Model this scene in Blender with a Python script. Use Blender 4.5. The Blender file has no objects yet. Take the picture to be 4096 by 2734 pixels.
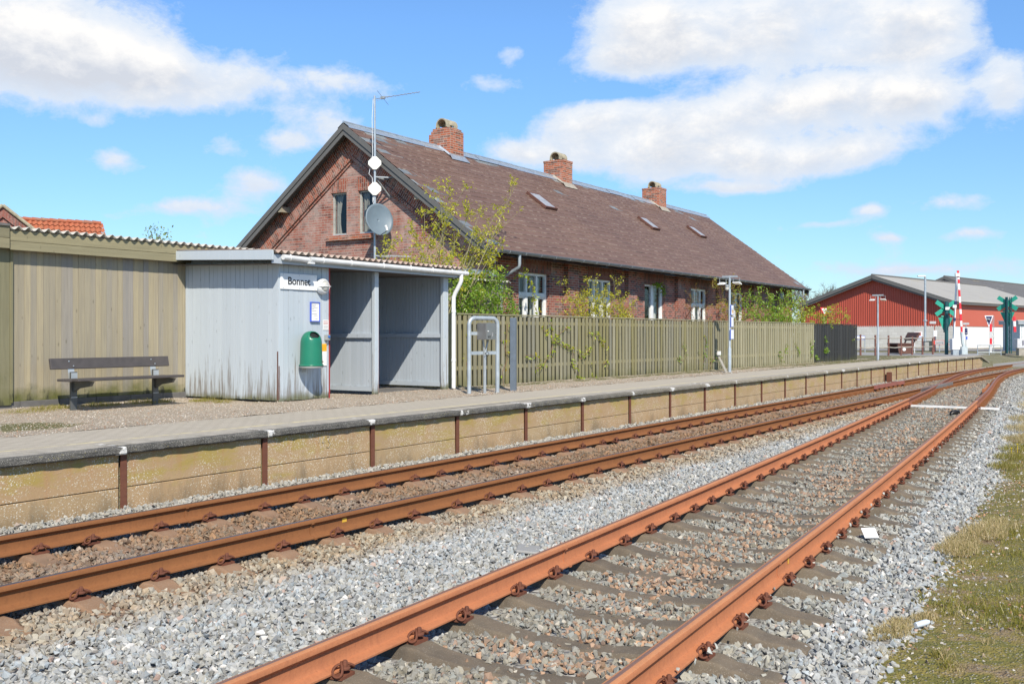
import bpy, bmesh, math, random
import numpy as np
from mathutils import Vector, Matrix, noise as mnoise
R = math.radians
SC = bpy.context.scene
COL = SC.collection
rnd = random.Random(11)
npr = np.random.RandomState(5)
V = Vector

# ---------------------------------------------------------------- node helper
class N:
    def __init__(s, name):
        s.m = bpy.data.materials.new(name); s.m.use_nodes = True
        s.nt = s.m.node_tree; s.nt.nodes.clear()
        s.o = s.nt.nodes.new('ShaderNodeOutputMaterial')
        s.b = s.nt.nodes.new('ShaderNodeBsdfPrincipled')
        s.nt.links.new(s.b.outputs[0], s.o.inputs[0])
        s._tc = None
    def nd(s, t, **kw):
        n = s.nt.nodes.new(t)
        for k, v in kw.items(): setattr(n, k, v)
        return n
    def set(s, inp, v):
        if v is None: return
        if isinstance(v, bpy.types.NodeSocket): s.nt.links.new(v, inp)
        else:
            if isinstance(v, (tuple, list)) and inp.type == 'RGBA' and len(v) == 3: v = (*v, 1)
            inp.default_value = v
    def tc(s, k='Object'):
        if s._tc is None: s._tc = s.nd('ShaderNodeTexCoord')
        return s._tc.outputs[k]
    def pos(s): return s.nd('ShaderNodeNewGeometry').outputs['Position']
    def map(s, vec, scale=(1, 1, 1), loc=(0, 0, 0), rot=(0, 0, 0)):
        n = s.nd('ShaderNodeMapping'); s.set(n.inputs[0], vec)
        n.inputs['Location'].default_value = loc; n.inputs['Rotation'].default_value = rot; n.inputs['Scale'].default_value = scale
        return n.outputs[0]
    def noise(s, scale, vec=None, detail=4, rough=.55, dist=0, out='Fac'):
        n = s.nd('ShaderNodeTexNoise'); s.set(n.inputs['Vector'], vec if vec is not None else s.pos())
        n.inputs['Scale'].default_value = scale; n.inputs['Detail'].default_value = detail
        n.inputs['Roughness'].default_value = rough; n.inputs['Distortion'].default_value = dist
        return n.outputs[out]
    def vor(s, scale, vec=None, feature='F1', out='Distance', rand=1):
        n = s.nd('ShaderNodeTexVoronoi', feature=feature); s.set(n.inputs['Vector'], vec if vec is not None else s.pos())
        n.inputs['Scale'].default_value = scale; n.inputs['Randomness'].default_value = rand
        return n.outputs[out]
    def white(s, vec=None, w=None):
        n = s.nd('ShaderNodeTexWhiteNoise', noise_dimensions='3D' if w is None else '1D')
        if w is None: s.set(n.inputs['Vector'], vec)
        else: s.set(n.inputs['W'], w)
        return n.outputs['Value']
    def brick(s, vec, c1, c2, mortar, w, h, ms=.006, bias=0, smooth=.2, off=.5, freq=2):
        n = s.nd('ShaderNodeTexBrick', offset=off, offset_frequency=freq)
        s.set(n.inputs['Vector'], vec); s.set(n.inputs['Color1'], c1); s.set(n.inputs['Color2'], c2); s.set(n.inputs['Mortar'], mortar)
        for k, v in (('Scale', 1), ('Mortar Size', ms), ('Mortar Smooth', smooth), ('Bias', bias), ('Brick Width', w), ('Row Height', h)): n.inputs[k].default_value = v
        return n.outputs['Color'], n.outputs['Fac']
    def ramp(s, fac, stops, interp='LINEAR'):
        n = s.nd('ShaderNodeValToRGB'); s.set(n.inputs[0], fac); cr = n.color_ramp; cr.interpolation = interp
        while len(cr.elements) < len(stops): cr.elements.new(.5)
        for e, (p, c) in zip(cr.elements, stops):
            e.position = p; e.color = (c, c, c, 1) if isinstance(c, (int, float)) else (*c, 1)
        return n.outputs[0]
    def mix(s, f, a, b, blend='MIX'):
        n = s.nd('ShaderNodeMix', data_type='RGBA', blend_type=blend)
        s.set(n.inputs[0], f); s.set(n.inputs[6], a); s.set(n.inputs[7], b)
        return n.outputs[2]
    def math(s, op, a, b=None, c=None, clamp=False):
        n = s.nd('ShaderNodeMath', operation=op, use_clamp=clamp)
        s.set(n.inputs[0], a); s.set(n.inputs[1], b); s.set(n.inputs[2], c)
        return n.outputs[0]
    def rng(s, v, a, b, c=0, d=1):
        n = s.nd('ShaderNodeMapRange', clamp=True); s.set(n.inputs[0], v)
        for i, x in enumerate((a, b, c, d)): s.set(n.inputs[i + 1], x)
        return n.outputs[0]
    def sep(s, vec):
        n = s.nd('ShaderNodeSeparateXYZ'); s.set(n.inputs[0], vec); return n.outputs
    def comb(s, x=0, y=0, z=0):
        n = s.nd('ShaderNodeCombineXYZ')
        for i, q in enumerate((x, y, z)): s.set(n.inputs[i], q)
        return n.outputs[0]
    def attr(s, name, out='Fac'):
        return s.nd('ShaderNodeAttribute', attribute_name=name).outputs[out]
    def orand(s): return s.nd('ShaderNodeObjectInfo').outputs['Random']
    def bump(s, h, strength=.3, dist=.01, normal=None):
        n = s.nd('ShaderNodeBump'); n.inputs['Strength'].default_value = strength; n.inputs['Distance'].default_value = dist
        s.set(n.inputs['Height'], h)
        if normal is not None: s.set(n.inputs['Normal'], normal)
        return n.outputs[0]
    def scale(s, col, f): return s.mix(1.0, col, s.comb3(f), 'MULTIPLY')
    def comb3(s, f):
        if isinstance(f, (int, float)): return (f, f, f)
        n = s.nd('ShaderNodeCombineColor')
        for i in range(3): s.set(n.inputs[i], f)
        return n.outputs[0]
    def done(s, col, rough=.7, normal=None, metal=0, spec=.5, **kw):
        s.set(s.b.inputs['Base Color'], col); s.set(s.b.inputs['Roughness'], rough); s.set(s.b.inputs['Metallic'], metal)
        s.set(s.b.inputs['Specular IOR Level'], spec)
        if normal is not None: s.set(s.b.inputs['Normal'], normal)
        for k, v in kw.items(): s.set(s.b.inputs[k.replace('_', ' ')], v)
        return s.m

# ---------------------------------------------------------------- objects
def setp(o, label=None, cat=None, group=None, kind=None):
    if label: o['label'] = label
    if cat: o['category'] = cat
    if group: o['group'] = group
    if kind: o['kind'] = kind
    return o
ORG = {}
def thing(name, label, cat, loc=(0, 0, 0), rotz=0, group=None):
    o = bpy.data.objects.new(name, None); COL.objects.link(o)
    o.location = loc; o.rotation_euler = (0, 0, rotz); o.empty_display_size = .1
    ORG[o.name] = V(loc)
    return setp(o, label, cat, group)
def dup(root, loc=None, rotz=None, label=None, group=None):
    r = root.copy(); COL.objects.link(r)
    if loc is not None: r.location = loc
    if rotz is not None: r.rotation_euler = (0, 0, rotz)
    if label: r['label'] = label
    if group: r['group'] = group
    for ch in list(root.children):
        c = ch.copy(); COL.objects.link(c); c.parent = r
        for g in list(ch.children):
            d = g.copy(); COL.objects.link(d); d.parent = c
    return r

class MB:
    def __init__(s): s.v = []; s.f = []; s.mi = []; s.uv = {}; s.tone = []; s.cur = 0; s.t = .5
    def add(s, pts, faces, m=None, uvs=None, t=None):
        b = len(s.v); s.v += [tuple(p) for p in pts]
        for k, f in enumerate(faces):
            if uvs is not None: s.uv[len(s.f)] = uvs[k]
            s.f.append([b + i for i in f]); s.mi.append(s.cur if m is None else m); s.tone.append(s.t if t is None else t)
        return s
    def poly(s, pts, m=None, uv=None, t=None): return s.add(pts, [list(range(len(pts)))], m, None if uv is None else [uv], t)
    BF = [(0, 3, 2, 1), (4, 5, 6, 7), (0, 1, 5, 4), (1, 2, 6, 5), (2, 3, 7, 6), (3, 0, 4, 7)]
    def box(s, x0, x1, y0, y1, z0, z1, m=None, t=None):
        return s.add([(x0, y0, z0), (x1, y0, z0), (x1, y1, z0), (x0, y1, z0), (x0, y0, z1), (x1, y0, z1), (x1, y1, z1), (x0, y1, z1)], s.BF, m, None, t)
    def obox(s, c, a, b, d, m=None, t=None):
        c, a, b, d = V(c), V(a), V(b), V(d)
        return s.add([c - a - b - d, c + a - b - d, c + a + b - d, c - a + b - d, c - a - b + d, c + a - b + d, c + a + b + d, c - a + b + d], s.BF, m, None, t)
    def beam(s, p, q, w, h, up=(0, 0, 1), m=None, t=None):
        p, q = V(p), V(q); d = (q - p); a = d / 2; dn = d.normalized(); up = V(up)
        if abs(dn.dot(up)) > .99: up = V((1, 0, 0))
        sd = dn.cross(up).normalized(); u2 = sd.cross(dn).normalized()
        return s.obox((p + q) / 2, a, sd * w / 2, u2 * h / 2, m, t)
    def prism(s, poly, axis, a, b, m=None, t=None):
        f = {'x': lambda p, c: (c, p[0], p[1]), 'y': lambda p, c: (p[0], c, p[1]), 'z': lambda p, c: (p[0], p[1], c)}[axis]
        n = len(poly)
        return s.add([f(p, a) for p in poly] + [f(p, b) for p in poly],
              [list(range(n))[::-1], list(range(n, 2 * n))] + [(i, (i + 1) % n, n + (i + 1) % n, n + i) for i in range(n)], m, None, t)
    def tube(s, pts, r, n=8, caps=True, m=None, t=None, closed=False):
        pts = [V(p) for p in pts]; k = len(pts); rs = r if isinstance(r, (list, tuple)) else [r] * k
        b = len(s.v); prev = None; vs = []
        for i, p in enumerate(pts):
            d = (pts[min(i + 1, k - 1)] - pts[max(i - 1, 0)])
            if closed: d = pts[(i + 1) % k] - pts[i - 1]
            d = d.normalized() if d.length > 1e-9 else V((0, 0, 1))
            if prev is None:
                a = V((0, 0, 1)) if abs(d.z) < .9 else V((1, 0, 0)); prev = d.cross(a).normalized()
            sd = (prev - d * prev.dot(d))
            sd = sd.normalized() if sd.length > 1e-6 else d.orthogonal().normalized()
            prev = sd; up = d.cross(sd)
            for j in range(n):
                an = 2 * math.pi * j / n
                vs.append(p + (sd * math.cos(an) + up * math.sin(an)) * rs[i])
        fs = []
        for i in range(k if closed else k - 1):
            i2 = (i + 1) % k
            for j in range(n): fs.append((i * n + j, i * n + (j + 1) % n, i2 * n + (j + 1) % n, i2 * n + j))
        if caps and not closed: fs += [list(range(n))[::-1], list(range((k - 1) * n, k * n))]
        return s.add(vs, fs, m, None, t)
    def lathe(s, prof, c=(0, 0, 0), n=20, m=None, axis='z', t=None, arc=None):
        vs = []; c = V(c); full = arc is None; a0, a1 = (0, 2 * math.pi) if full else arc; cnt = n if full else n + 1
        for (r, z) in prof:
            for j in range(cnt):
                an = a0 + (a1 - a0) * j / n; x, y = r * math.cos(an), r * math.sin(an)
                q = {'z': (x, y, z), 'y': (x, z, y), 'x': (z, x, y)}[axis]
                vs.append(c + V(q))
        fs = []
        for i in range(len(prof) - 1):
            for j in range(n):
                j2 = (j + 1) % cnt
                fs.append((i * cnt + j, i * cnt + j2, (i + 1) * cnt + j2, (i + 1) * cnt + j))
        return s.add(vs, fs, m, None, t)
    def grid(s, fn, nu, nv, m=None, t=None):
        vs = [fn(i / nu, j / nv) for j in range(nv + 1) for i in range(nu + 1)]
        return s.add(vs, [(j * (nu + 1) + i, j * (nu + 1) + i + 1, (j + 1) * (nu + 1) + i + 1, (j + 1) * (nu + 1) + i) for j in range(nv) for i in range(nu)], m, None, t)
    def build(s, name, mats, parent=None, smooth=None, bevel=0, local=False, recalc=True, base=None, solid=0):
        me = bpy.data.meshes.new(name)
        vs = np.array(s.v, dtype=np.float64)
        if local or len(vs) == 0: o_ = V((0, 0, 0))
        elif parent is not None: o_ = ORG[parent.name]
        elif base is not None: o_ = V(base)
        else:
            lo, hi = vs.min(0), vs.max(0); o_ = V(((lo[0] + hi[0]) / 2, (lo[1] + hi[1]) / 2, lo[2]))
        me.from_pydata([(x - o_.x, y - o_.y, z - o_.z) for x, y, z in s.v], [], s.f)
        for m in (mats if isinstance(mats, (list, tuple)) else [mats]): me.materials.append(m)
        me.polygons.foreach_set('material_index', s.mi)
        at = me.attributes.new('tone', 'FLOAT', 'FACE'); at.data.foreach_set('value', s.tone)
        uvl = me.uv_layers.new(name='UVMap'); buf = np.zeros(len(me.loops) * 2, dtype=np.float32)
        li = 0
        for k, f in enumerate(s.f):
            if k in s.uv:
                for j, q in enumerate(s.uv[k]): buf[(li + j) * 2] = q[0]; buf[(li + j) * 2 + 1] = q[1]
            else:
                p = [s.v[i] for i in f]
                e1 = (p[1][0] - p[0][0], p[1][1] - p[0][1], p[1][2] - p[0][2]); e2 = (p[2][0] - p[0][0], p[2][1] - p[0][1], p[2][2] - p[0][2])
                nx, ny, nz = abs(e1[1] * e2[2] - e1[2] * e2[1]), abs(e1[2] * e2[0] - e1[0] * e2[2]), abs(e1[0] * e2[1] - e1[1] * e2[0])
                a, b = (0, 1) if nz > nx and nz > ny else ((1, 2) if nx > ny else (0, 2))
                for j, q in enumerate(p): buf[(li + j) * 2] = q[a]; buf[(li + j) * 2 + 1] = q[b]
            li += len(f)
        uvl.data.foreach_set('uv', buf)
        if recalc:
            bm = bmesh.new(); bm.from_mesh(me); bmesh.ops.recalc_face_normals(bm, faces=bm.faces); bm.to_mesh(me); bm.free()
        if smooth is not None:
            me.shade_smooth()
            if smooth < 179: me.set_sharp_from_angle(angle=R(smooth))
        me.update()
        o = bpy.data.objects.new(name, me); COL.objects.link(o)
        if parent is not None: o.parent = parent; ORG[o.name] = o_
        else: o.location = o_; ORG[o.name] = o_
        if bevel:
            md = o.modifiers.new('bevel', 'BEVEL'); md.width = bevel; md.segments = 2; md.limit_method = 'ANGLE'; md.angle_limit = R(40)
        if solid:
            md = o.modifiers.new('solid', 'SOLIDIFY'); md.thickness = solid
        return o

def text_mesh(name, txt, size, mat, parent, loc, rot, ext=.001, align='CENTER', bold=0, sx=1):
    cu = bpy.data.curves.new(name, 'FONT'); cu.body = txt; cu.size = size; cu.extrude = ext; cu.offset = bold
    cu.align_x = align; cu.align_y = 'CENTER'
    ob = bpy.data.objects.new('t', cu); COL.objects.link(ob)
    dg = bpy.context.evaluated_depsgraph_get()
    me = bpy.data.meshes.new_from_object(ob.evaluated_get(dg)); me.name = name
    bpy.data.objects.remove(ob)
    M = Matrix.Translation(V(loc) - (ORG[parent.name] if parent else V((0, 0, 0)))) @ rot.to_4x4() @ Matrix.Diagonal((sx, 1, 1, 1))
    me.transform(M); me.materials.clear(); me.materials.append(mat)
    o = bpy.data.objects.new(name, me); COL.objects.link(o)
    if parent: o.parent = parent; ORG[o.name] = ORG[parent.name]
    return o
ROT_S = Matrix(((1, 0, 0), (0, 0, -1), (0, 1, 0)))      # text readable on a face that looks towards -y
def rot_face(nx, ny):                                    # text readable on an upright face with outward normal (nx, ny)
    l = math.hypot(nx, ny); nx /= l; ny /= l
    return Matrix(((-ny, 0, nx), (nx, 0, ny), (0, 1, 0)))

def lerp(a, b, t): return a + (b - a) * t
def smooth(a, b, x):
    t = max(0, min(1, (x - a) / (b - a))); return t * t * (3 - 2 * t)
# ---------------------------------------------------------------- materials
M = {}
def plain(name, col, rough=.6, metal=0, var=.12, sc=6, bump=0, spec=.5):
    n = N(name); f = n.noise(sc, detail=6)
    c = n.mix(n.rng(f, .3, .7), tuple(x * (1 - var) for x in col), tuple(min(1, x * (1 + var)) for x in col))
    nr = n.bump(n.noise(sc * 12, detail=4), bump, .004) if bump else None
    M[name] = n.done(c, n.rng(f, .2, .8, rough - .08, rough + .08), nr, metal, spec); return M[name]

def mk_brick(name, c1, c2, c3, mortar, eff=.0, soot=.0, w=.24, h=.0667):
    n = N(name); uv = n.tc('UV')
    wob = n.noise(22, uv, 2, out='Color')
    vec = n.mix(.003, uv, wob, 'ADD')
    col, fac = n.brick(vec, c1, c2, mortar, w, h, .0068, 0, .15)
    big = n.noise(1.3, detail=6, rough=.65)
    # a few odd bricks, chosen brick by brick
    sx, sy, _ = n.sep(uv)
    row = n.math('FLOOR', n.math('DIVIDE', sy, h))
    odd = n.math('MULTIPLY', n.math('MODULO', n.math('ABSOLUTE', row), 2), .5)
    colm = n.math('FLOOR', n.math('ADD', n.math('DIVIDE', sx, w), odd))
    rv = n.white(n.comb(colm, row, 0))
    bc = n.mix(n.rng(rv, .70, .74), col, c3)
    bc = n.mix(n.rng(rv, .0, 1, 0, .35), bc, n.mix(1, bc, (.62, .6, .6), 'MULTIPLY'))
    bc = n.mix(n.rng(n.noise(60, detail=3), .35, .75, 0, .15), bc, tuple(x * .55 for x in c1))
    if eff:
        m = n.rng(n.math('ADD', n.noise(2.1, detail=8, rough=.7), n.math('MULTIPLY', n.noise(38, detail=3), .35)), .72 - eff, .98 - eff * .6)
        bc = n.mix(n.math('MULTIPLY', m, .62), bc, (.56, .46, .41))
    if soot:
        bc = n.mix(n.rng(big, .4, .75, 0, soot), bc, (.05, .035, .03))
    c = n.mix(fac, bc, n.mix(n.rng(big, .35, .7), mortar, tuple(x * .6 for x in mortar)))
    hgt = n.math('SUBTRACT', n.math('MULTIPLY', n.noise(90, detail=3), .25), fac)
    M[name] = n.done(c, .85, n.bump(hgt, .7, .006)); return M[name]
mk_brick('gable_brick', (.37, .10, .058), (.29, .075, .046), (.19, .058, .042), (.48, .40, .33), eff=.18)
mk_brick('rake_brick', (.38, .10, .052), (.31, .08, .046), (.17, .055, .04), (.50, .41, .33), eff=.06)
mk_brick('front_brick', (.37, .105, .068), (.28, .08, .055), (.13, .06, .052), (.44, .37, .31), eff=.04, soot=.08)
mk_brick('chimney_brick', (.48, .13, .055), (.40, .105, .05), (.20, .08, .055), (.50, .43, .35), soot=.18, eff=.05)
mk_brick('soldier_brick', (.27, .082, .055), (.2, .062, .045), (.12, .05, .04), (.30, .25, .21), eff=.02, w=.24, h=.075)
mk_brick('old_house_brick', (.30, .085, .06), (.24, .07, .05), (.18, .06, .05), (.33, .27, .24), eff=.05)
mk_brick('walled_brick', (.20, .095, .06), (.16, .08, .05), (.10, .06, .04), (.36, .31, .26), soot=.2)

def mk_slate():
    n = N('roof_slate'); uv = n.tc('UV'); sx, sy, _ = n.sep(uv)
    h, w = .262, .42
    row = n.math('FLOOR', n.math('DIVIDE', sy, h)); odd = n.math('MULTIPLY', n.math('MODULO', n.math('ABSOLUTE', row), 2), .5)
    cx = n.math('ADD', n.math('DIVIDE', sx, w), odd); cm = n.math('FLOOR', cx); fx = n.math('FRACT', cx)
    fy = n.math('FRACT', n.math('DIVIDE', sy, h))
    rv = n.white(n.comb(cm, row, 3)); rv2 = n.white(n.comb(cm, row, 8))
    base = n.mix(rv, (.163, .098, .071), (.186, .112, .083))
    big = n.noise(.5, detail=5, rough=.6)
    base = n.mix(n.rng(big, .35, .7), base, (.138, .082, .064))
    # replaced slates: thicker near the ridge and the rake
    prob = n.math('ADD', n.rng(n.noise(.55, n.comb(cm, row, 0), 2), .55, .72, 0, .06), n.rng(sy, 5.35, 5.85, 0, .30))
    prob = n.math('ADD', prob, n.rng(sx, 20.5, 19.6, 0, .22))
    rep = n.math('LESS_THAN', rv2, prob)
    base = n.mix(rep, base, n.mix(rv, (.17, .19, .20), (.25, .27, .27)))
    lich = n.math('MULTIPLY', n.rng(fy, .20, .03), n.rng(n.math('ADD', n.noise(5, detail=6, rough=.75), n.math('MULTIPLY', n.rng(n.math('ABSOLUTE', n.math('SUBTRACT', fx, .5)), .25, .5), .16)), .52, .66))
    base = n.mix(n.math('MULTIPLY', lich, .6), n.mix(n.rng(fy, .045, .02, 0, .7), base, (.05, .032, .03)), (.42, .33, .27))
    base = n.mix(n.rng(n.noise(17, detail=4), .66, .74, 0, .12), base, (.33, .28, .22))
    gap = n.math('MULTIPLY', n.rng(n.math('ABSOLUTE', n.math('SUBTRACT', fx, .5)), .488, .495), .75)
    base = n.mix(gap, base, (.03, .02, .02))
    M['roof_slate'] = n.done(base, n.rng(rep, 0, 1, .62, .4), n.bump(n.math('ADD', n.noise(35, detail=5), n.math('MULTIPLY', rv, .6)), .25, .006))
mk_slate()

def mk_wood(name, ca, cb, cc, green=0, zlo=.5, zhi=1.0, paint=False, wear=.0, knots=True, vaxis=2):
    n = N(name); t = n.attr('tone'); p = n.pos(); x, y, z = n.sep(p)
    g = n.noise(1, n.map(p, (34, 34, 34 * .045) if vaxis == 2 else (1.6, 34, 34)), 6, .65, .6)
    g2 = n.noise(1, n.map(p, (9, 9, .5) if vaxis == 2 else (.5, 9, 9)), 4, .6)
    c = n.mix(n.rng(t, .1, .9), ca, cb)
    c = n.mix(n.rng(n.math('FRACT', n.math('MULTIPLY', t, 7.31)), .55, .95, 0, .8), c, cc)
    c = n.mix(n.rng(g, .35, .72, 0, .42 if not paint else .10), c, tuple(v * .5 for v in cc))
    c = n.mix(n.rng(g2, .4, .7, 0, .35 if not paint else .15), c, tuple(v * .72 for v in ca))
    if knots:
        ph = n.math('MULTIPLY', t, 91.7)
        kv = n.vor(1, n.map(n.comb(n.math('ADD', x, ph), n.math('ADD', y, ph), z), (8, 8, 3.4)))
        c = n.mix(n.rng(kv, .14, .05, 0, .6), c, tuple(v * (.35 if not paint else .55) for v in ca))
    nz = n.noise(1, n.map(p, (22, 22, 1.2)), 5, .7)
    if wear:
        low = n.rng(z, 1.75, zlo - .1, 0, 1)
        wv = n.math('ADD', nz, n.math('MULTIPLY', low, wear))
        c = n.mix(n.rng(wv, .77, .90, 0, .75), c, (.17, .14, .11))
        c = n.mix(n.rng(n.noise(1, n.map(p, (60, 60, 9)), 4, .7), .66, .74, 0, .4), c, (.22, .21, .19))
    if green:
        low = n.rng(z, zhi, zlo, 0, 1)
        gm = n.math('ADD', n.math('MULTIPLY', low, .62), n.math('MULTIPLY', n.noise(2.3, detail=6, rough=.65), .75))
        c = n.mix(n.rng(gm, .70, .98, 0, green), c, (.10, .105, .022))
        c = n.mix(n.rng(n.math('ADD', n.math('MULTIPLY', low, .5), n.noise(3.5, n.map(p, (3, 3, 1)), 5)), .98, 1.08, 0, green * .9), c, (.035, .035, .022))
    M[name] = n.done(c, .8 if not paint else .55, n.bump(g, .35 if not paint else .12, .004)); return M[name]
mk_wood('shed_wood', (.405, .345, .225), (.335, .295, .21), (.285, .27, .255), green=.95, zlo=.55, zhi=1.15)
mk_wood('shed_green_wood', (.25, .225, .12), (.22, .20, .11), (.2, .19, .12), green=.75, zlo=.5, zhi=1.6)
mk_wood('fascia_wood', (.33, .29, .17), (.27, .245, .15), (.20, .18, .11), vaxis=0, knots=True)
mk_wood('pale_blue_paint', (.49, .545, .59), (.46, .515, .56), (.52, .575, .615), green=.75, zlo=.5, zhi=.72, paint=True, wear=.40)
mk_wood('grey_blue_paint', (.42, .475, .53), (.40, .45, .505), (.44, .49, .55), green=.3, zlo=.5, zhi=.6, paint=True, wear=.10)
mk_wood('fence_wood', (.265, .235, .105), (.32, .295, .20), (.25, .24, .19), green=.55, zlo=.4, zhi=.95)
mk_wood('newer_fence_wood', (.36, .33, .20), (.42, .385, .26), (.28, .255, .155), green=.5, zlo=.4, zhi=.8)
mk_wood('black_fence_wood', (.032, .034, .036), (.043, .045, .046), (.05, .05, .045), green=.45, zlo=.4, zhi=1.0)
mk_wood('weathered_grey_wood', (.135, .135, .132), (.11, .11, .11), (.19, .185, .175), vaxis=0, knots=False)
mk_wood('pale_rail_wood', (.42, .39, .33), (.38, .36, .31), (.34, .31, .27), vaxis=0, knots=False)
mk_wood('turnout_timber', (.24, .19, .15), (.29, .24, .20), (.17, .13, .10), vaxis=0, knots=False)
mk_wood('timber_sleeper', (.15, .10, .07), (.20, .155, .12), (.11, .075, .055), vaxis=0, knots=False)

def mk_rust(name, ca, cb, cc, rough=.85):
    n = N(name); f = n.noise(2.2, n.map(n.pos(), (1, 1, 5)), 9, .7); g = n.noise(70, detail=4); st = n.noise(1, n.map(n.pos(), (26, 26, 1.5)), 4, .6)
    c = n.mix(n.rng(f, .3, .7), ca, cb); c = n.mix(n.rng(st, .5, .8, 0, .4), c, cc); c = n.mix(n.rng(g, .5, .8, 0, .45), c, cc)
    M[name] = n.done(c, rough, n.bump(g, .35, .003), 0, .12)
mk_rust('siding_rust', (.49, .195, .092), (.39, .155, .076), (.27, .105, .06))
mk_rust('siding_rust_top', (.56, .25, .115), (.46, .20, .095), (.32, .16, .10), .6)
mk_rust('main_rust', (.275, .118, .048), (.225, .095, .041), (.15, .065, .032))
mk_rust('turnout_rust', (.30, .125, .075), (.24, .10, .062), (.16, .07, .05))
mk_rust('dark_rust', (.13, .055, .038), (.19, .075, .045), (.08, .035, .028))
mk_rust('post_rust', (.145, .062, .043), (.19, .08, .05), (.09, .04, .03))
n = N('polished_rail'); f = n.noise(4, n.map(n.pos(), (.6, 30, 1)), 4)
M['polished_rail'] = n.done(n.mix(f, (.28, .27, .29), (.17, .15, .16)), .34, None, .85)
n = N('dull_rail_top'); f = n.noise(4, n.map(n.pos(), (.6, 30, 1)), 5)
M['dull_rail_top'] = n.done(n.mix(n.rng(f, .4, .6), (.24, .15, .12), (.32, .16, .10)), .5, None, .3)

def mk_stone():
    n = N('ballast_stone'); c = n.attr('col', 'Color'); p = n.pos()
    f = n.noise(45, n.map(p, (1, 1.8, 2.6)), 6, .7); g = n.noise(190, detail=3)
    c = n.mix(n.rng(f, .35, .7, 0, .45), c, n.mix(1, c, (.55, .56, .58), 'MULTIPLY'))
    c = n.mix(n.rng(f, .62, .75, 0, .35), c, (.62, .62, .6))
    M['ballast_stone'] = n.done(c, .8, n.bump(n.math('ADD', f, n.math('MULTIPLY', g, .3)), .5, .004))
mk_stone()
def mk_sleeper(name, a, b, stain):
    n = N(name); p = n.pos(); f = n.noise(6, detail=7, rough=.65); g = n.vor(90)
    c = n.mix(n.rng(f, .3, .7), a, b); c = n.mix(n.rng(g, .28, .12, 0, .5), c, (.36, .33, .28))
    c = n.mix(n.rng(n.noise(2.4, detail=5), .5, .72, 0, .6), c, stain)
    M[name] = n.done(c, .88, n.bump(n.math('ADD', f, n.noise(120, detail=3)), .5, .006))
mk_sleeper('siding_concrete', (.185, .145, .10), (.115, .095, .07), (.06, .05, .04))
mk_sleeper('main_concrete', (.285, .175, .105), (.23, .14, .085), (.17, .115, .08))
def mk_panel():
    n = N('platform_concrete'); p = n.pos(); x, y, z = n.sep(p); r = n.orand()
    f = n.noise(1.6, detail=7, rough=.65); streak = n.noise(1, n.map(p, (7, 7, .5)), 6, .6)
    c = n.mix(n.rng(f, .3, .7), (.42, .30, .165), (.34, .235, .125))
    c = n.mix(n.rng(r, 0, 1, 0, .6), c, (.42, .265, .14))
    ly = n.math('ADD', n.noise(2.2, n.map(p, (1, 1, 3)), 7, .7), n.math('MULTIPLY', n.rng(z, .0, .30), .12))
    c = n.mix(n.rng(ly, .56, .70, 0, .75), c, (.36, .27, .06))
    c = n.mix(n.rng(n.math('ADD', streak, n.rng(z, .0, .4, 0, .15)), .62, .78, 0, .5), c, (.40, .21, .10))
    dp = n.mix(.03, p, n.noise(30, detail=2, out='Color'), 'ADD'); sp = n.math('MINIMUM', n.vor(40, dp), n.math('MULTIPLY', n.vor(85, dp), 1.15)); spm = n.math('MULTIPLY', n.rng(sp, .34, .20), n.rng(n.noise(1.9, detail=4), .36, .54))
    c = n.mix(n.math('MULTIPLY', spm, .9), c, (.66, .60, .48))
    dk = n.rng(n.math('ADD', n.noise(1.2, n.map(p, (2.5, 2.5, .8)), 6, .7), n.rng(z, .15, -.15, 0, .22)), .62, .84, 0, .55)
    c = n.mix(dk, c, (.10, .088, .06))
    M['platform_concrete'] = n.done(c, .9, n.bump(n.math('ADD', f, n.math('MULTIPLY', n.rng(sp, .3, .1), .5)), .5, .008))
mk_panel()
def mk_coping():
    n = N('coping_concrete'); o = n.tc('Object'); x, y, z = n.sep(o); r = n.orand(); p = n.pos(); wx = n.sep(p)[0]
    f = n.noise(5, detail=7, rough=.7); sp = n.vor(110); sp2 = n.vor(38)
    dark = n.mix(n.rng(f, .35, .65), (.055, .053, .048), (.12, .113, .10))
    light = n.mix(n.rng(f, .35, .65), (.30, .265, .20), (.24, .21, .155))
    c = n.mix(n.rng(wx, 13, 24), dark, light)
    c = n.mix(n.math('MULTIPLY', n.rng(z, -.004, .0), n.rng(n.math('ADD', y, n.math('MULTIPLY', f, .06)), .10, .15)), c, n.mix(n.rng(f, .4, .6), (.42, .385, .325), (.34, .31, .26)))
    c = n.mix(n.rng(sp, .30, .16, 0, .85), c, (.60, .58, .53))
    c = n.mix(n.math('MULTIPLY', n.rng(sp2, .25, .1), n.rng(n.noise(1.5), .5, .6)), c, (.36, .30, .08))
    pr = n.comb(n.math('MULTIPLY', r, 37), n.math('MULTIPLY', r, 91), 0); ov = n.nd('ShaderNodeVectorMath', operation='ADD'); n.set(ov.inputs[0], o); n.set(ov.inputs[1], pr)
    d = n.math('MINIMUM', n.math('ABSOLUTE', n.math('SUBTRACT', x, .03)), n.math('ABSOLUTE', n.math('SUBTRACT', 1.76, x)))
    wm = n.math('ADD', n.math('MULTIPLY', n.rng(d, .30, .0, 0, .37), n.rng(n.math('FRACT', n.math('MULTIPLY', r, 7.7)), .0, .75, .35, 1)), n.noise(11, ov.outputs[0], detail=7, rough=.75))
    c = n.mix(n.rng(n.math('ADD', wm, n.math('MULTIPLY', n.rng(y, .10, .03), .05)), .84, .88), c, (.66, .65, .62))
    M['coping_concrete'] = n.done(c, .9, n.bump(n.math('ADD', f, n.math('MULTIPLY', sp, .8)), .6, .008))
mk_coping()
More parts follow.
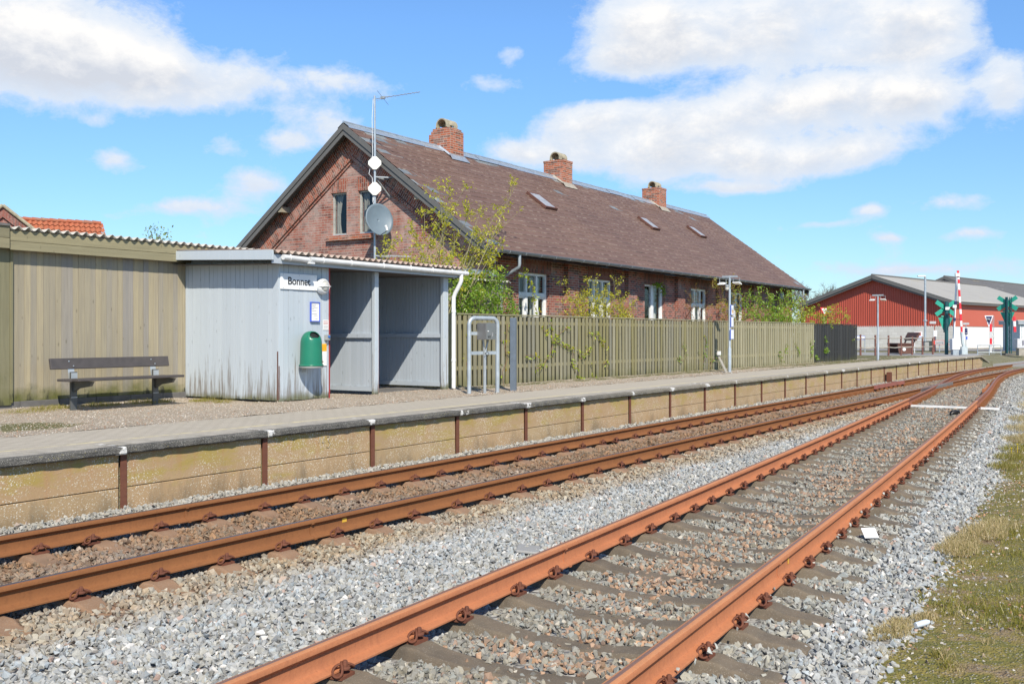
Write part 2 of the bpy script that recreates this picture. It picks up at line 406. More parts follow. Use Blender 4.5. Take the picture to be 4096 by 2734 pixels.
def mk_paving():
    n = N('paving'); p = n.pos()
    col, fac = n.brick(n.map(p, (1, 1, 1), rot=(0, 0, R(90))), (.47, .425, .35), (.43, .385, .315), (.20, .17, .125), .20, .10, .006, 0, .4)
    x, y, z = n.sep(p)
    sand = n.rng(x, 8, 17)      # the far half is tarred and gritty
    f = n.noise(1.1, detail=7, rough=.65); g = n.noise(120, detail=3)
    c = n.mix(sand, col, (.45, .405, .33))
    c = n.mix(n.rng(f, .35, .7, 0, .35), c, (.36, .325, .265)); c = n.mix(n.rng(g, .55, .8, 0, .5), c, (.22, .195, .155)); c = n.mix(n.rng(g, .42, .30, 0, .5), c, (.58, .54, .47))
    yl = n.math('ADD', y, n.math('MULTIPLY', n.noise(.8, detail=2), .03))
    edge = n.attr('edge')
    line = n.math('MULTIPLY', n.rng(n.math('ABSOLUTE', n.math('SUBTRACT', edge, .60)), .040, .026), n.rng(n.noise(7, detail=5, rough=.7), .36, .56))
    c = n.mix(n.math('MULTIPLY', line, .85), c, (.70, .61, .30))
    sh = n.math('MULTIPLY', fac, n.math('SUBTRACT', 1, sand))
    M['paving'] = n.done(c, .9, n.bump(n.math('SUBTRACT', g, sh), .5, .006))
mk_paving()
def mk_gravel():
    n = N('shell_gravel'); p = n.pos(); v = n.vor(80, out='Color'); d = n.vor(80)
    x, y, z = n.sep(v); f = n.noise(1.4, detail=7, rough=.6)
    c = n.ramp(x, [(0, (.26, .20, .14)), (.35, (.40, .335, .255)), (.65, (.52, .45, .355)), (.9, (.68, .62, .53)), (1, (.42, .24, .14))])
    c = n.mix(n.rng(d, .4, .65, 0, .55), c, (.18, .14, .10))
    moss = n.rng(n.math('MULTIPLY_ADD', n.noise(1.6, n.map(p, (1, 1.8, 1)), 7, .7), .7, n.math('MULTIPLY', n.attr('moss'), .42)), .55, .68, 0, .9)
    c = n.mix(moss, c, n.mix(f, (.13, .12, .022), (.09, .10, .03)))
    M['shell_gravel'] = n.done(c, .92, n.bump(n.math('SUBTRACT', 1, d), .9, .012))
mk_gravel()
def mk_ground(name, stops, sc):
    n = N(name); f = n.noise(sc, detail=9, rough=.68); g = n.vor(60); gc = n.sep(n.vor(60, out='Color'))[0]
    c = n.ramp(f, stops); c = n.mix(n.math('MULTIPLY', n.rng(g, .45, .25), n.rng(gc, .62, .75)), c, (.45, .41, .34))
    M[name] = n.done(c, .95, n.bump(n.math('ADD', n.noise(25, detail=6), n.math('MULTIPLY', n.rng(g, .5, .1), .5)), .8, .03))
mk_ground('verge_moss', [(.28, (.15, .10, .06)), (.38, (.25, .185, .10)), (.45, (.22, .175, .04)), (.52, (.13, .13, .025)), (.58, (.25, .20, .045)), (.66, (.12, .115, .025)), (.76, (.23, .16, .095))], 2.6)
mk_ground('land', [(.3, (.16, .15, .06)), (.5, (.22, .2, .12)), (.7, (.12, .14, .05))], .6)
n = N('ballast_floor'); f = n.vor(24); fc = n.sep(n.vor(24, out='Color')); p = n.pos()
c = n.ramp(fc[0], [(0, (.20, .19, .175)), (.5, (.30, .29, .27)), (1, (.40, .40, .38))])
t = n.attr('stain'); c = n.mix(t, c, n.mix(n.noise(8), (.20, .115, .065), (.15, .105, .075)))
M['ballast_floor'] = n.done(c, .95, n.bump(n.math('SUBTRACT', 1, f), 1, .03))
n = N('asphalt'); f = n.noise(.6, detail=6); g = n.noise(160, detail=2)
M['asphalt'] = n.done(n.mix(n.rng(g, .4, .7), n.mix(f, (.30, .295, .285), (.36, .35, .34)), (.22, .22, .215)), .9)

def mk_corr(name, a, b, lich, rough=.85):
    n = N(name); f = n.noise(1.2, detail=8, rough=.7); g = n.noise(40, detail=4)
    c = n.mix(n.rng(f, .3, .7), a, b); c = n.mix(n.rng(n.noise(5, detail=7, rough=.75), .60, .70, 0, .8), c, lich)
    c = n.mix(n.rng(g, .55, .8, 0, .4), c, tuple(v * .6 for v in b)); M[name] = n.done(c, rough, n.bump(g, .3, .004))
mk_corr('fibre_cement', (.50, .48, .43), (.40, .385, .35), (.46, .33, .10))
mk_corr('red_fibre_cement', (.50, .44, .38), (.34, .22, .17), (.25, .08, .055))
def mk_barnroof(name, a, b):
    n = N(name); uv = n.tc('UV'); f = n.noise(.35, detail=8, rough=.7)
    st = n.noise(1, n.map(uv, (.16, 1.1, 1)), 5, .7)
    col, fac = n.brick(uv, a, b, tuple(v * .7 for v in b), 1.1, 1.15, .02, 0, .5)
    c = n.mix(n.rng(f, .35, .65), col, a); c = n.mix(n.rng(st, .60, .68, 0, .5), c, (.40, .38, .33)); c = n.mix(n.rng(n.noise(.9, n.map(uv, (.3, 1, 1), loc=(7, 3, 0)), 5), .66, .72, 0, .5), c, (.33, .27, .10))
    M[name] = n.done(c, .9)
mk_barnroof('barn_roof', (.36, .35, .325), (.32, .31, .29)); mk_barnroof('dark_barn_roof', (.135, .132, .13), (.115, .112, .112))
def mk_blockwall():
    n = N('block_wall'); uv = n.tc('UV'); p = n.pos(); z = n.sep(p)[2]
    col, fac = n.brick(uv, (.66, .64, .60), (.60, .58, .54), (.5, .48, .44), .5, .25, .012, 0, .3)
    f = n.noise(.9, detail=8, rough=.7); st = n.noise(1, n.map(uv, (2.2, .35, 1)), 6, .7)
    c = n.mix(n.rng(f, .5, .75, 0, .5), col, (.46, .42, .35)); c = n.mix(n.rng(st, .55, .72, 0, .6), c, (.36, .33, .27))
    M['block_wall'] = n.done(c, .9, n.bump(n.math('SUBTRACT', 0, fac), .4, .01))
mk_blockwall()
n = N('whitewash'); f = n.noise(.8, detail=8, rough=.7)
M['whitewash'] = n.done(n.mix(n.rng(f, .5, .75, 0, .6), (.82, .80, .77), (.62, .60, .56)), .85)
n = N('pantile'); uv = n.tc('UV'); su = n.sep(uv); rv = n.white(n.comb(n.math('FLOOR', n.math('DIVIDE', su[0], .21)), n.math('FLOOR', n.math('DIVIDE', su[1], .33)), 0)); f = n.noise(2, detail=7, rough=.7)
c = n.mix(rv, (.42, .13, .06), (.34, .10, .05)); c = n.mix(n.rng(rv, .84, .86, 0, .7), c, (.30, .14, .09)); c = n.mix(n.rng(f, .52, .68, 0, .65), c, (.26, .15, .09)); c = n.mix(n.rng(n.noise(4, detail=6), .66, .72, 0, .7), c, (.42, .26, .06))
M['pantile'] = n.done(c, .75)

for a in [('white_paint', (.80, .80, .78), .35), ('white_plastic', (.66, .67, .67), .35), ('galv', (.42, .47, .51), .42, .35), ('galv_dull', (.37, .40, .42), .5, .3), ('zinc', (.50, .56, .62), .38, .55, .10),
          ('dark_zinc', (.22, .26, .30), .4, .5), ('slate_blue_paint', (.125, .155, .195), .4), ('steel_box', (.40, .385, .37), .36, .75, .06), ('bench_plank', (.075, .066, .064), .6, 0, .15, 9), ('bench_steel', (.12, .125, .125), .45, .3), ('bench_bright', (.47, .50, .51), .4, .4),
          ('bin_green', (.014, .17, .10), .32, 0, .10, 2), ('bin_dark', (.006, .008, .008), .8), ('label_orange', (.85, .42, .02), .5), ('label_white', (.82, .81, .77), .5), ('blue_frame', (.07, .13, .55), .4), ('paper', (.80, .79, .76), .6, 0, .04), ('ink', (.02, .022, .028), .6), ('grey_ink', (.13, .13, .15), .7), ('faint_red_ink', (.45, .12, .11), .7),
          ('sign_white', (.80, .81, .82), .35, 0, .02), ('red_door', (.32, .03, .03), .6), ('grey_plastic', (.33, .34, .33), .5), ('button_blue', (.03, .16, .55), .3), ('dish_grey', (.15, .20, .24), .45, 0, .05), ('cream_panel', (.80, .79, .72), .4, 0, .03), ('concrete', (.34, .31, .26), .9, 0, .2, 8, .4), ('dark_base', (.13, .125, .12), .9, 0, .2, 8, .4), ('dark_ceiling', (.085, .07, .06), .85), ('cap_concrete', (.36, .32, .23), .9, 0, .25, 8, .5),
          ('black', (.006, .006, .006), .9), ('room', (.50, .49, .47), .9), ('old_curtain', (.30, .275, .24), .9, 0, .2, 8), ('skylight_glass', (.34, .35, .38), .4), ('curtain', (.62, .61, .58), .9), ('frame_grey', (.40, .40, .37), .7, 0, .2, 10), ('cable', (.30, .31, .31), .5), ('white_cable', (.7, .72, .74), .5),
          ('signal_green', (.025, .33, .235), .45, 0, .08), ('mast_green', (.012, .075, .085), .45), ('barrier_white', (.84, .83, .84), .4), ('barrier_red', (.72, .03, .045), .4), ('cabinet_grey', (.55, .55, .56), .45), ('navy', (.022, .025, .095), .4), ('sign_grey', (.42, .42, .43), .5), ('sign_red', (.65, .04, .03), .4), ('hut_grey', (.46, .52, .54), .5), ('brown_wood', (.12, .052, .037), .7, 0, .25, 10), ('dark_bin', (.035, .045, .045), .5), ('hut_glass', (.18, .27, .33), .1),
          ('twig', (.14, .105, .075), .85), ('young_twig', (.22, .20, .10), .8), ('red_twig', (.24, .11, .07), .8), ('bark', (.12, .10, .08), .9), ('lamp_glass', (.55, .54, .50), .25), ('pipe_white', (.76, .77, .77), .3, 0, .05), ('mineral_white', (.72, .72, .73), .5), ('black_rubber', (.012, .012, .014), .45), ('chalk', (.46, .41, .33), .9), ('bottle', (.62, .68, .76), .3), ('dead_twig', (.27, .23, .18), .9), ('cream_plastic', (.66, .62, .48), .5), ('rail_yellow', (.70, .42, .05), .5), ('grey_board', (.30, .30, .29), .7), ('red_brown_paint', (.30, .10, .07), .6), ('brown_post', (.17, .075, .06), .8, 0, .3, 9)]:
    plain(*a)
n = N('barn_red'); uv = n.tc('UV'); f = n.noise(1.2, n.map(uv, (3, .3, 1)), 5)
M['barn_red'] = n.done(n.mix(n.rng(f, .35, .7), (.44, .085, .052), (.38, .07, .045)), .55)
n = N('barn_lit_side_red'); M['barn_lit_side_red'] = n.done(n.mix(n.noise(.7, detail=4), (.55, .13, .08), (.50, .11, .07)), .6)  # barn red made lighter in the colour itself, imitating the sunlit long side
n = N('window_pane'); g = n.nd('ShaderNodeBsdfGlossy'); g.inputs['Roughness'].default_value = .02; g.inputs['Color'].default_value = (.9, .95, 1, 1)
tr = n.nd('ShaderNodeBsdfTransparent'); tr.inputs['Color'].default_value = (.82, .86, .86, 1); fr = n.nd('ShaderNodeLayerWeight')
mx = n.nd('ShaderNodeMixShader'); n.nt.links.new(n.math('MULTIPLY_ADD', n.math('POWER', fr.outputs['Facing'], 4), .7, .05), mx.inputs[0]); n.nt.links.new(tr.outputs[0], mx.inputs[1]); n.nt.links.new(g.outputs[0], mx.inputs[2]); n.nt.links.new(mx.outputs[0], n.o.inputs[0]); M['window_pane'] = n.m
def mk_leaf(name, a, b, c3, trans=.35):
    n = N(name); t = n.attr('tone')
    c = n.mix(t, a, b); c = n.mix(n.rng(t, .82, .97), c, c3)
    d = n.nd('ShaderNodeBsdfDiffuse'); n.set(d.inputs[0], c); tl = n.nd('ShaderNodeBsdfTranslucent'); n.set(tl.inputs[0], n.mix(1, c, (1.3, 1.35, .7), 'MULTIPLY'))
    mx = n.nd('ShaderNodeMixShader'); mx.inputs[0].default_value = trans; n.nt.links.new(d.outputs[0], mx.inputs[1]); n.nt.links.new(tl.outputs[0], mx.inputs[2])
    ad = n.nd('ShaderNodeMixShader'); ad.inputs[0].default_value = .04; gl = n.nd('ShaderNodeBsdfGlossy'); gl.inputs['Roughness'].default_value = .4
    n.nt.links.new(mx.outputs[0], ad.inputs[1]); n.nt.links.new(gl.outputs[0], ad.inputs[2]); n.nt.links.new(ad.outputs[0], n.o.inputs[0]); M[name] = n.m
mk_leaf('lime_leaf', (.46, .45, .03), (.56, .52, .045), (.34, .38, .03), .45)
mk_leaf('green_leaf', (.19, .33, .035), (.28, .42, .05), (.40, .44, .06), .45)
mk_leaf('vine_leaf', (.30, .44, .035), (.50, .50, .05), (.46, .33, .06), .45)
mk_leaf('yellow_leaf', (.30, .27, .04), (.36, .34, .05), (.40, .30, .03))
mk_leaf('grass_blade', (.19, .19, .028), (.31, .255, .05), (.46, .36, .17), .25)
mk_leaf('dry_blade', (.52, .41, .23), (.42, .34, .17), (.26, .25, .07), .25)
mk_leaf('dandelion', (.85, .62, .01), (.9, .65, .02), (.8, .55, .01), .1)
mk_leaf('tree_leaf', (.20, .27, .05), (.27, .33, .07), (.3, .3, .1))
mk_leaf('grey_twigs', (.16, .13, .10), (.20, .17, .13), (.14, .13, .09), .1)
# ---------------------------------------------------------------- camera, light, sky
H = 1.55
CF, SF = math.cos(R(33.35)), math.sin(R(33.35))
def W(u, Y, z=None, v=None):                       # camera-frame helper used to lay out the far background
    X = (u - 512) / 1000 * Y
    return V((CF * Y + SF * X, SF * Y - CF * X, H + (334 - v) / 1000 * Y if v is not None else (z or 0)))
cam = bpy.data.cameras.new('camera'); cam.sensor_width = 36; cam.lens = 36 * 1000 / 1024; cam.shift_y = -7.5 / 1024
cam.clip_end = 5000; cam.clip_start = .05
co = bpy.data.objects.new('camera', cam); COL.objects.link(co); co.location = (0, 0, H)
co.rotation_euler = (R(90), 0, R(33.35) - R(90)); SC.camera = co
SUN = V((-.95, -1, 1.29)).normalized()
sl = bpy.data.lights.new('sun', 'SUN'); sl.energy = 5.0; sl.angle = R(.53); sl.color = (1, .925, .80)
so = bpy.data.objects.new('sun', sl); COL.objects.link(so); so.rotation_euler = SUN.to_track_quat('Z', 'Y').to_euler(); so.location = (-20, -20, 30)
SC.view_settings.view_transform = 'Standard'; SC.view_settings.look = 'None'; SC.view_settings.gamma = 1; SC.view_settings.exposure = .24

def make_world():
    w = bpy.data.worlds.new('World'); SC.world = w; w.use_nodes = True
    n = N.__new__(N); n.nt = w.node_tree; n.nt.nodes.clear(); n._tc = None
    out = n.nd('ShaderNodeOutputWorld'); bg = n.nd('ShaderNodeBackground'); n.nt.links.new(bg.outputs[0], out.inputs[0]); bg.inputs[1].default_value = .10
    sky = n.nd('ShaderNodeTexSky', sky_type='NISHITA', sun_disc=False)
    sky.sun_elevation = math.asin(SUN.z); sky.sun_rotation = math.atan2(SUN.x, SUN.y)
    sky.altitude = 0; sky.air_density = 1.0; sky.dust_density = .15; sky.ozone_density = 2.0
    d = n.tc('Generated'); x, y, z = n.sep(d)
    az = n.math('MULTIPLY', n.math('ARCTAN2', y, x), -1); el = n.math('ARCSINE', z)     # azimuth grows to the right
    # where the cloud banks stand: (azimuth, elevation, half width, half height, amount), degrees
    def bk(px, py, sx, sy, k):                        # direction of a cloud seen in the photograph -> azimuth, elevation, size
        u, v = px * .43592, py * .43592; r_ = (u - 512) / 1000; e_ = math.atan((334 - v) / 1000 / math.hypot(1, r_))
        return (math.degrees(math.atan(r_)) - 33.35, math.degrees(e_), sx * .43592 * .0573 / (1 + r_ * r_), sy * .43592 * .0573 / (1 + r_ * r_) ** .5, k)
    banks = [bk(*q) for q in [(60, 30, 260, 140, .86), (130, 140, 230, 80, .66), (290, 130, 130, 62, .70), (560, 180, 130, 50, .58), (420, 200, 140, 46, .42), (790, 182, 120, 32, .50), (330, 225, 130, 22, .22),
             (740, 285, 105, 44, .62), (650, 325, 80, 26, .42), (590, 425, 85, 36, .54), (430, 470, 140, 20, .44), (268, 362, 44, 30, .56), (212, 275, 44, 20, .36), (40, 300, 60, 30, .16), (510, 330, 50, 20, .34),
             (1470, 55, 120, 90, .72), (1780, 40, 350, 85, .82), (2130, 60, 125, 80, .70), (1400, 214, 150, 22, -.42), (2330, 50, 50, 60, -.5), (1960, 152, 130, 13, -.30), (1400, 150, 110, 38, .38), (1650, 118, 200, 36, .36), (2000, 130, 190, 34, .40),
             (1920, 215, 240, 60, .76), (1620, 280, 230, 75, .76), (1340, 275, 105, 52, .68), (2110, 245, 115, 62, .66), (1780, 370, 230, 48, .62), (1200, 350, 110, 32, .62), (1450, 370, 220, 56, .60), (1960, 340, 130, 44, .46), (1650, 440, 120, 18, .36), (2320, 190, 60, 95, .62),
             (1130, 192, 95, 24, .36), (1175, 128, 28, 22, .40), (2200, 455, 85, 22, .52), (1990, 490, 44, 15, .52), (2245, 526, 66, 16, .48), (1890, 522, 95, 11, .40), (2050, 545, 44, 13, .44), (2090, 612, 150, 13, .40), (1700, 430, 90, 12, .3), (1040, 120, 60, 14, .12),
             (1560, -260, 700, 90, .4), (300, -300, 500, 120, .4)]] + [(60, 12, 30, 4, .4), (-130, 14, 35, 5, .4), (-25, 4.2, 40, 2.0, .15), (-8, 3.2, 12, 1.2, .10), (-48, 6.5, 10, 2.5, .10)]
    warp = n.noise(9, d, 3, .6, out='Color'); wz = n.sep(warp)
    azw = n.math('ADD', az, n.math('MULTIPLY', n.math('SUBTRACT', wz[0], .5), .035)); elw = n.math('ADD', el, n.math('MULTIPLY', n.math('SUBTRACT', wz[1], .5), .03))
    f0 = fv = None
    for (a, e, sa, se, k) in banks:
        da = n.math('MULTIPLY_ADD', azw, 1 / R(sa), -R(a) / R(sa)); de = n.math('MULTIPLY_ADD', elw, 1 / R(se), -R(e) / R(se))
        g = n.math('MULTIPLY', n.math('EXPONENT', n.math('MULTIPLY', n.math('MULTIPLY_ADD', da, da, n.math('MULTIPLY', de, de)), -1)), k)
        f0 = g if f0 is None else n.math('ADD', g, f0); fv = n.math('MULTIPLY', g, de) if fv is None else n.math('MULTIPLY_ADD', g, de, fv)
    nv = n.comb(az, n.math('MULTIPLY', el, 1.5), 0)
    nz = n.noise(19, nv, 10, .68, .2); nz2 = n.noise(19, n.comb(n.math('ADD', az, R(-.8)), n.math('MULTIPLY', n.math('ADD', el, R(.9)), 1.5), 0), 6, .62, .15)
    dens = n.math('ADD', f0, n.math('MULTIPLY', n.math('SUBTRACT', nz, .5), 1.05))
    lift = n.math('ADD', n.math('MULTIPLY', fv, .55), n.math('MULTIPLY', n.math('SUBTRACT', nz, nz2), .9))
    mask = n.rng(dens, .21, .53); mask = n.math('MULTIPLY', mask, n.rng(el, R(.3), R(2.0)))
    lit = n.rng(lift, -.30, .16)
    body = n.rng(dens, .45, 1.0)
    shade = n.mix(lit, (5.7, 6.05, 6.75), (8.6, 8.5, 8.4)); edge = n.mix(body, (6.0, 6.9, 8.2), shade)
    skyc = n.mix(1, sky.outputs[0], n.mix(n.rng(el, R(1), R(17)), (.70, .92, 1.14), (.92, 1.26, 1.60)), 'MULTIPLY'); skyc = n.mix(1, skyc, n.comb3(n.rng(el, R(19), R(50), 1, .52)), 'MULTIPLY')
    n.set(bg.inputs[0], n.mix(mask, skyc, edge))
make_world()

# ---------------------------------------------------------------- lines of the place
def bend(x): return .00105 * (x - 33) ** 2 if x > 33 else 0
def main_y(x): return 6.78 - bend(x)
def edge_y(x): return 8.35 - bend(x)
KN = [(-30, .5, .068), (-3, 2.36, .07), (12, 3.42, .078), (29, 4.86, .09), (51, 6.42, -.037)]
def siding_y(x):
    if x >= 51: return main_y(x)
    for (x0, y0, m0), (x1, y1, m1) in zip(KN, KN[1:]):
        if x <= x1:
            h = x1 - x0; t = (x - x0) / h
            return (2*t**3-3*t**2+1)*y0 + (t**3-2*t**2+t)*h*m0 + (-2*t**3+3*t**2)*y1 + (t**3-t**2)*h*m1
def slope(f, x): return (f(x + .05) - f(x - .05)) / .1
def off(f, x, d):
    m = slope(f, x); l = math.hypot(1, m); return x - d * m / l, f(x) + d / l
def fence_y(x): return 12.1 - .0343 * (x - 16.0)
def verge_y(x): return 1.08 + .058 * x + .09 * math.sin(x * 1.7) + .06 * math.sin(x * 4.3 + 1)
def land_z(x, y):
    if y < 8.45 - bend(x): return -.36
    t = smooth(53, 58, x); q = smooth(66, 68, x); s = smooth(lerp(7.4, 6.4, q), lerp(10, 7.8, q), y)
    return lerp(.40, lerp(-.02, .38, s), t) if x < 200 else .35
# ground: one sheet to the horizon
mb = MB()
xs = [-900, -200, -40, -10, 0, 10, 20, 30, 40, 50, 53, 54, 55, 56, 57, 58, 60, 62, 65, 70, 80, 120, 250, 900, 2500]
ys = [-2500, -700, -150, -30, -5, 0, 4, None, 'e', 9.5, 10.5, 11.5, 12.5, 14, 16, 25, 60, 200, 900, 2500]
def gy(x, k):
    if ys[k] is None: return 8.44 - min(bend(x), 3)
    if ys[k] == 'e': return 8.46 - min(bend(x), 3) + .001
    return ys[k]
def gz(x, y, k): return -.36 if k <= 7 and x < 56 else (land_z(x, max(y, 8.5)) if k > 7 else -.02 - (.3 if y < 4 else .12))
vs = [(x, gy(x, k), gz(x, gy(x, k), k)) for k in range(len(ys)) for x in xs]; nx = len(xs)
mb.add(vs, [(j * nx + i, j * nx + i + 1, (j + 1) * nx + i + 1, (j + 1) * nx + i) for j in range(len(ys) - 1) for i in range(nx - 1)])
setp(mb.build('ground', M['land'], base=(0, 0, 0)), kind='structure')

def strip(name, mat, xa, xb, dx, yfs, zf, attr=None, kind='structure'):
    n_ = int((xb - xa) / dx); mb = MB(); vs = []; at = []
    for i in range(n_ + 1):
        x = xa + (xb - xa) * i / n_
        for f in yfs:
            y = f(x) if callable(f) else f
            vs.append((x, y, zf(x, y)));
            if attr: at.append(attr[1](x, y))
    k = len(yfs)
    mb.add(vs, [(i * k + j, (i + 1) * k + j, (i + 1) * k + j + 1, i * k + j + 1) for i in range(n_) for j in range(k - 1)])
    o = mb.build(name, mat, base=(0, 0, 0), smooth=180)
    if attr:
        a = o.data.attributes.new(attr[0], 'FLOAT', 'POINT'); a.data.foreach_set('value', at)
    return setp(o, kind=kind)

# ballast bed
def bz(x, y):
    d = y - main_y(x); e = y - siding_y(x)
    z = -.232
    if d > 1.0: z = lerp(-.235, -.13, smooth(1.0, 1.6, d))
    if d < 1.0: z = lerp(z, -.212, smooth(-2.1, -1.1, d))
    if e < -1.15: z = lerp(-.238, -.33, smooth(-1.15, -2.0, e))
    if x > 25: z = lerp(z, max(z, -.186), smooth(25.3, 26.4, x) * smooth(-1.9, -1.3, e) )
    return z
def stain(x, y):
    d = y - main_y(x)
    return (1 - smooth(.75, 1.1, d)) * smooth(-1.75, -1.1, d)
ybed = [lambda x, k=k: lerp(siding_y(x) - 2.4, edge_y(x) + .12, k / 40) for k in range(41)]
strip('ballast_bed', M['ballast_floor'], -4, 75, .5, ybed, lambda x, y: bz(x, y) - .012 + .008 * mnoise.noise((x * 9, y * 9, 0)), ('stain', stain))
# grass verge on the near side
yv = [lambda x, k=k: verge_y(x) + .25 - k * k * .012 * 1.0 - k * .16 for k in range(46)]
def vz(x, y): return -.295 + .05 * smooth(0, 1.2, verge_y(x) - y) + .035 * mnoise.noise((x * 1.3, y * 1.3, 0)) + .014 * mnoise.noise((x * 6, y * 6, 3)) - .06 * smooth(.0, -.3, verge_y(x) - y)
strip('verge', M['verge_moss'], 2, 60, .12, yv, vz)

# ---------------------------------------------------------------- platform
def ramp(x): return 1 - .82 * smooth(53.0, 56.4, x) if x > 53 else 1
def pz(x, d): return (.482 - .018 * max(d - .4, 0)) * ramp(x)
def pd(x, y): return y - edge_y(x)
strip('platform', M['paving'], -1, 56.4, .5, [lambda x, d=d: edge_y(x) + d for d in (.38, .6, .9, 1.3, 1.7, 2.05)], lambda x, y: pz(x, pd(x, y)), ('edge', pd))
gx = [lambda x, k=k: edge_y(x) + 2.0 + k * .2 for k in range(0, 24)]
def grz(x, y):
    d = pd(x, y); w = 14.05 if x < 11.1 else (11.72 if x < 15.7 else fence_y(x))
    return (.435 + .022 * smooth(2.25, 2.0, d) + .012 * mnoise.noise((x * 2.2, y * 2.2, 0)) + (.05 * smooth(.55, .0, w - y) if w - y > -.1 else .03)) * ramp(x)
def moss(x, y):
    a = smooth(1.1, 0, abs(x - 6.9)) * smooth(.9, .2, abs(y - 11.6)); b = smooth(28, 33, x) * smooth(.6, .1, abs(pd(x, y) - 2.2)) * .9
    c = smooth(.35, .0, abs(fence_y(x) - .25 - y)) * .9 if x > 16 else 0; d_ = smooth(45, 46, x) * .8
    return min(1, a * 1.2 + b + c + d_)
strip('gravel', M['shell_gravel'], -1, 56.5, .16, gx, grz, ('moss', moss))

pw = thing('platform_wall', 'long concrete platform edge wall with rusty posts and a dark coping beside the rails', 'platform wall', (24, 8.4, -.2))
def panel_mesh(z0, z1): return MB().box(.045, 1.755, .07, .15, z0, z1)
up = panel_mesh(.082, .402).build('wall_panel', M['platform_concrete'], local=True, bevel=.006)
lo = panel_mesh(-.42, .074).build('wall_panel', M['platform_concrete'], local=True, bevel=.006)
po = MB().box(-.033, .033, .052, .064, -.42, .40).box(-.006, .006, .058, .16, -.42, .40).build('wall_post', M['post_rust'], local=True)
mbc = MB(); NX = 24
prof = [(.0, -.020), (.0, -.060), (.014, -.075), (.40, -.075), (.40, 0), (.03, 0), (.008, -.008)]
for j in range(NX + 1):
    x = .006 + 1.788 * j / NX
    for (y, z) in prof:
        jit = .010 * mnoise.noise((x * 9, y * 20, z * 20)) if y < .05 else 0
        mbc.v.append((x, y + jit, z + jit * .7))
k = len(prof)
for j in range(NX):
    for i in range(k):
        mbc.f.append([j * k + i, j * k + (i + 1) % k, (j + 1) * k + (i + 1) % k, (j + 1) * k + i]); mbc.mi.append(0); mbc.tone.append(.5)
for j in (0, NX): mbc.f.append([j * k + i for i in range(k)]); mbc.mi.append(0); mbc.tone.append(.5)
cp = mbc.build('coping_slab', M['coping_concrete'], local=True)
protos = (up, lo, po, cp)
for q in range(-4, 27):
    x = 5.98 + 1.8 * q; an = math.atan(slope(edge_y, x + .9)); y = edge_y(x) if x < 33 else edge_y(x)
    for o, z in ((up, 0), (lo, 0), (po, 0), (cp, .482)):
        c = o.copy(); COL.objects.link(c); c.parent = pw; c.location = V((x, y, z)) - pw.location; c.rotation_euler = (rnd.uniform(-.006, .006) if o is cp else 0, 0, an + (rnd.uniform(-.003, .003) if o is cp else 0))
        if o is cp: c.location.z += rnd.uniform(-.004, .004)
for o in protos: bpy.data.objects.remove(o)
# the ramped end
mb = MB(); xe = 5.98 + 1.8 * 27; ye = edge_y(xe)
mb.prism([(xe, -.4), (xe, .40), (xe + 2.6, .02), (xe + 2.6, -.4)], 'y', ye + .07, ye + .15); mb.build('ramp_panel', M['platform_concrete'], pw)
mb = MB(); mb.prism([(xe, .405), (xe, .482), (xe + 2.9, .07), (xe + 2.9, -.0)], 'y', ye - .02, ye + .4); mb.build('ramp_coping', M['coping_concrete'], pw)
# chalk marks on one panel, as loose strokes
mb = MB()
def stroke(pts, x0, z0, w=.006):
    for (a, b), (c, d) in zip(pts, pts[1:]): mb.beam((x0 + a, 8.4135, z0 + b), (x0 + c, 8.4135, z0 + d), .003, w, (0, -1, 0))
stroke([(0, 0), (.03, .07), (.03, -.07)], 8.62, .27); stroke([(.1, .0), (.06, -.0), (.09, .07), (.09, -.07)], 8.62, .27)
stroke([(.14, .06), (.19, .06), (.16, .01), (.20, -.03), (.17, -.07), (.13, -.06)], 8.62, .27)
mb.build('chalk_marks', M['chalk'], pw)
mb = MB(); mb.box(36.65, 36.95, 8.22, 8.34, -.25, .22).box(36.7, 36.9, 8.0, 8.22, -.25, -.1); o = mb.build('wall_bracket', M['dark_rust'], pw)

# roads and level crossing
mb = MB(); rx = [57.86, 57.9, 59, 61, 63, 65, 66.4]; ry_ = [-60, -20, -5, 0, 2, 4, 5, 6, 6.6, 7.2, 7.8, 8.4, 9, 9.6, 10.5, 12, 14, 18, 24]
mb.add([(x, y, -.42 if x < 57.88 else (-.035 if y < 5 else max(land_z(x, max(y, 8.46)) if y > 8.4 else -.035 + .02 * max(0, y - 7), -.035)) + .014) for y in ry_ for x in rx], [(j * 7 + i, j * 7 + i + 1, (j + 1) * 7 + i + 1, (j + 1) * 7 + i) for j in range(len(ry_) - 1) for i in range(6)])
setp(mb.build('road', M['asphalt'], recalc=False, base=(0, 0, 0)), kind='structure')
a, b = W(1090, 66, .415), W(1090, 74.5, .415); c, d = W(560, 92, .415), W(560, 83, .415)
mb = MB(); mb.poly([a, b, c, d]); setp(mb.build('side_street', M['asphalt'], base=(0, 0, 0)), kind='structure')
mb = MB(); rim = [W(u, 74.9 + (1090 - u) * .0347, .42) for u in (1090, 900, 700, 560)]
mb.tube(rim, .07, 4); setp(mb.build('kerb', M['concrete'], base=(0, 0, 0)), kind='structure')

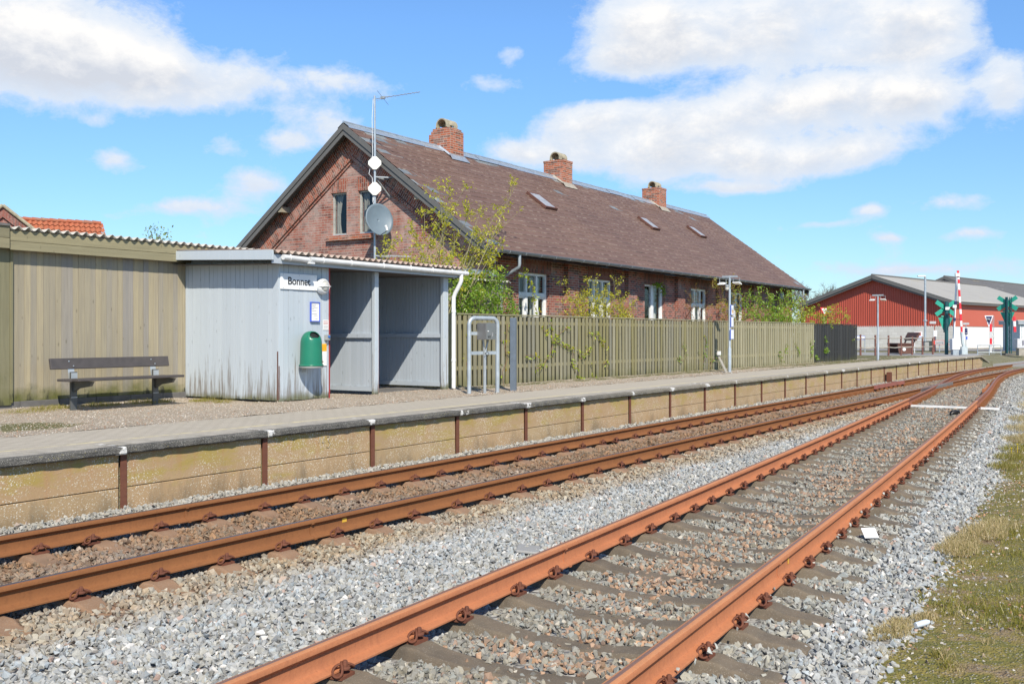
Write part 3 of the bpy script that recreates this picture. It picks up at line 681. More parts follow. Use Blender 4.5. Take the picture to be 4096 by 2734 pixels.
# ---------------------------------------------------------------- tracks
RP = [(.018, 0), (.031, -.004), (.035, -.012), (.0355, -.030), (.030, -.038), (.010, -.050), (.008, -.062), (.008, -.112), (.016, -.128), (.062, -.143), (.065, -.147), (.065, -.156)]
RP = RP + [(-a, b) for a, b in RP[::-1][:-1]] + [(-.018, 0), (-.004, .0004)]
def rail(f, d, xa, xb, name, mats, parent, welds=(), step=.6, topz=0):
    mb = MB(); n_ = int((xb - xa) / step); st = [xa + (xb - xa) * i / n_ for i in range(n_ + 1)]; k = len(RP)
    for x in st:
        px, py = off(f, x, d); m = slope(f, x); l = math.hypot(1, m)
        for (a, z) in RP: mb.v.append((px - a * m / l, py + a / l, z + topz))
    for i in range(n_):
        for j in range(k):
            j2 = (j + 1) % k; top = j in (0, 1, k - 2, k - 1) or (j == 2 and False)
            mb.f.append([i * k + j, (i + 1) * k + j, (i + 1) * k + j2, i * k + j2]); mb.mi.append(2 if j == k - 1 else (3 if j == k - 2 else (1 if j in (0, k - 3) else 0))); mb.tone.append(.5)
    mb.f.append(list(range(k))); mb.mi.append(0); mb.tone.append(.5); mb.f.append(list(range(n_ * k, n_ * k + k))); mb.mi.append(0); mb.tone.append(.5)
    for x in welds:
        b0 = len(mb.v)
        for s_ in (-.014, .014):
            px, py = off(f, x + s_, d)
            for (a, z) in RP: mb.v.append((px, py + a * 1.0 + math.copysign(.006, a) * (0 if z > -.035 else 1), z - (.006 if z < -.15 else 0) - (.001 if z > -.035 else 0)))
        for j in range(k): mb.f.append([b0 + j, b0 + k + j, b0 + k + (j + 1) % k, b0 + (j + 1) % k]); mb.mi.append(0); mb.tone.append(.5)
        mb.f += [list(range(b0, b0 + k)), list(range(b0 + k, b0 + 2 * k))]; mb.mi += [0, 0]; mb.tone += [.5, .5]
    return mb.build(name, mats, parent, smooth=35)
tm = thing('railway_track', 'straight main railway track beside the platform with polished rails on brown stained sleepers', 'railway track', (10, 6.78, -.2))
ts = thing('railway_track', 'rusty orange siding track in the foreground joining the main track at the far end', 'railway track', (10, 3.3, -.2))
mr = [M['main_rust'], M['main_rust'], M['polished_rail'], M['polished_rail']]; sr = [M['siding_rust'], M['siding_rust_top'], M['dull_rail_top'], M['siding_rust_top']]
rail(main_y, .75, -4, 78, 'rail', mr, tm, (6.0, 13.4, 21)); rail(main_y, -.75, -4, 78, 'rail', mr, tm, (6.08, 14.2, 22.5))
dr = [M['turnout_rust'], M['turnout_rust'], M['dull_rail_top'], M['dull_rail_top']]
rail(siding_y, .75, -4, 25.6, 'rail', sr, ts, (6.45, 15.2)); rail(siding_y, -.75, -4, 25.6, 'rail', sr, ts, (6.75, 16.1)); rail(siding_y, .75, 25.604, 50.5, 'rail', dr, ts); rail(siding_y, -.75, 25.604, 50.5, 'rail', dr, ts)
mb = MB(); mb.box(6.46, 6.515, 6.0195, 6.0215, -.085, -.045); mb.build('tag', M['rail_yellow'], tm)
x_, y_ = off(siding_y, 7.05, -.759); mb = MB(); mb.obox((x_, y_ - .0012, -.075), (.016, .0013, 0), (0, .001, 0), (0, 0, .022)); mb.build('tag', M['rail_yellow'], ts)

def sleeper_mb(sd=0):
    st = [(-1.24, -.245, .062), (-1.2, -.225, .075), (-.98, -.205, .082), (-.90, -.176, .088), (-.60, -.176, .088), (-.52, -.198, .086), (-.25, -.226, .08), (0, -.232, .078)]
    st = st + [(-y, z, w) for y, z, w in st[:-1][::-1]]
    st = [(lerp(p[0], q[0], t), lerp(p[1], q[1], t), lerp(p[2], q[2], t)) for p, q in zip(st, st[1:]) for t in (0, .34, .67)] + [st[-1]]
    st = [(y, z + (0 if .58 < abs(y) < .92 else .004 * mnoise.noise((y * 9, 3, sd))), w + .004 * mnoise.noise((y * 5, 9, sd))) for y, z, w in st]
    mb = MB()
    for (y, z, w) in st:
        for (xx, zz) in ((-.14, -.42), (-w - .014, z - .022), (-w, z), (w, z), (w + .014, z - .022), (.14, -.42)): mb.v.append((xx, y, zz))
    for j in range(len(st) - 1):
        for i in range(5): mb.f.append([j * 6 + i, j * 6 + i + 1, (j + 1) * 6 + i + 1, (j + 1) * 6 + i]); mb.mi.append(0); mb.tone.append(.5)
    for j in (0, len(st) - 1): mb.f.append([j * 6 + i for i in range(6)]); mb.mi.append(0); mb.tone.append(.5)
    return mb
def clip_mb(y0):
    mb = MB(); c = y0 - .098
    mb.box(-.058, .058, y0 - .118, y0 + .118, -.176, -.160)
    mb.lathe([(0, -.135), (.027, -.135), (.028, -.128), (.018, -.122), (.0135, -.121)], (0, c, 0), 12)
    mb.lathe([(.0135, -.122), (.0135, -.094), (.010, -.090), (0, -.090)], (0, c, 0), 6)
    mb.tube([(.066 * math.sin(t), c + .014 + .030 * math.sin(2 * t + .3), -.132 + .020 * math.cos(2 * t) + .008 * math.sin(t)) for t in [2 * math.pi * i / 30 for i in range(30)]], .0072, 6, closed=True)
    return mb
def lay(f, root, x0, x1, pitch, mat, mclip):
    sps = [sleeper_mb(q * 7.3).build('sleeper', mat, local=True, bevel=.010, smooth=28) for q in range(5)]
    cps = [clip_mb(.75).build('rail_clip', mclip, local=True, smooth=40), clip_mb(-.75).build('rail_clip', mclip, local=True, smooth=40)]
    x = x0; xs_ = []
    while x < x1:
        s_ = rnd.choice(sps).copy(); COL.objects.link(s_); s_.parent = root; s_.location = V((x, f(x), rnd.uniform(-.004, .002))) - root.location; s_.location.z = rnd.uniform(-.003, .001) - root.location.z
        s_.rotation_euler = (0, 0, math.atan(slope(f, x)) + rnd.uniform(-.012, .012)); xs_.append((x, f(x), s_.rotation_euler.z))
        for c in cps:
            k_ = c.copy(); COL.objects.link(k_); k_.parent = s_; k_.rotation_euler = (0, 0, rnd.uniform(-.08, .08)); k_.location = (rnd.uniform(-.015, .015), 0, 0)
            if rnd.random() < .06: k_.rotation_euler.z += .12
        x += pitch
    for o in sps + cps: bpy.data.objects.remove(o)
    return xs_
SLP = lay(main_y, tm, 1.575, 25.3, .585, M['main_concrete'], M['dark_rust']) + lay(siding_y, ts, 1.47, 25.3, .59, M['siding_concrete'], M['dark_rust'])
tn = thing('railway_turnout', 'turnout of close timber bearers where the rusty siding crosses into the main track', 'railway turnout', (38, 6, -.2))
bearer = None
for i in range(52):
    x = 26 + i * .6; y0, y1 = siding_y(x) - 1.25 + rnd.uniform(-.06, .06), main_y(x) + 1.25
    MB().box(x - .12, x + .12, y0, y1, -.34, -.172 + rnd.uniform(-.004, .0)).build('bearer', M['turnout_timber'], tn, bevel=.008)
mb = MB()
for i in range(52):
    x = 26 + i * .6
    for f in (main_y, siding_y):
        if f is siding_y and x > 50: continue
        for d in (.75, -.75):
            px, py = off(f, x, d)
            for s_ in (-1, 1): mb.box(px - .06, px + .06, py + s_ * .10 - .045, py + s_ * .10 + .045, -.172, -.10)
            mb.box(px - .08, px + .08, py - .17, py + .17, -.172, -.158)
setp(mb.build('rail_chairs', M['main_rust'], tn), kind='stuff')
mb = MB()
for i in range(14):
    x = 31 + i * .28; x2 = x + .28; fl = lambda q: .05 if q < 31.3 or q > 34.5 else 0
    mb.beam((x, main_y(x) + .75 - .085 - fl(x), -.04), (x2, main_y(x2) + .75 - .085 - fl(x2), -.04), .045, .11)
mb.build('check_rail', M['red_brown_paint'], tn)
mb = MB()
for i in range(12):
    x = 31 + i * .28; x2 = x + .28; (a, b), (c, d) = off(siding_y, x, -.75 + .085 + (.05 if i < 1 else 0)), off(siding_y, x2, -.75 + .085 + (.05 if i > 10 else 0))
    mb.beam((a, b, -.04), (c, d, -.04), .045, .11)
mb.build('check_rail', M['siding_rust'], tn)
mb = MB(); fx = 33.4
mb.prism([(30.6, main_y(30.6) - .79), (32.6, main_y(32.6) - .83), (35.6, main_y(35) - .79), (35.6, main_y(35) - .71), (33.4, 6.10), (30.6, main_y(30.6) - .71)], 'z', -.15, -.012)
mb.build('crossing_nose', M['steel_box'], tn)
mb = MB(); mb.beam((25.6, siding_y(25.6) - 1.25, -.175), (25.6, siding_y(25.6) + 1.0, -.175), .055, .05)
setp(mb.build('white_plank', M['white_paint']), 'white painted plank lying across the siding between sleepers and turnout', 'plank')
# ---------------------------------------------------------------- loose stones and grass
def hull_variants(k, seed, npts=9):
    r_ = random.Random(seed); out = []
    for _ in range(k):
        bm = bmesh.new()
        for i in range(npts):
            p = V((r_.gauss(0, 1), r_.gauss(0, 1), r_.gauss(0, 1))).normalized() * r_.uniform(.72, 1.08)
            bm.verts.new(p)
        rr = bmesh.ops.convex_hull(bm, input=bm.verts)
        bmesh.ops.delete(bm, geom=[g for g in rr['geom_interior'] if isinstance(g, bmesh.types.BMVert)], context='VERTS')
        bmesh.ops.triangulate(bm, faces=bm.faces); bm.verts.index_update()
        out.append((np.array([v.co[:] for v in bm.verts]), np.array([[v.index for v in f.verts] for f in bm.faces])))
        bm.free()
    return out
VAR = hull_variants(16, 3)
def rot_mats(n, r):
    q = r.normal(size=(n, 4)); q /= np.linalg.norm(q, axis=1)[:, None]; w, x, y, z = q.T
    return np.stack([1-2*(y*y+z*z), 2*(x*y-z*w), 2*(x*z+y*w), 2*(x*y+z*w), 1-2*(x*x+z*z), 2*(y*z-x*w), 2*(x*z-y*w), 2*(y*z+x*w), 1-2*(x*x+y*y)], 1).reshape(n, 3, 3)
def mesh_arrays(name, vs, tris, mat, tone=None, col=None):
    me = bpy.data.meshes.new(name); me.vertices.add(len(vs)); me.vertices.foreach_set('co', vs.astype(np.float32).ravel())
    me.loops.add(len(tris) * 3); me.loops.foreach_set('vertex_index', tris.astype(np.int32).ravel())
    me.polygons.add(len(tris)); me.polygons.foreach_set('loop_start', np.arange(0, len(tris) * 3, 3, dtype=np.int32))
    me.update(calc_edges=True); me.shade_flat(); me.materials.append(mat)
    if tone is not None: me.attributes.new('tone', 'FLOAT', 'FACE').data.foreach_set('value', tone.astype(np.float32))
    if col is not None:
        c4 = np.ones((len(tris), 4), np.float32); c4[:, :3] = col; me.attributes.new('col', 'FLOAT_COLOR', 'FACE').data.foreach_set('color', c4.ravel())
    o = bpy.data.objects.new(name, me); COL.objects.link(o); return o
def stones(name, P, size, cols, seed, flat=.72, mat='ballast_stone'):
    r = np.random.RandomState(seed); n_ = len(P); vi = r.randint(0, len(VAR), n_)
    sc = np.stack([size * r.uniform(.85, 1.3, n_), size * r.uniform(.75, 1.05, n_), size * r.uniform(flat - .2, flat + .12, n_)], 1)
    RM = rot_mats(n_, r); VS, TS, CS = [], [], []; b = 0
    for k, (v, f) in enumerate(VAR):
        idx = np.where(vi == k)[0]
        if not len(idx): continue
        pts = np.einsum('nij,nvj->nvi', RM[idx], v[None] * sc[idx][:, None, :]) + P[idx][:, None, :]
        VS.append(pts.reshape(-1, 3)); TS.append((f[None] + (np.arange(len(idx)) * len(v))[:, None, None] + b).reshape(-1, 3)); CS.append(np.repeat(cols[idx], len(f), 0)); b += len(idx) * len(v)
    return mesh_arrays(name, np.concatenate(VS), np.concatenate(TS), M[mat], col=np.concatenate(CS))

def scatter_ballast():
    r = np.random.RandomState(21); P = []
    bands = [(2.0, 9, 1500, 1.0), (9, 16, 950, 1.05), (16, 25, 480, 1.25), (25, 40, 330, 1.4), (40, 58, 130, 1.7)]
    for xa, xb, dens, sm in bands:
        n_ = int((xb - xa) * 7.8 * dens); x = r.uniform(xa, xb, n_); y = r.uniform(.4, 8.45, n_)
        P.append(np.stack([x, y, np.full(n_, sm)], 1))
    P = np.concatenate(P); x, y, sm = P.T
    # what the camera could see, with a margin
    X = SF * x - CF * y; Y = CF * x + SF * y; ok = (Y > 3.4) & (np.abs(X) < .68 * Y + .9)
    by = np.array([edge_y(a) for a in x]); vy = np.array([verge_y(a) for a in x]); my = np.array([main_y(a) for a in x]); sy = np.array([siding_y(a) for a in x])
    ok &= (y < by + .06) & (y > vy - .05 - r.exponential(.12, len(x)))
    d, e = y - my, y - sy
    onrail = np.zeros(len(x), bool)
    for q in (d, e):
        for s_ in (.75, -.75): onrail |= np.abs(q - s_) < .078
    for (sx_, sy_, an) in SLP:
        near = np.abs(x - sx_) < .35
        dx, dy = x[near] - sx_, y[near] - sy_; lx = dx * math.cos(an) + dy * math.sin(an); ly = -dx * math.sin(an) + dy * math.cos(an)
        seat = np.abs(np.abs(ly) - .75) < .24
        keep = (np.abs(lx) > np.where(seat, .125, .112)) | (np.abs(ly) > 1.255) | ((r.uniform(size=len(lx)) < (.48 if abs(sy_ - main_y(sx_)) < .01 else .17)) & ~seat)
        ok[np.where(near)[0][~keep]] = False
    bx = (x > 26) & (np.abs(((x - 26 + .3) % .6) - .3) < .125) & (r.uniform(size=len(x)) > .12); ok &= ~bx
    x, y, sm, d, e, onrail = x[ok], y[ok], sm[ok], d[ok], e[ok], onrail[ok]; n_ = len(x)
    size = r.lognormal(math.log(.0235), .26, n_).clip(.012, .046) * sm
    z = np.array([bz(a, b) for a, b in zip(x, y)]) + r.uniform(-.016, .012, n_) + .012 * np.array([mnoise.noise((a * 3, b * 3, 1)) for a, b in zip(x, y)])
    # lower next to the rail foot
    for q in (d, e):
        for s_ in (.75, -.75): z -= (.012 if q is d else .028) * np.exp(-((q - s_) / .11) ** 2)
    z = np.where(onrail, np.minimum(z, -.163 - size * 1.05), z)
    # colour by place
    br = r.uniform(.70, 1.10, n_); g = np.stack([.425 * br, .432 * br, .418 * br], 1)
    tint = r.uniform(size=n_); g[tint < .22] *= (1.04, 1.0, .92); g[(tint > .22) & (tint < .4)] *= (.93, 1.0, 1.06); g[tint > .955] = np.array([.66, .64, .60]); g[(tint > .93) & (tint < .955)] = np.array([.46, .34, .28])
    nz = np.array([mnoise.noise((a * 1.1, b * 1.1, 5)) for a, b in zip(x, y)])
    rustw = np.clip((1.0 - np.abs(d) / .86) * 4, 0, 1); t1 = np.clip(rustw * 1.0 + nz * .35, 0, 1) * (np.abs(d) < .95)
    br2 = r.uniform(.5, 1.15, n_)[:, None]; brown = np.where((r.uniform(size=n_) < .55)[:, None], np.array([.31, .17, .078]) * br2, np.array([.265, .18, .105]) * br2)
    sh = np.clip(1 - (np.abs(d + 1.05) / .52) ** 2 + nz * .5, 0, 1) * ((d < -.7) & (d > -1.9)); tan = np.where((r.uniform(size=n_) < .5)[:, None], np.array([.40, .29, .17]) * br2, np.array([.44, .375, .265]) * br2)
    pl = (d > .85); tanp = np.array([.42, .385, .31]) * br2
    col = g.copy()
    col = col * (1 - sh[:, None] * .9) + tan * sh[:, None] * .9
    col = col * (1 - t1[:, None] * .92) + brown * t1[:, None] * .92
    col[pl] = (col * .45 + tanp * .55)[pl]
    ins = (np.abs(e) < .72) & (d < -1); pr = np.clip(.04 + .34 * np.exp(-((e + .12) / .42) ** 2) + nz * .45, 0, .8)
    ru = ins & (r.uniform(size=n_) < pr); col[ins & ~ru] *= np.array([.74, .70, .62]); nearD = (e < -.72) & (e > -1.2); col[nearD] *= np.array([.88, .86, .80]); col[ru] = (np.array([.36, .20, .10]) * r.uniform(.45, 1.15, n_)[:, None] + .22 * g)[ru]
    far = np.clip((x - 24) / 10, 0, 1)[:, None]; col = col * (1 - far * .35) + np.array([.30, .27, .22]) * far * .35
    o = stones('ballast', np.stack([x, y, z], 1), size, col, 4); return o
o = scatter_ballast(); setp(o, 'grey and rust stained crushed stone ballast spread round the rails', 'ballast', kind='stuff')
# a few stones lying on the rail foot and sleepers
r = np.random.RandomState(77); xs_ = r.uniform(4, 20, 46); ed = np.array([off(siding_y, a, -.75 - r.uniform(.05, .14)) for a in xs_])
def grey(n_, r, a=.3, b=.5): q = r.uniform(a, b, n_)[:, None]; return q * np.array([[1, 1.02, .93]])
o = stones('stray_stones', np.column_stack([ed, r.uniform(-.142, -.12, 46)]), r.uniform(.014, .026, 46), grey(46, r), 8); setp(o, 'pale stones lying on the foot of the rusty siding rail', 'stones', kind='stuff')

# shell gravel on the platform and pebbles in the verge
def scatter_pebbles():
    r = np.random.RandomState(31); n_ = 26000; x = np.concatenate([r.uniform(6, 22, n_), r.uniform(22, 56, 9000)]); y = r.uniform(9.9, 14.2, len(x))
    lim = np.where(x < 11.2, 14.0, np.where(x < 15.7, np.where(x < 12.35, 11.8, 13.5), np.array([fence_y(a) + .2 for a in x]))); ed = np.array([edge_y(a) for a in x])
    ok = (y < lim) & (y > ed + 1.98 + r.exponential(.05, len(x)) * -1.5); x, y = x[ok], y[ok]; n_ = len(x)
    z = np.array([max(grz(a, b), pz(a, pd(a, b))) if pd(a, b) > 2.0 else pz(a, pd(a, b)) for a, b in zip(x, y)])
    pal = np.array([[.40, .33, .25], [.54, .47, .37], [.68, .62, .54], [.32, .25, .19], [.52, .46, .36], [.58, .55, .50], [.46, .27, .17], [.50, .42, .32]]); c = pal[r.randint(0, 8, n_)] * r.uniform(.75, 1.2, n_)[:, None]
    return stones('gravel_pebbles', np.stack([x, y, z + .002], 1), r.uniform(.004, .0115, n_) * (1 + (x > 22) * .6), c, 12, .5)
setp(scatter_pebbles(), 'pale shell and pebble gravel strewn between the paving and the sheds', 'gravel', kind='stuff')
def scatter_verge_pebbles():
    r = np.random.RandomState(41); n_ = 26000; x = r.uniform(4, 24, n_); k = r.uniform(-.15, 2.6, n_); y = np.array([verge_y(a) for a in x]) - k + .05
    nz = np.array([mnoise.noise((a * 1.6, b * 1.6, 9)) for a, b in zip(x, y)]); ok = r.uniform(size=n_) < np.clip(.16 + .9 * nz + .75 * np.exp(-k / .35), 0, 1); x, y = x[ok], y[ok]; n_ = len(x)
    z = np.array([vz(a, b) for a, b in zip(x, y)]); pal = np.array([[.42, .34, .24], [.55, .5, .43], [.62, .58, .52], [.30, .23, .16], [.45, .25, .14], [.36, .36, .35]])
    return stones('verge_pebbles', np.stack([x, y, z + .003], 1), r.uniform(.006, .02, n_), pal[r.randint(0, 6, n_)] * r.uniform(.7, 1.15, n_)[:, None], 15, .55)
setp(scatter_verge_pebbles(), 'small pale pebbles scattered through the mossy verge', 'pebbles', kind='stuff')

def blades(name, P, h, lean, w, mat, seed, tone):
    r = np.random.RandomState(seed); n_ = len(P); a = r.uniform(0, 2 * np.pi, n_); b = r.uniform(0, 2 * np.pi, n_)
    sx_, sy_ = np.cos(a) * w, np.sin(a) * w; lx, ly = np.cos(b) * lean * h, np.sin(b) * lean * h
    p0 = P + np.stack([-sx_, -sy_, 0 * h], 1); p1 = P + np.stack([sx_, sy_, 0 * h], 1)
    m0 = P + np.stack([lx * .35 - sx_ * .7, ly * .35 - sy_ * .7, h * .6], 1); m1 = P + np.stack([lx * .35 + sx_ * .7, ly * .35 + sy_ * .7, h * .6], 1); t = P + np.stack([lx, ly, h * (1 - .25 * lean)], 1)
    vs = np.stack([p0, p1, m0, m1, t], 1).reshape(-1, 3); f = np.array([[0, 1, 3], [0, 3, 2], [2, 3, 4]]); tr = (f[None] + (np.arange(n_) * 5)[:, None, None]).reshape(-1, 3)
    return mesh_arrays(name, vs, tr, M[mat], tone=np.repeat(tone, 3))
def verge_grass():
    r = np.random.RandomState(51); n_ = 150000; x = 4 + 26 * r.uniform(0, 1, n_) ** 1.5; k = r.uniform(-.1, 1, n_) * np.where(x < 14, 2.9, 3.2); y = np.array([verge_y(a) for a in x]) - k
    nz = np.array([mnoise.noise((a * .9, b * 1.4, 2)) + .5 * mnoise.noise((a * 3.1, b * 3.1, 4)) for a, b in zip(x, y)])
    ok = r.uniform(size=n_) < np.clip(.16 + nz * 1.1, .03, 1) * np.clip(k / .3 + .25, .05, 1); x, y, nz = x[ok], y[ok], nz[ok]; n_ = len(x)
    z = np.array([vz(a, b) for a, b in zip(x, y)]) - .004; h = r.uniform(.012, .04, n_) * (1 + np.clip(nz, 0, 1) * 1.6) * np.where(r.uniform(size=n_) < .04, 2.4, 1)
    return blades('verge_grass', np.stack([x, y, z], 1), h, r.uniform(.2, 1.1, n_), r.uniform(.0014, .003, n_), 'grass_blade', 52, np.clip(r.uniform(size=n_) * .9 - nz * .2, 0, 1))
setp(verge_grass(), 'short thin grass and moss growing on the near verge', 'grass', kind='stuff')
def tuft(name, spots, label, mat='dry_blade', seed=1):
    r = np.random.RandomState(seed); P, Hh = [], []
    for (x, y, z, rad, n_, h) in spots:
        a = r.uniform(0, 2 * np.pi, n_); q = rad * np.sqrt(r.uniform(size=n_)); P.append(np.stack([x + q * np.cos(a) * 1.5, y + q * np.sin(a), np.full(n_, z)], 1)); Hh.append(r.uniform(.45, 1.1, n_) * h * (1 - .5 * q / rad))
    P, Hh = np.concatenate(P), np.concatenate(Hh); n_ = len(P)
    return setp(blades(name, P, Hh, r.uniform(.25, 1.2, n_), r.uniform(.0012, .0026, n_), mat, seed + 1, r.uniform(size=n_)), label, 'grass tuft')
tuft('grass_tuft', [(9.1, 1.50, -.27, .17, 800, .14), (9.5, 1.52, -.27, .14, 600, .13), (10.0, 1.42, -.27, .2, 900, .17), (10.5, 1.35, -.27, .18, 500, .13)], 'tall half dry grass tuft leaning over the edge of the ballast', seed=61)
tuft('grass_tuft', [(6.3, 1.50, -.28, .09, 450, .08), (6.42, 1.42, -.28, .10, 500, .085), (6.6, 1.42, -.28, .09, 420, .08), (6.85, 1.32, -.28, .08, 300, .07)], 'straw coloured dead grass tufts by the white bottle', seed=63)
tuft('grass_tuft', [(15.2, 1.9, -.27, .22, 600, .13), (16.4, 1.95, -.27, .25, 800, .14), (17.6, 2.0, -.27, .3, 700, .17)], 'green and dry grass tuft round the two dandelions', 'grass_blade', seed=65)
tuft('grass_tuft', [(19.2, 2.05, -.27, .4, 1400, .2), (21.5, 2.2, -.27, .5, 1600, .22), (24, 2.4, -.28, .6, 1600, .22), (28, 2.8, -.28, .8, 1800, .24), (33, 3.1, -.28, .9, 1800, .25)], 'long strip of pale dry grass along the far right edge of the ballast', seed=67)
def verge_tufts():
    r = np.random.RandomState(91); sp = []
    for _ in range(85):
        x = 4 + 20 * r.uniform() ** 1.6; k = r.uniform(.02, 2.4) ** 1; y = verge_y(x) - k; sp.append((x, y, vz(x, y) - .005, r.uniform(.03, .09), int(r.uniform(40, 130)), r.uniform(.05, .11)))
    tuft('verge_tufts', sp, 'scattered tufts of dry and green grass over the mossy verge', 'dry_blade', 93); o = bpy.data.objects['verge_tufts']; o['kind'] = 'stuff'; del o['category']
    sp = [(a, b + .05, c, d * .8, e, f * .8) for a, b, c, d, e, f in sp[::2]]
    tuft('verge_weeds', sp, 'low green weeds scattered over the mossy verge', 'grass_blade', 95); o = bpy.data.objects['verge_weeds']; o['kind'] = 'stuff'; del o['category']
verge_tufts()
for nm, sp, lb in (('grass_tuft', [(8.6, 13.75, .46, .25, 700, .10), (9.35, 13.7, .46, .22, 600, .10), (10.2, 13.65, .46, .3, 700, .12), (11.0, 13.3, .45, .2, 500, .11), (8.1, 13.6, .45, .3, 500, .08)], 'green grass and weeds growing at the foot of the shed behind the bench'),
                   ('grass_tuft', [(11.15, 12.9, .44, .2, 500, .10), (11.3, 12.2, .44, .14, 350, .08), (12.75, 11.72, .44, .06, 60, .11)], 'fresh green grass along the base of the pale blue shelter')):
    tuft(nm, sp, lb, 'grass_blade', seed=int(sp[0][0] * 10))
mb = MB()
for (x, y, h) in ((16.75, 2.0, .11), (17.2, 1.97, .13)):
    mb.tube([(x, y, -.28), (x + .01, y, -.28 + h)], .0025, 4)
    for i in range(16):
        a = i * 2.39; mb.poly([(x, y, -.28 + h), (x + .022 * math.cos(a), y + .022 * math.sin(a), -.272 + h), (x + .022 * math.cos(a + .35), y + .022 * math.sin(a + .35), -.272 + h)], t=rnd.random())
setp(mb.build('dandelion', M['dandelion'], recalc=False), 'pair of yellow dandelion flowers in the grass beside the ballast', 'flower')
# litter
mb = MB(); mb.obox((8.93, 2.17, -.165), (.042, -.048, .0), (.034, .026, .034), (0, -.001, .003)); setp(mb.build('plastic_card', M['sign_white'], bevel=.004), 'white rectangular plastic sheet lying on the siding sleepers', 'litter')
mb = MB(); mb.tube([(6.60, 1.33, -.265), (6.66, 1.30, -.262), (6.70, 1.28, -.26), (6.72, 1.27, -.26)], [.018, .02, .018, .010], 10); setp(mb.build('bottle', M['bottle'], smooth=60), 'small pale plastic bottle lying in the straw grass', 'litter')
x_, y_ = 23.7, siding_y(23.7) - .43
mb = MB(); mb.tube([(x_ - .1, y_ + .06, -.20), (x_ - .06, y_ + .04, -.17), (x_ + .04, y_ - .02, -.16), (x_ + .12, y_ - .06, -.17), (x_ + .15, y_ - .08, -.19)], [.03, .055, .06, .05, .02], 10); setp(mb.build('shoe', M['black_rubber'], smooth=60), 'black rounded rubber object lying between the siding rails', 'litter')
mb = MB(); mb.obox((6.93, 4.40, -.212), (.11, .06, 0), (-.05, .08, .01), (0, 0, .012)); setp(mb.build('grey_slab', M['grey_board'], bevel=.008), 'flat grey slab half buried in the ballast by the siding rail', 'slab')
# ---------------------------------------------------------------- station house
RY, RZ, SL = 18.03, 7.05, .741             # ridge line and pitch
X0, X1, Y0, Y1 = 19.78, 43.42, 13.86, 22.20
def roof_z(y): return RZ - SL * abs(y - RY)
hs = thing('station_house', 'long red brick station house with brown slate roof and three chimneys behind the fence', 'house', (31.6, 18, .4))
TH = .3; ZB = .35
def under(y): return roof_z(y) - .12
# gable wall with two window openings, built in upright strips
gw = [(17.33, 17.86), (18.28, 18.82)]; gz0, gz1 = 4.20, 5.33
def gable(mb, x0, x1, openings):
    cuts = [Y0] + [c for o in openings for c in o] + [Y1]; cuts = sorted(set(cuts + [RY]))
    for a, b in zip(cuts, cuts[1:]):
        op = any(o[0] - 1e-6 <= a and b <= o[1] + 1e-6 for o in openings)
        if op:
            mb.box(x0, x1, a, b, ZB, gz0); mb.prism([(a, gz1), (b, gz1), (b, under(b)), (a, under(a))], 'x', x0, x1)
        else: mb.prism([(a, ZB), (b, ZB), (b, under(b)), (a, under(a))], 'x', x0, x1)
mb = MB(); gable(mb, X0, X0 + TH, gw); gable_wall = mb.build('gable_wall', M['gable_brick'], hs)
mb = MB(); gable(mb, X1 - TH, X1, []); mb.build('gable_wall', M['front_brick'], hs)
mb = MB(); mb.box(X0 + TH, X1 - TH, Y1 - TH, Y1, ZB, under(Y1)); mb.build('back_wall', M['front_brick'], hs)
# front wall with openings
WINX = [21.37 + 3.655 * k for k in range(5)]
OPEN = [(WINX[0], WINX[0] + 1.5, 1.25, 3.16), (WINX[1], WINX[1] + 1.5, 1.25, 3.16), (WINX[2], WINX[2] + 1.5, .75, 3.16), (WINX[3], WINX[3] + 1.5, 1.25, 3.16), (WINX[4], WINX[4] + 1.5, .75, 3.16)]
mb = MB(); cx = X0 + TH; top = under(Y0) - .02
for (a, b, z0, z1) in OPEN:
    mb.box(cx, a, Y0, Y0 + TH, ZB, top); mb.box(a, b, Y0, Y0 + TH, ZB, z0); mb.box(a, b, Y0, Y0 + TH, z1, top); cx = b
mb.box(cx, 40.3, Y0, Y0 + TH, ZB, top); mb.box(40.3, 41.8, Y0, Y0 + TH, ZB, 1.3); mb.box(40.3, 41.8, Y0, Y0 + TH, 3.16, top); mb.box(41.8, X1 - TH, Y0, Y0 + TH, ZB, top)
mb.build('front_wall', M['front_brick'], hs)
MB().box(40.3, 41.8, Y0 + .10, Y0 + .2, 1.3, 3.16).build('walled_up_window', M['walled_brick'], hs)
for (a, b, z0, z1) in OPEN + [(40.3, 41.8, 1.3, 3.16)]:                       # soldier course heads
    mb = MB(); h = .36
    for i in range(10):
        xa, xb = lerp(a - .06, b + .06, i / 10), lerp(a - .06, b + .06, (i + 1) / 10)
        ar = lambda q: .045 * (1 - ((q - (a + b) / 2) / .8) ** 2)
        for (za, zb, za2, zb2) in ((z1 - .005, z1 + h + ar(xa), z1 - .005, z1 + h + ar(xb)),):
            p = [(xa, Y0 - .012, za), (xb, Y0 - .012, za2), (xb, Y0 - .012, zb2), (xa, Y0 - .012, zb)]
            mb.poly(p, uv=[(q[2], q[0]) for q in p])
    mb.poly([(a - .06, Y0 - .012, z1 - .005), (b + .06, Y0 - .012, z1 - .005), (b + .06, Y0 + .1, z1 - .005), (a - .06, Y0 + .1, z1 - .005)])
    mb.build('window_arch', M['soldier_brick'], hs, recalc=False)
for k in range(6):                                                           # pilasters between the windows
    xa = 23.66 + 3.655 * k
    if k == 5: xa = 42.35
    MB().box(xa, xa + .60, Y0 - .12, Y0 - .001, ZB, under(Y0 - .12) - .01).build('pilaster', M['front_brick'], hs)
mb = MB(); mb.box(X0 - .02, X1, Y0 - .06, Y0 - .001, ZB, .95); mb.build('plinth', M['front_brick'], hs)
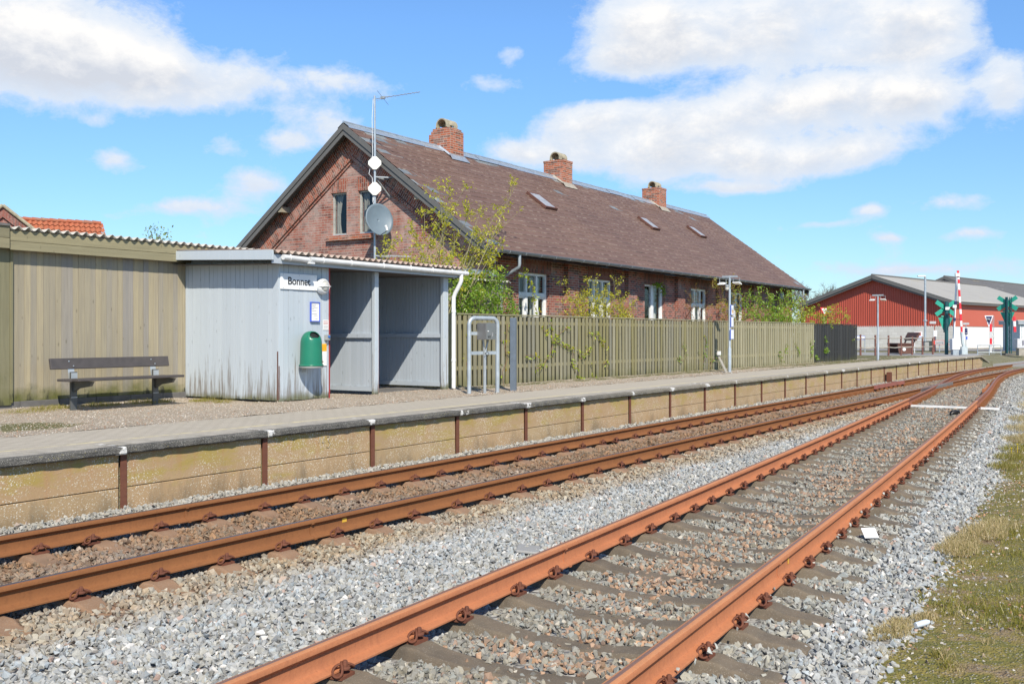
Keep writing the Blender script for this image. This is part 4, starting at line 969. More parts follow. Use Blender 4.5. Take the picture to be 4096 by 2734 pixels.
# brick band and moulding under the gable rake
def rake_band(mb, d0, d1, xf, xb, side, uvmode=True):
    # region between perpendicular depths d0..d1 below the roof underside; side +1 = the +y half
    c = math.cos(math.atan(SL)); s_ = math.sin(math.atan(SL)); L = 5.35
    pt = lambda al, dp: (RY + side * (al * c - dp * s_ * 1), RZ - .12 - al * s_ - dp * c)
    a0, a1 = d0 * s_ / c, d1 * s_ / c
    q = [pt(a0, d0), pt(L, d0), pt(L, d1), pt(a1, d1)]; uv = [(d0, a0), (d0, L), (d1, L), (d1, a1)]
    f = [(xf, y, z) for y, z in q]; b = [(xb, y, z) for y, z in q]
    mb.poly(f, uv=uv); mb.poly([f[3], f[2], b[2], b[3]], uv=[(a1, 0), (L, 0), (L, .06), (a1, .06)])
mb = MB(); rake_band(mb, -.02, .53, X0 - .055, X0, 1); rake_band(mb, -.02, .53, X0 - .055, X0, -1); mb.build('rake_brickwork', M['rake_brick'], hs, recalc=False)
mb = MB()
for sd in (1, -1): rake_band(mb, .53, .60, X0 - .085, X0, sd); rake_band(mb, .60, .66, X0 - .04, X0, sd)
mb.build('rake_moulding', M['rake_brick'], hs, recalc=False)
for (a, b) in gw:                                                            # gable window heads, sill
    mb = MB(); p = [(X0 - .012, a - .02, gz1), (X0 - .012, b + .02, gz1), (X0 - .012, b + .04, gz1 + .36), (X0 - .012, a - .04, gz1 + .36)]
    mb.poly(p, uv=[(q[2], q[1]) for q in p]); mb.build('window_arch', M['rake_brick'], hs, recalc=False)
mb = MB()
for i in range(24):
    ya = 17.2 + i * .0725; mb.box(X0 - .09 - rnd.uniform(0, .012), X0 + .1, ya, ya + .066, gz0 - .15, gz0 - .02 - rnd.uniform(0, .015), t=rnd.random())
mb.build('sill', M['chimney_brick'], hs)
for k, (a, b) in enumerate(gw):
    mb = MB(); f = .045; x = X0 + .06
    mb.box(x, x + .07, a + .001, a + f, gz0, gz1 - .001).box(x, x + .07, b - f, b - .001, gz0, gz1 - .001).box(x, x + .07, a + f, b - f, gz0, gz0 + f).box(x, x + .07, a + f, b - f, gz1 - f, gz1 - .001)
    w_ = mb.build('gable_window', M['frame_grey'], hs)
    MB().poly([(x + .03, b - f, gz0 + f), (x + .03, a + f, gz0 + f), (x + .03, a + f, gz1 - f), (x + .03, b - f, gz1 - f)]).build('pane', M['window_pane'], w_, recalc=False)
    mb = MB(); w0 = b - f - .20
    mb.grid(lambda s_, t: (x + .10 + .02 * math.sin(s_ * 14), lerp(w0 + (.06 * math.sin(t * 4) if k else -.03 * (1 - t)), b - f, s_), lerp(gz0 + .05, gz1 - .05, t)), 12, 4)
    mb.build('curtain', M['old_curtain'], w_)
    MB().box(x - .03, x + .06, a, b, gz0 - .02, gz0 + .015).build('sill_strip', M['zinc'], w_)
# front windows
def casement(o, door=False, plain_=False):
    a, b, z0, z1 = o; y = Y0 + .09; f = .075; mb = MB(); W_ = b - a
    mb.box(a + .001, a + f, y, y + .08, z0, z1 - .006).box(b - f, b - .001, y, y + .08, z0, z1 - .006).box(a + f, b - f, y, y + .08, z1 - f, z1 - .006).box(a + f, b - f, y, y + .08, z0, z0 + f)
    bars = []
    if not door:
        zt = z0 + (z1 - z0) * .70
        mb.box(a + f, b - f, y - .012, y + .08, zt - .055, zt + .055)
        for t in (1/3, 2/3):
            xm = lerp(a, b, t); mb.box(xm - .04, xm + .04, y - .006, y + .08, zt + .055, z1 - f).box(xm - .055, xm + .055, y - .006, y + .08, z0 + f, zt - .055)
        for (xa, xb) in ((a + f, lerp(a, b, 1/3) - .055), (lerp(a, b, 2/3) + .055, b - f)):
            mb.box(xa, xa + .045, y + .01, y + .07, z0 + f, zt - .055).box(xb - .045, xb, y + .01, y + .07, z0 + f, zt - .055).box(xa + .045, xb - .045, y + .01, y + .07, zt - .10, zt - .055)
    else:
        xm = lerp(a, b, .47); mb.box(xm - .06, xm + .06, y - .006, y + .08, z0 + f, z1 - f)
        mb.box(xm + .06, xm + .15, y + .01, y + .07, z0 + f, z1 - f).box(b - f - .07, b - f, y + .01, y + .07, z0 + f, z1 - f)
        mb.box(xm + .15, b - f - .07, y + .012, y + .068, z0 + f, z0 + .55)
    w_ = mb.build('window' if not door else 'glazed_door', M['white_paint'], hs, bevel=.005)
    MB().poly([(a + f, y + .045, z0 + f), (b - f, y + .045, z0 + f), (b - f, y + .045, z1 - f), (a + f, y + .045, z1 - f)]).build('pane', M['window_pane'], w_, recalc=False)
    mb = MB()
    for (xa, xb) in (((a + .05, a + .50), (b - .52, b - .05)) if not door else ((a + .03, a + .35), (b - .5, b - .08))):
        mb.grid(lambda s_, t: (lerp(xa, xb, s_), y + .20 + .025 * math.sin(s_ * 22), lerp(z0 + .1, z1 - .1, t)), 16, 1)
    mb.build('curtain', M['curtain'], w_, recalc=False)
    mb = MB(); mb.box(a - .2, b + .3, y + .8, y + .84, z0 - .3, z1 + .2); mb.build('room_back', M['room'], w_)
    if not door: MB().box(a - .03, b + .03, Y0 - .06, Y0 + .12, z0 - .07, z0 - .001).build('sill', M['soldier_brick'], w_)
for i, o in enumerate(OPEN): casement(o, door=(i in (2, 4)))
# roof: two slopes laid in overlapping courses
for sd in (-1, 1):
    mb = MB(); c, s_ = math.cos(math.atan(SL)), math.sin(math.atan(SL)); L = 4.75 / c; cw = .262; n_ = int(L / cw) + 1; xa, xb = 19.40, 43.82; ns = 48
    for i in range(n_):
        a0, a1 = i * cw - (.0 if i else 0), min((i + 1) * cw, L + .02)      # distance up from the eave
        for j in range(ns):
            x0_, x1_ = lerp(xa, xb, j / ns), lerp(xa, xb, (j + 1) / ns)
            def P(x, a, lift):
                sag = .022 * mnoise.noise((x * .35, a * .4, 2)) + .010 * mnoise.noise((x * 2.3, i * 1.7, 7)) * (1 if lift > .005 else .2)
                al = L - a; return (x, RY + sd * (al * c), RZ - al * s_ + lift / c + sag)
            q = [P(x0_, a0, .016), P(x1_, a0, .016), P(x1_, a1, .002), P(x0_, a1, .002)]
            mb.poly(q, uv=[(x0_, a0), (x1_, a0), (x1_, a1 - .001), (x0_, a1 - .001)])
            r0 = P(x0_, a0, .0); r1 = P(x1_, a0, .0); mb.poly([r0, r1, q[1], q[0]], uv=[(x0_, a0 + .01)] * 4)
    nq = 4.75 * SL
    mb.poly([(xa, RY, RZ - .11), (xb, RY, RZ - .11), (xb, RY + sd * 4.75, RZ - .11 - nq), (xa, RY + sd * 4.75, RZ - .11 - nq)])
    rf = mb.build('roof', M['roof_slate'], hs, recalc=False)
    if sd == -1: ROOF = rf
# boards along the rakes and eaves
for x, nm in ((19.40, 'barge_board'), (43.82, 'barge_board')):
    for sd in (-1, 1):
        mb = MB(); e = -.0 if x < 30 else .0; s1 = -1 if x < 30 else 1
        A = lambda y, dz: (y, roof_z(y) + dz)
        y1 = RY + sd * 4.78
        mb.prism([A(RY, .0), A(y1, .0), A(y1, -.15), A(RY, -.15)], 'x', x - .035 * (s1 < 0), x + .035 * (s1 > 0)); mb.prism([A(RY, -.152), A(y1, -.152), A(y1, -.29), A(RY, -.29)], 'x', x + .012 * -s1 - .02, x + .012 * -s1 + .02)
        mb.build(nm, M['weathered_grey_wood'], hs)
mb = MB()                                                                    # soffit boards under the gable overhang
for sd in (-1, 1): mb.poly([(19.41, RY, RZ - .13), (X0, RY, RZ - .13), (X0, RY + sd * 4.75, RZ - .13 - nq), (19.41, RY + sd * 4.75, RZ - .13 - nq)])
mb.build('soffit', M['weathered_grey_wood'], hs, recalc=False)
for (y, z, ln) in ((20.42, 4.98, .34), (15.62, 4.98, .2)):
    mb = MB(); mb.box(19.43, X0 + .05, y - .075, y + .075, z - .075, z + .075); mb.build('purlin_end', M['shed_wood'], hs)
# ridge capping in lengths
for x0_, x1_ in ((19.38, 23.45), (24.2, 29.98), (30.72, 37.85), (38.6, 43.84)):
    mb = MB(); q = x0_
    while q < x1_ - .05:
        q2 = min(q + 1.05, x1_); dz = rnd.uniform(-.008, .008)
        for sd in (-1, 1):
            mb.poly([(q, RY, RZ + .045 + dz), (q2, RY, RZ + .045 + dz), (q2, RY + sd * .19, RZ + .045 + dz - .13), (q, RY + sd * .19, RZ + .045 + dz - .13)])
            mb.poly([(q, RY + sd * .19, RZ + .045 + dz - .13), (q2, RY + sd * .19, RZ + .045 + dz - .13), (q2, RY + sd * .195, RZ + .045 + dz - .165), (q, RY + sd * .195, RZ + .045 + dz - .165)])
        mb.tube([(q, RY, RZ + .05 + dz), (q2, RY, RZ + .05 + dz)], .032, 8); q += 1.06
    mb.build('ridge_cap', M['zinc'], hs, recalc=False)
# chimneys
for k, (xc, wx) in enumerate(((23.83, .66), (30.35, .64), (38.22, .66))):
    w2 = .40; zt = 7.64; mb = MB(); x0_, x1_ = xc - wx / 2, xc + wx / 2
    mb.box(x0_, x1_, RY - w2, RY + w2, 6.5, zt - (.16 if k == 0 else .075))
    if k == 0: mb.box(x0_, x1_, RY - w2, RY + w2 - .08, zt - .16, zt - .075); mb.box(x0_ + .012, x1_ - .03, RY - w2 + .05, RY + w2 - .13, zt - .075, zt)
    else: mb.box(x0_ - .012, x1_ + .012, RY - w2 - .012, RY + w2 + .012, zt - .075, zt)
    ch = mb.build('chimney', M['chimney_brick'], ROOF, bevel=.008)
    mb = MB(); r0, r1 = .185 if k == 2 else .205, .15 if k == 2 else .168; zc = zt + .10          # half-pipe cowl open to the gable side
    n_ = 14; xs_c = (x0_ + .06, x1_ - .05)
    for s_ in range(n_):
        a0, a1 = math.pi * s_ / n_, math.pi * (s_ + 1) / n_
        for rr in (r0, r1): mb.poly([(xs_c[0], RY - .02 + rr * math.cos(a0), zc + rr * math.sin(a0)), (xs_c[1], RY - .02 + rr * math.cos(a0), zc + rr * math.sin(a0)), (xs_c[1], RY - .02 + rr * math.cos(a1), zc + rr * math.sin(a1)), (xs_c[0], RY - .02 + rr * math.cos(a1), zc + rr * math.sin(a1))])
        for xx in xs_c: mb.poly([(xx, RY - .02 + r0 * math.cos(a0), zc + r0 * math.sin(a0)), (xx, RY - .02 + r0 * math.cos(a1), zc + r0 * math.sin(a1)), (xx, RY - .02 + r1 * math.cos(a1), zc + r1 * math.sin(a1)), (xx, RY - .02 + r1 * math.cos(a0), zc + r1 * math.sin(a0))])
    for sy_ in (-1, 1):
        yy = RY - .02 + sy_ * (r0 + r1) / 2
        for (xa, xb) in ((xs_c[0], xs_c[0] + .16), (xs_c[1] - .2, xs_c[1] - .02)): mb.box(xa, xb, yy - .022, yy + .022, zt, zc)
        mb.box(xs_c[0], xs_c[1], yy - .05, yy + .02, zt - .02, zt + .035)
    mb.box(xs_c[1] - .25, xs_c[1] - .22, RY - .02 - r1, RY - .02 + r1, zt, zc + r1 * .55)
    mb.build('chimney_cowl', M['cap_concrete'], ch, recalc=False)
    mb = MB()
    for sd in (-1, 1): yb = RY + sd * (w2 + .005); mb.poly([(x0_ - .05, yb, roof_z(yb) + .10), (x1_ + .05, yb, roof_z(yb) + .10), (x1_ + .12, yb + sd * .16, roof_z(yb + sd * .16) + .03), (x0_ - .12, yb + sd * .16, roof_z(yb + sd * .16) + .03)])
    for xx, q in ((x0_ - .006, -.035), (x1_ + .006, .035)):
        for sd in (-1, 1): mb.poly([(xx, RY, RZ + .09), (xx, RY + sd * (w2 + .02), roof_z(RY + sd * w2) + .09), (xx + q, RY + sd * (w2 + .02), roof_z(RY + sd * w2) + .03), (xx + q, RY, RZ + .04)])
    mb.build('flashing', M['zinc'] if k == 0 else M['concrete'], ch, recalc=False)
# skylights
cR, sR = math.cos(math.atan(SL)), math.sin(math.atan(SL))
def on_roof(x, y, lift): return V((x, y, roof_z(y))) + V((0, -sR, cR)) * lift
for (xc, yc, w_, h_) in ((25.95, 16.02, .62, .80), (33.5, 16.05, .56, .72), (38.3, 16.2, .56, .72)):
    mb = MB(); up = V((0, cR, sR)); nr = V((0, -sR, cR)); rt = V((1, 0, 0)); c0 = on_roof(xc, yc, .06)
    for (du, dv, a, b) in ((0, -h_/2, w_/2 + .03, .03), (0, h_/2, w_/2 + .03, .03), (-w_/2, 0, .03, h_/2 - .03), (w_/2, 0, .03, h_/2 - .03)): mb.obox(c0 + rt * du + up * dv, rt * a, up * b, nr * .038)
    sk = mb.build('skylight', M['brown_wood'], ROOF)
    mb = MB(); mb.obox(c0 + nr * .030, rt * (w_/2 - .03), up * (h_/2 - .03), nr * .004); mb.build('skylight_pane', M['skylight_glass'], sk)
    mb = MB(); mb.obox(c0 + nr * .036, rt * .012, up * (h_/2 - .03), nr * .004); mb.obox(c0 + nr * .0362, rt * (w_/2 - .03), up * .012, nr * .003); mb.build('glazing_bar', M['galv'], sk)
# gutter and downpipes
def half_gutter(x0_, x1_, y, z, r):
    mb = MB(); n_ = 8; k = int((x1_ - x0_) / 1.2)
    for j in range(k):
        xa, xb = lerp(x0_, x1_, j / k), lerp(x0_, x1_, (j + 1) / k)
        for s_ in range(n_):
            a0, a1 = math.pi + math.pi * s_ / n_, math.pi + math.pi * (s_ + 1) / n_
            for rr in (r, r - .006): mb.poly([(xa, y + rr * math.cos(a0), z + rr * math.sin(a0)), (xb, y + rr * math.cos(a0), z + rr * math.sin(a0)), (xb, y + rr * math.cos(a1), z + rr * math.sin(a1)), (xa, y + rr * math.cos(a1), z + rr * math.sin(a1))])
    for xx in (x0_, x1_): mb.poly([(xx, y + r * math.cos(math.pi + math.pi * s_ / n_), z + r * math.sin(math.pi + math.pi * s_ / n_)) for s_ in range(n_ + 1)])
    mb.tube([(x0_, y - r, z), (x1_, y - r, z)], .009, 6)
    return mb
gut = half_gutter(19.5, 43.9, 13.21, 3.545, .068).build('gutter', M['dark_zinc'], hs, recalc=False, smooth=50)
mb = MB(); x = 19.9
while x < 43.7:
    mb.tube([(x, 13.21 + .074 * math.cos(a), 3.545 + .074 * math.sin(a)) for a in [math.pi * (1 + i / 8) for i in range(9)]], .006, 5); x += .72
mb.build('gutter_bracket', M['zinc'], gut)
for xq in (20.42, 42.95):
    mb = MB(); mb.tube([(xq, 13.22, 3.49), (xq, 13.22, 3.25), (xq + .01, 13.24, 3.19), (xq + .03, 13.70, 2.97), (xq + .03, 13.78, 2.90), (xq + .03, 13.78, .5)], .04, 12)
    mb.build('downpipe', M['galv'], hs, smooth=50)
    mb = MB(); mb.tube([(xq + .03, 13.78, 2.2), (xq + .03, 13.78, 2.25)], .047, 12); mb.build('pipe_clip', M['galv_dull'], hs)
# things fixed to the front wall
mb = MB(); x, z = 31.75, 2.45; mb.box(x - .015, x + .015, 13.85 - .03, 13.85, z - .55, z).box(x - .015, x + .015, 13.55, 13.83, z - .03, z); mb.beam((x, 13.6, z - .03), (x, 13.83, z - .38), .02, .02)
setp(mb.build('wall_bracket', M['dark_rust']), 'small rusty iron bracket on the brick wall between two windows', 'bracket')
mb = MB(); mb.lathe([(.0, -.22), (.10, -.20), (.13, -.12), (.13, .08), (.10, .14), (0, .16)], (41.55, 13.74, 3.22), 14); setp(mb.build('vent_hood', M['galv_dull'], smooth=60), 'round grey vent hood high on the wall near the far end of the house', 'vent')
mb = MB(); mb.box(34.85, 35.75, 13.25, 13.6, .5, 2.06); o = mb.build('heat_pump', M['cream_plastic'], bevel=.02); setp(o, 'cream plastic heat pump box standing by the wall behind the fence', 'heat pump')
# ---------------------------------------------------------------- shed with the bench, and the open shelter
def corr(x0, x1, y0, y1, z0, z1, pitch, amp, mat, name, parent, edge=None, thick=.007):
    mb = MB(); n_ = int((x1 - x0) / pitch * 10); ny = 8; vs = []
    for j in range(ny + 1):
        t = j / ny; y = lerp(y0, y1, t); z = lerp(z0, z1, t)
        for i in range(n_ + 1):
            x = lerp(x0, x1, i / n_); w = amp * math.cos(2 * math.pi * (x - x0) / pitch)
            vs.append((x, y + (.012 * mnoise.noise((math.floor((x - x0) / (pitch * 7)), 0, .3)) if j == 0 else 0), z + w + .006 * mnoise.noise((x * .8, y, 0))))
    k = n_ + 1
    mb.add(vs, [(j * k + i, j * k + i + 1, (j + 1) * k + i + 1, (j + 1) * k + i) for j in range(ny) for i in range(n_)])
    return mb.build(name, mat, parent, smooth=180, solid=thick)
def planks(mb, axis, a0, a1, w, face, depth, z0f, z1f, out, gap=.004, jit=.004):
    a = a0
    while a < a1 - .01:
        b = min(a + w * rnd.uniform(.97, 1.03), a1); zj = rnd.uniform(-jit, jit); f = face + out * rnd.uniform(0, .006); t = rnd.random()
        lo, hi = min(f, face - out * depth), max(f, face - out * depth)
        if axis == 'x': mb.box(a + gap / 2, b - gap / 2, lo, hi, z0f(a) + zj, z1f(a), t=t)
        else: mb.box(lo, hi, a + gap / 2, b - gap / 2, z0f(a) + zj, z1f(a), t=t)
        a = b
SY = 14.05
sh = thing('shed', 'weathered grey timber shed with corrugated roof standing behind the bench', 'shed', (9.5, 15.5, .45))
mb = MB(); planks(mb, 'x', 8.13, 11.95, .097, SY, .02, lambda a: .57, lambda a: 2.98, -1, gap=.003); mb.build('plank_wall', M['shed_wood'], sh)
mb = MB(); mb.box(8.05, 11.98, SY + .021, SY + .05, .57, 2.95); mb.build('wall_backing', M['black'], sh)
mb = MB(); planks(mb, 'x', 6.4, 8.11, .14, SY - .03, .02, lambda a: .53, lambda a: 3.0, -1); mb.build('plank_wall', M['shed_green_wood'], sh)
mb = MB(); mb.box(8.095, 8.13, SY - .045, SY + .02, .56, 2.97); mb.build('corner_board', M['shed_green_wood'], sh)
for k in range(9):
    MB().box(6.4 + k * .62 + .003, 6.4 + (k + 1) * .62 - .003, SY - .012, SY + .2, .2, .575).build('base_block', M['dark_base'], sh, bevel=.006)
mb = MB(); mb.box(8.02, 12.0, SY - .155, SY - .13, 2.895, 3.045, t=.3).box(8.02, 12.0, SY - .157, SY - .132, 2.765, 2.89, t=.6); mb.build('fascia', M['fascia_wood'], sh, bevel=.004)
mb = MB(); mb.box(6.3, 8.0, SY - .185, SY - .16, 2.93, 3.10, t=.8).box(6.3, 8.0, SY - .187, SY - .162, 2.78, 2.925, t=.5); mb.build('fascia', M['fascia_wood'], sh, bevel=.004)
corr(7.98, 14.6, SY - .20, 18.2, 3.085, 3.0, .152, .026, M['fibre_cement'], 'roof', sh)
MB().box(6.3, 7.99, SY - .21, 18.2, 3.10, 3.135).build('flat_roof', M['dark_base'], sh)
mb = MB(); mb.box(6.4, 14.5, 18.0, 18.1, .4, 3.0).box(6.4, 6.5, SY, 18.0, .4, 2.95).box(14.4, 14.5, SY + .1, 18.0, .4, 2.95); mb.build('back_walls', M['shed_green_wood'], sh)
# shelter
FX0, FX1, FY0, FY1 = 11.2, 15.72, 11.8, 14.03
st = thing('waiting_shelter', 'pale blue painted timber waiting shelter with two open bays on the platform', 'shelter', (13.4, 12.9, .45))
ztop = lambda y: lerp(2.79, 2.87, (y - FY0) / (FY1 - FY0))
mb = MB(); planks(mb, 'y', FY0 + .025, FY1, .107, FX0, .02, lambda a: .50, lambda a: ztop(a), -1, gap=.005); mb.build('side_wall', M['pale_blue_paint'], st)
mb = MB(); planks(mb, 'x', FX0, 12.33, .107, FY0, .02, lambda a: .49, lambda a: 2.68, -1, gap=.005, jit=.006); mb.build('front_panel', M['pale_blue_paint'], st)
mb = MB(); mb.box(FX0 - .008, FX0 + .03, FY0 - .008, FY0 + .025, .47, 2.68, t=.4); mb.build('corner_board', M['pale_blue_paint'], st)
mb = MB(); mb.box(FX0 - .012, FX0 - .009, FY0 - .006, FY0 + .02, .50, 1.28, t=.4); mb.box(FX0 - .004, FX0 + .014, FY0 - .0115, FY0 - .0085, .52, 1.05); mb.build('bare_wood_strip', M['brown_wood'], st)
mb = MB(); mb.box(FX0 + .02, 12.33, FY0 + .022, FY0 + .04, .5, 2.66).box(FX0 + .022, FX0 + .04, FY0 + .04, FY1, .5, 2.7).box(FX0, FX1, FY1, FY1 + .03, .5, 2.75); mb.build('wall_lining', M['grey_blue_paint'], st)
MB().box(12.331, 12.36, FY0 - .004, FY0 + .09, .46, 2.66).build('red_edge', M['red_door'], st)
def inner_wall(x):
    mb = MB(); planks(mb, 'y', FY0 + .10, FY1 - .01, .075, x, .02, lambda a: .62, lambda a: 2.7, -1, gap=.006); o = mb.build('partition', M['grey_blue_paint'], st)
    MB().box(x + .021, x + .05, FY0 + .1, FY1, .55, 2.7).build('partition_backing', M['grey_blue_paint'], st)
    MB().box(x - .055, x - .0005, FY0 + .10, FY1 - .02, 1.49, 1.565, t=.4).build('rail', M['grey_blue_paint'], st)
    MB().box(x - .03, x - .0005, FY0 + .10, FY1 - .02, .535, .62, t=.7).build('skirting', M['grey_blue_paint'], st)
inner_wall(13.56); inner_wall(15.60)
for k, (a, b) in enumerate(((13.5, 13.605), (15.51, 15.615))):
    mb = MB(); mb.box(a, b, FY0, FY0 + .075, .47, 2.66, t=.5); mb.build('post', M['pale_blue_paint'], st, bevel=.006)
    MB().box(b + .001, b + .012, FY0 + .01, FY0 + .065, .5, 2.05 if k else 1.95).build('red_edge', M['red_door'], st)
mb = MB(); mb.box(15.62, 15.665, FY0 + .005, FY0 + .03, .47, 2.66, t=.4).box(15.625, 15.665, FY0 + .03, FY1, .5, 2.7, t=.5); mb.build('end_wall', M['pale_blue_paint'], st)
for k in range(3): MB().box(13.7 + k * .62, 14.3 + k * .62, 12.3, 13.0, .36, .468 + .01 * k).build('base_block', M['dark_base'], st, bevel=.01)
ex = .17   # front overhang
mb = MB(); mb.box(10.92, 15.82, FY0 - ex, FY0 - ex + .03, 2.655, 2.80, t=.5); mb.build('front_fascia', M['grey_blue_paint'], st, bevel=.004)
mb = MB(); mb.prism([(FY0 - ex - .03, 2.705), (FY1 + .02, 2.80), (FY1 + .02, 2.95), (FY0 - ex - .03, 2.86)], 'x', 10.885, 10.915); mb.build('side_fascia', M['pale_blue_paint'], st, bevel=.004)
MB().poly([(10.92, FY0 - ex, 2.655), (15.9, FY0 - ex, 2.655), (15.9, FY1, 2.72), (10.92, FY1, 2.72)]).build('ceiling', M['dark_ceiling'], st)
corr(10.90, 15.86, FY0 - ex - .06, FY1 + .1, 2.845, 2.96, .148, .024, M['red_fibre_cement'], 'roof', st)
mb = MB(); yg, zg, rg = FY0 - ex - .06, 2.758, .043
for (xa, xb) in ((11.08, 11.62), (11.66, 15.98)): mb.tube([(xa, yg, zg - .0), (xb, yg, zg - .012)], rg, 14)
mb.box(11.60, 11.72, yg - .055, yg + .01, zg - .075, zg - .045); gt = mb.build('gutter', M['white_plastic'], st, smooth=50)
mb = MB()
for xq in (11.22, 11.95, 12.62, 13.45, 14.2, 14.85, 15.45, 15.88):
    mb.tube([(xq, yg + .047 * math.cos(a), zg + .047 * math.sin(a)) for a in [R(100 + 26 * i) for i in range(10)]], .009, 6)
mb.build('gutter_bracket', M['white_plastic'], gt, smooth=50)
mb = MB(); xd = 15.755; mb.tube([(xd + .02, yg, zg - .04), (xd + .02, yg, 2.60), (xd + .015, yg + .03, 2.53), (xd, FY0 - .10, 2.36), (xd, FY0 - .065, 2.28), (xd, FY0 - .06, 2.2), (xd, FY0 - .06, .50)], .041, 14)
dp = mb.build('downpipe', M['pipe_white'], st, smooth=50)
mb = MB()
for z in (1.98, 1.02): mb.tube([(xd, FY0 - .06, z), (xd, FY0 - .06, z + .05)], .048, 14)
mb.build('pipe_clip', M['white_plastic'], dp, smooth=50)

# things fixed to the shelter front
yf = FY0 - .010
sg = thing('station_sign', 'white rectangular name board reading Bonnet on the pale blue shelter front', 'sign', (11.62, yf, 2.27))
MB().box(11.225, 12.03, yf - .014, yf - .001, 2.272, 2.525).build('sign_board', M['sign_white'], sg, bevel=.002)
text_mesh('lettering', 'Bonnet', .172, M['ink'], sg, (11.625, yf - .0155, 2.402), ROT_S, .0008, bold=.003, sx=1.0)
mb = MB()
for xq in (11.28, 11.63, 11.985):
    for zq in (2.292, 2.505): mb.lathe([(.006, 0), (.006, -.004), (0, -.005)], (xq, yf - .014, zq), 8, axis='y')
mb.build('screw', M['galv_dull'], sg)
lm = thing('wall_lamp', 'round white bulkhead lamp with a cross guard beside the name board', 'wall lamp', (12.14, yf, 2.34))
c = (12.14, yf, 2.345)
mb = MB(); mb.lathe([(0.125, 0), (.132, -.03), (.125, -.075), (.10, -.10), (.088, -.098), (.088, -.07)], c, 28, axis='y'); mb.build('lamp_housing', M['white_plastic'], lm, smooth=45)
mb = MB(); mb.lathe([(.088, -.075), (.082, -.105), (.06, -.128), (.03, -.14), (0, -.143)], c, 24, axis='y'); mb.build('lamp_shade', M['lamp_glass'], lm, smooth=180)
mb = MB(); mb.tube([(c[0] - .125, c[1] - .07, c[2]), (c[0] - .09, c[1] - .135, c[2]), (c[0], c[1] - .155, c[2]), (c[0] + .09, c[1] - .135, c[2]), (c[0] + .125, c[1] - .07, c[2])], .010, 6); mb.build('guard', M['white_plastic'], lm, bevel=.003)
nb = thing('notice_board', 'white timetable sheet in a blue frame under the round lamp', 'notice', (11.97, yf, 1.77))
fx0, fx1, fz0, fz1 = 11.88, 12.09, 1.76, 2.085
mb = MB(); mb.box(fx0, fx1, yf - .03, yf, fz0, fz0 + .014).box(fx0, fx1, yf - .03, yf, fz1 - .014, fz1).box(fx0, fx0 + .013, yf - .03, yf, fz0 + .014, fz1 - .014).box(fx1 - .013, fx1, yf - .03, yf, fz0 + .014, fz1 - .014); mb.build('frame', M['blue_frame'], nb)
MB().box(fx0 + .013, fx1 - .013, yf - .018, yf - .002, fz0 + .014, fz1 - .014).build('paper', M['paper'], nb)
mb = MB()
for (z, a, b) in ((2.05, .02, .03), (2.03, .015, .12), (2.01, .015, .10), (1.99, .015, .155), (1.965, .015, .07), (1.935, .02, .12), (1.885, .02, .13), (1.86, .06, .15), (1.80, .1, .15)): mb.box(fx0 + .013 + a, fx0 + .013 + b, yf - .0186, yf - .0181, z, z + .005)
mb.build('print', M['grey_ink'], nb)
nt_ = thing('notice_sheet', 'small white notice with red heading stapled near the red door edge', 'notice', (12.24, yf, 1.64))
MB().box(12.185, 12.315, yf - .004, yf - .001, 1.625, 1.795).build('paper', M['paper'], nt_)
mb = MB()
for z, b in ((1.765, .10), (1.742, .105), (1.722, .10)):
    a = 0
    while a < b: w_ = rnd.uniform(.006, .012); mb.box(12.197 + a, 12.197 + a + w_, yf - .0047, yf - .0041, z, z + .011); a += w_ + .004
mb.build('heading', M['faint_red_ink'], nt_)
mb = MB()
for z in (1.695, 1.68, 1.665, 1.65): mb.box(12.2, 12.30, yf - .0047, yf - .0041, z, z + .003)
mb.build('print', M['grey_ink'], nt_)
bt = thing('call_button_box', 'small grey box with a blue button beside the red door edge', 'button box', (12.27, yf, 1.45))
MB().box(12.215, 12.30, yf - .06, yf, 1.455, 1.545).build('box', M['grey_plastic'], bt, bevel=.004)
mb = MB(); mb.lathe([(0, -.078), (.018, -.076), (.02, -.06)], (12.262, yf, 1.512), 14, axis='y'); mb.build('button', M['button_blue'], bt, smooth=60)
mb = MB(); mb.tube([(12.25, yf - .02, 1.455), (12.253, yf - .03, 1.42), (12.25, yf - .02, 1.39)], .006, 6); mb.build('cable', M['cable'], bt)
lb = thing('label_plate', 'narrow orange and white plate half hidden behind the green bin', 'label', (12.22, yf, 1.03))
MB().box(12.16, 12.262, yf - .012, yf - .001, 1.27, 1.395).build('orange_part', M['label_orange'], lb); MB().box(12.165, 12.262, yf - .0115, yf - .001, 1.03, 1.2695).build('white_part', M['label_white'], lb)
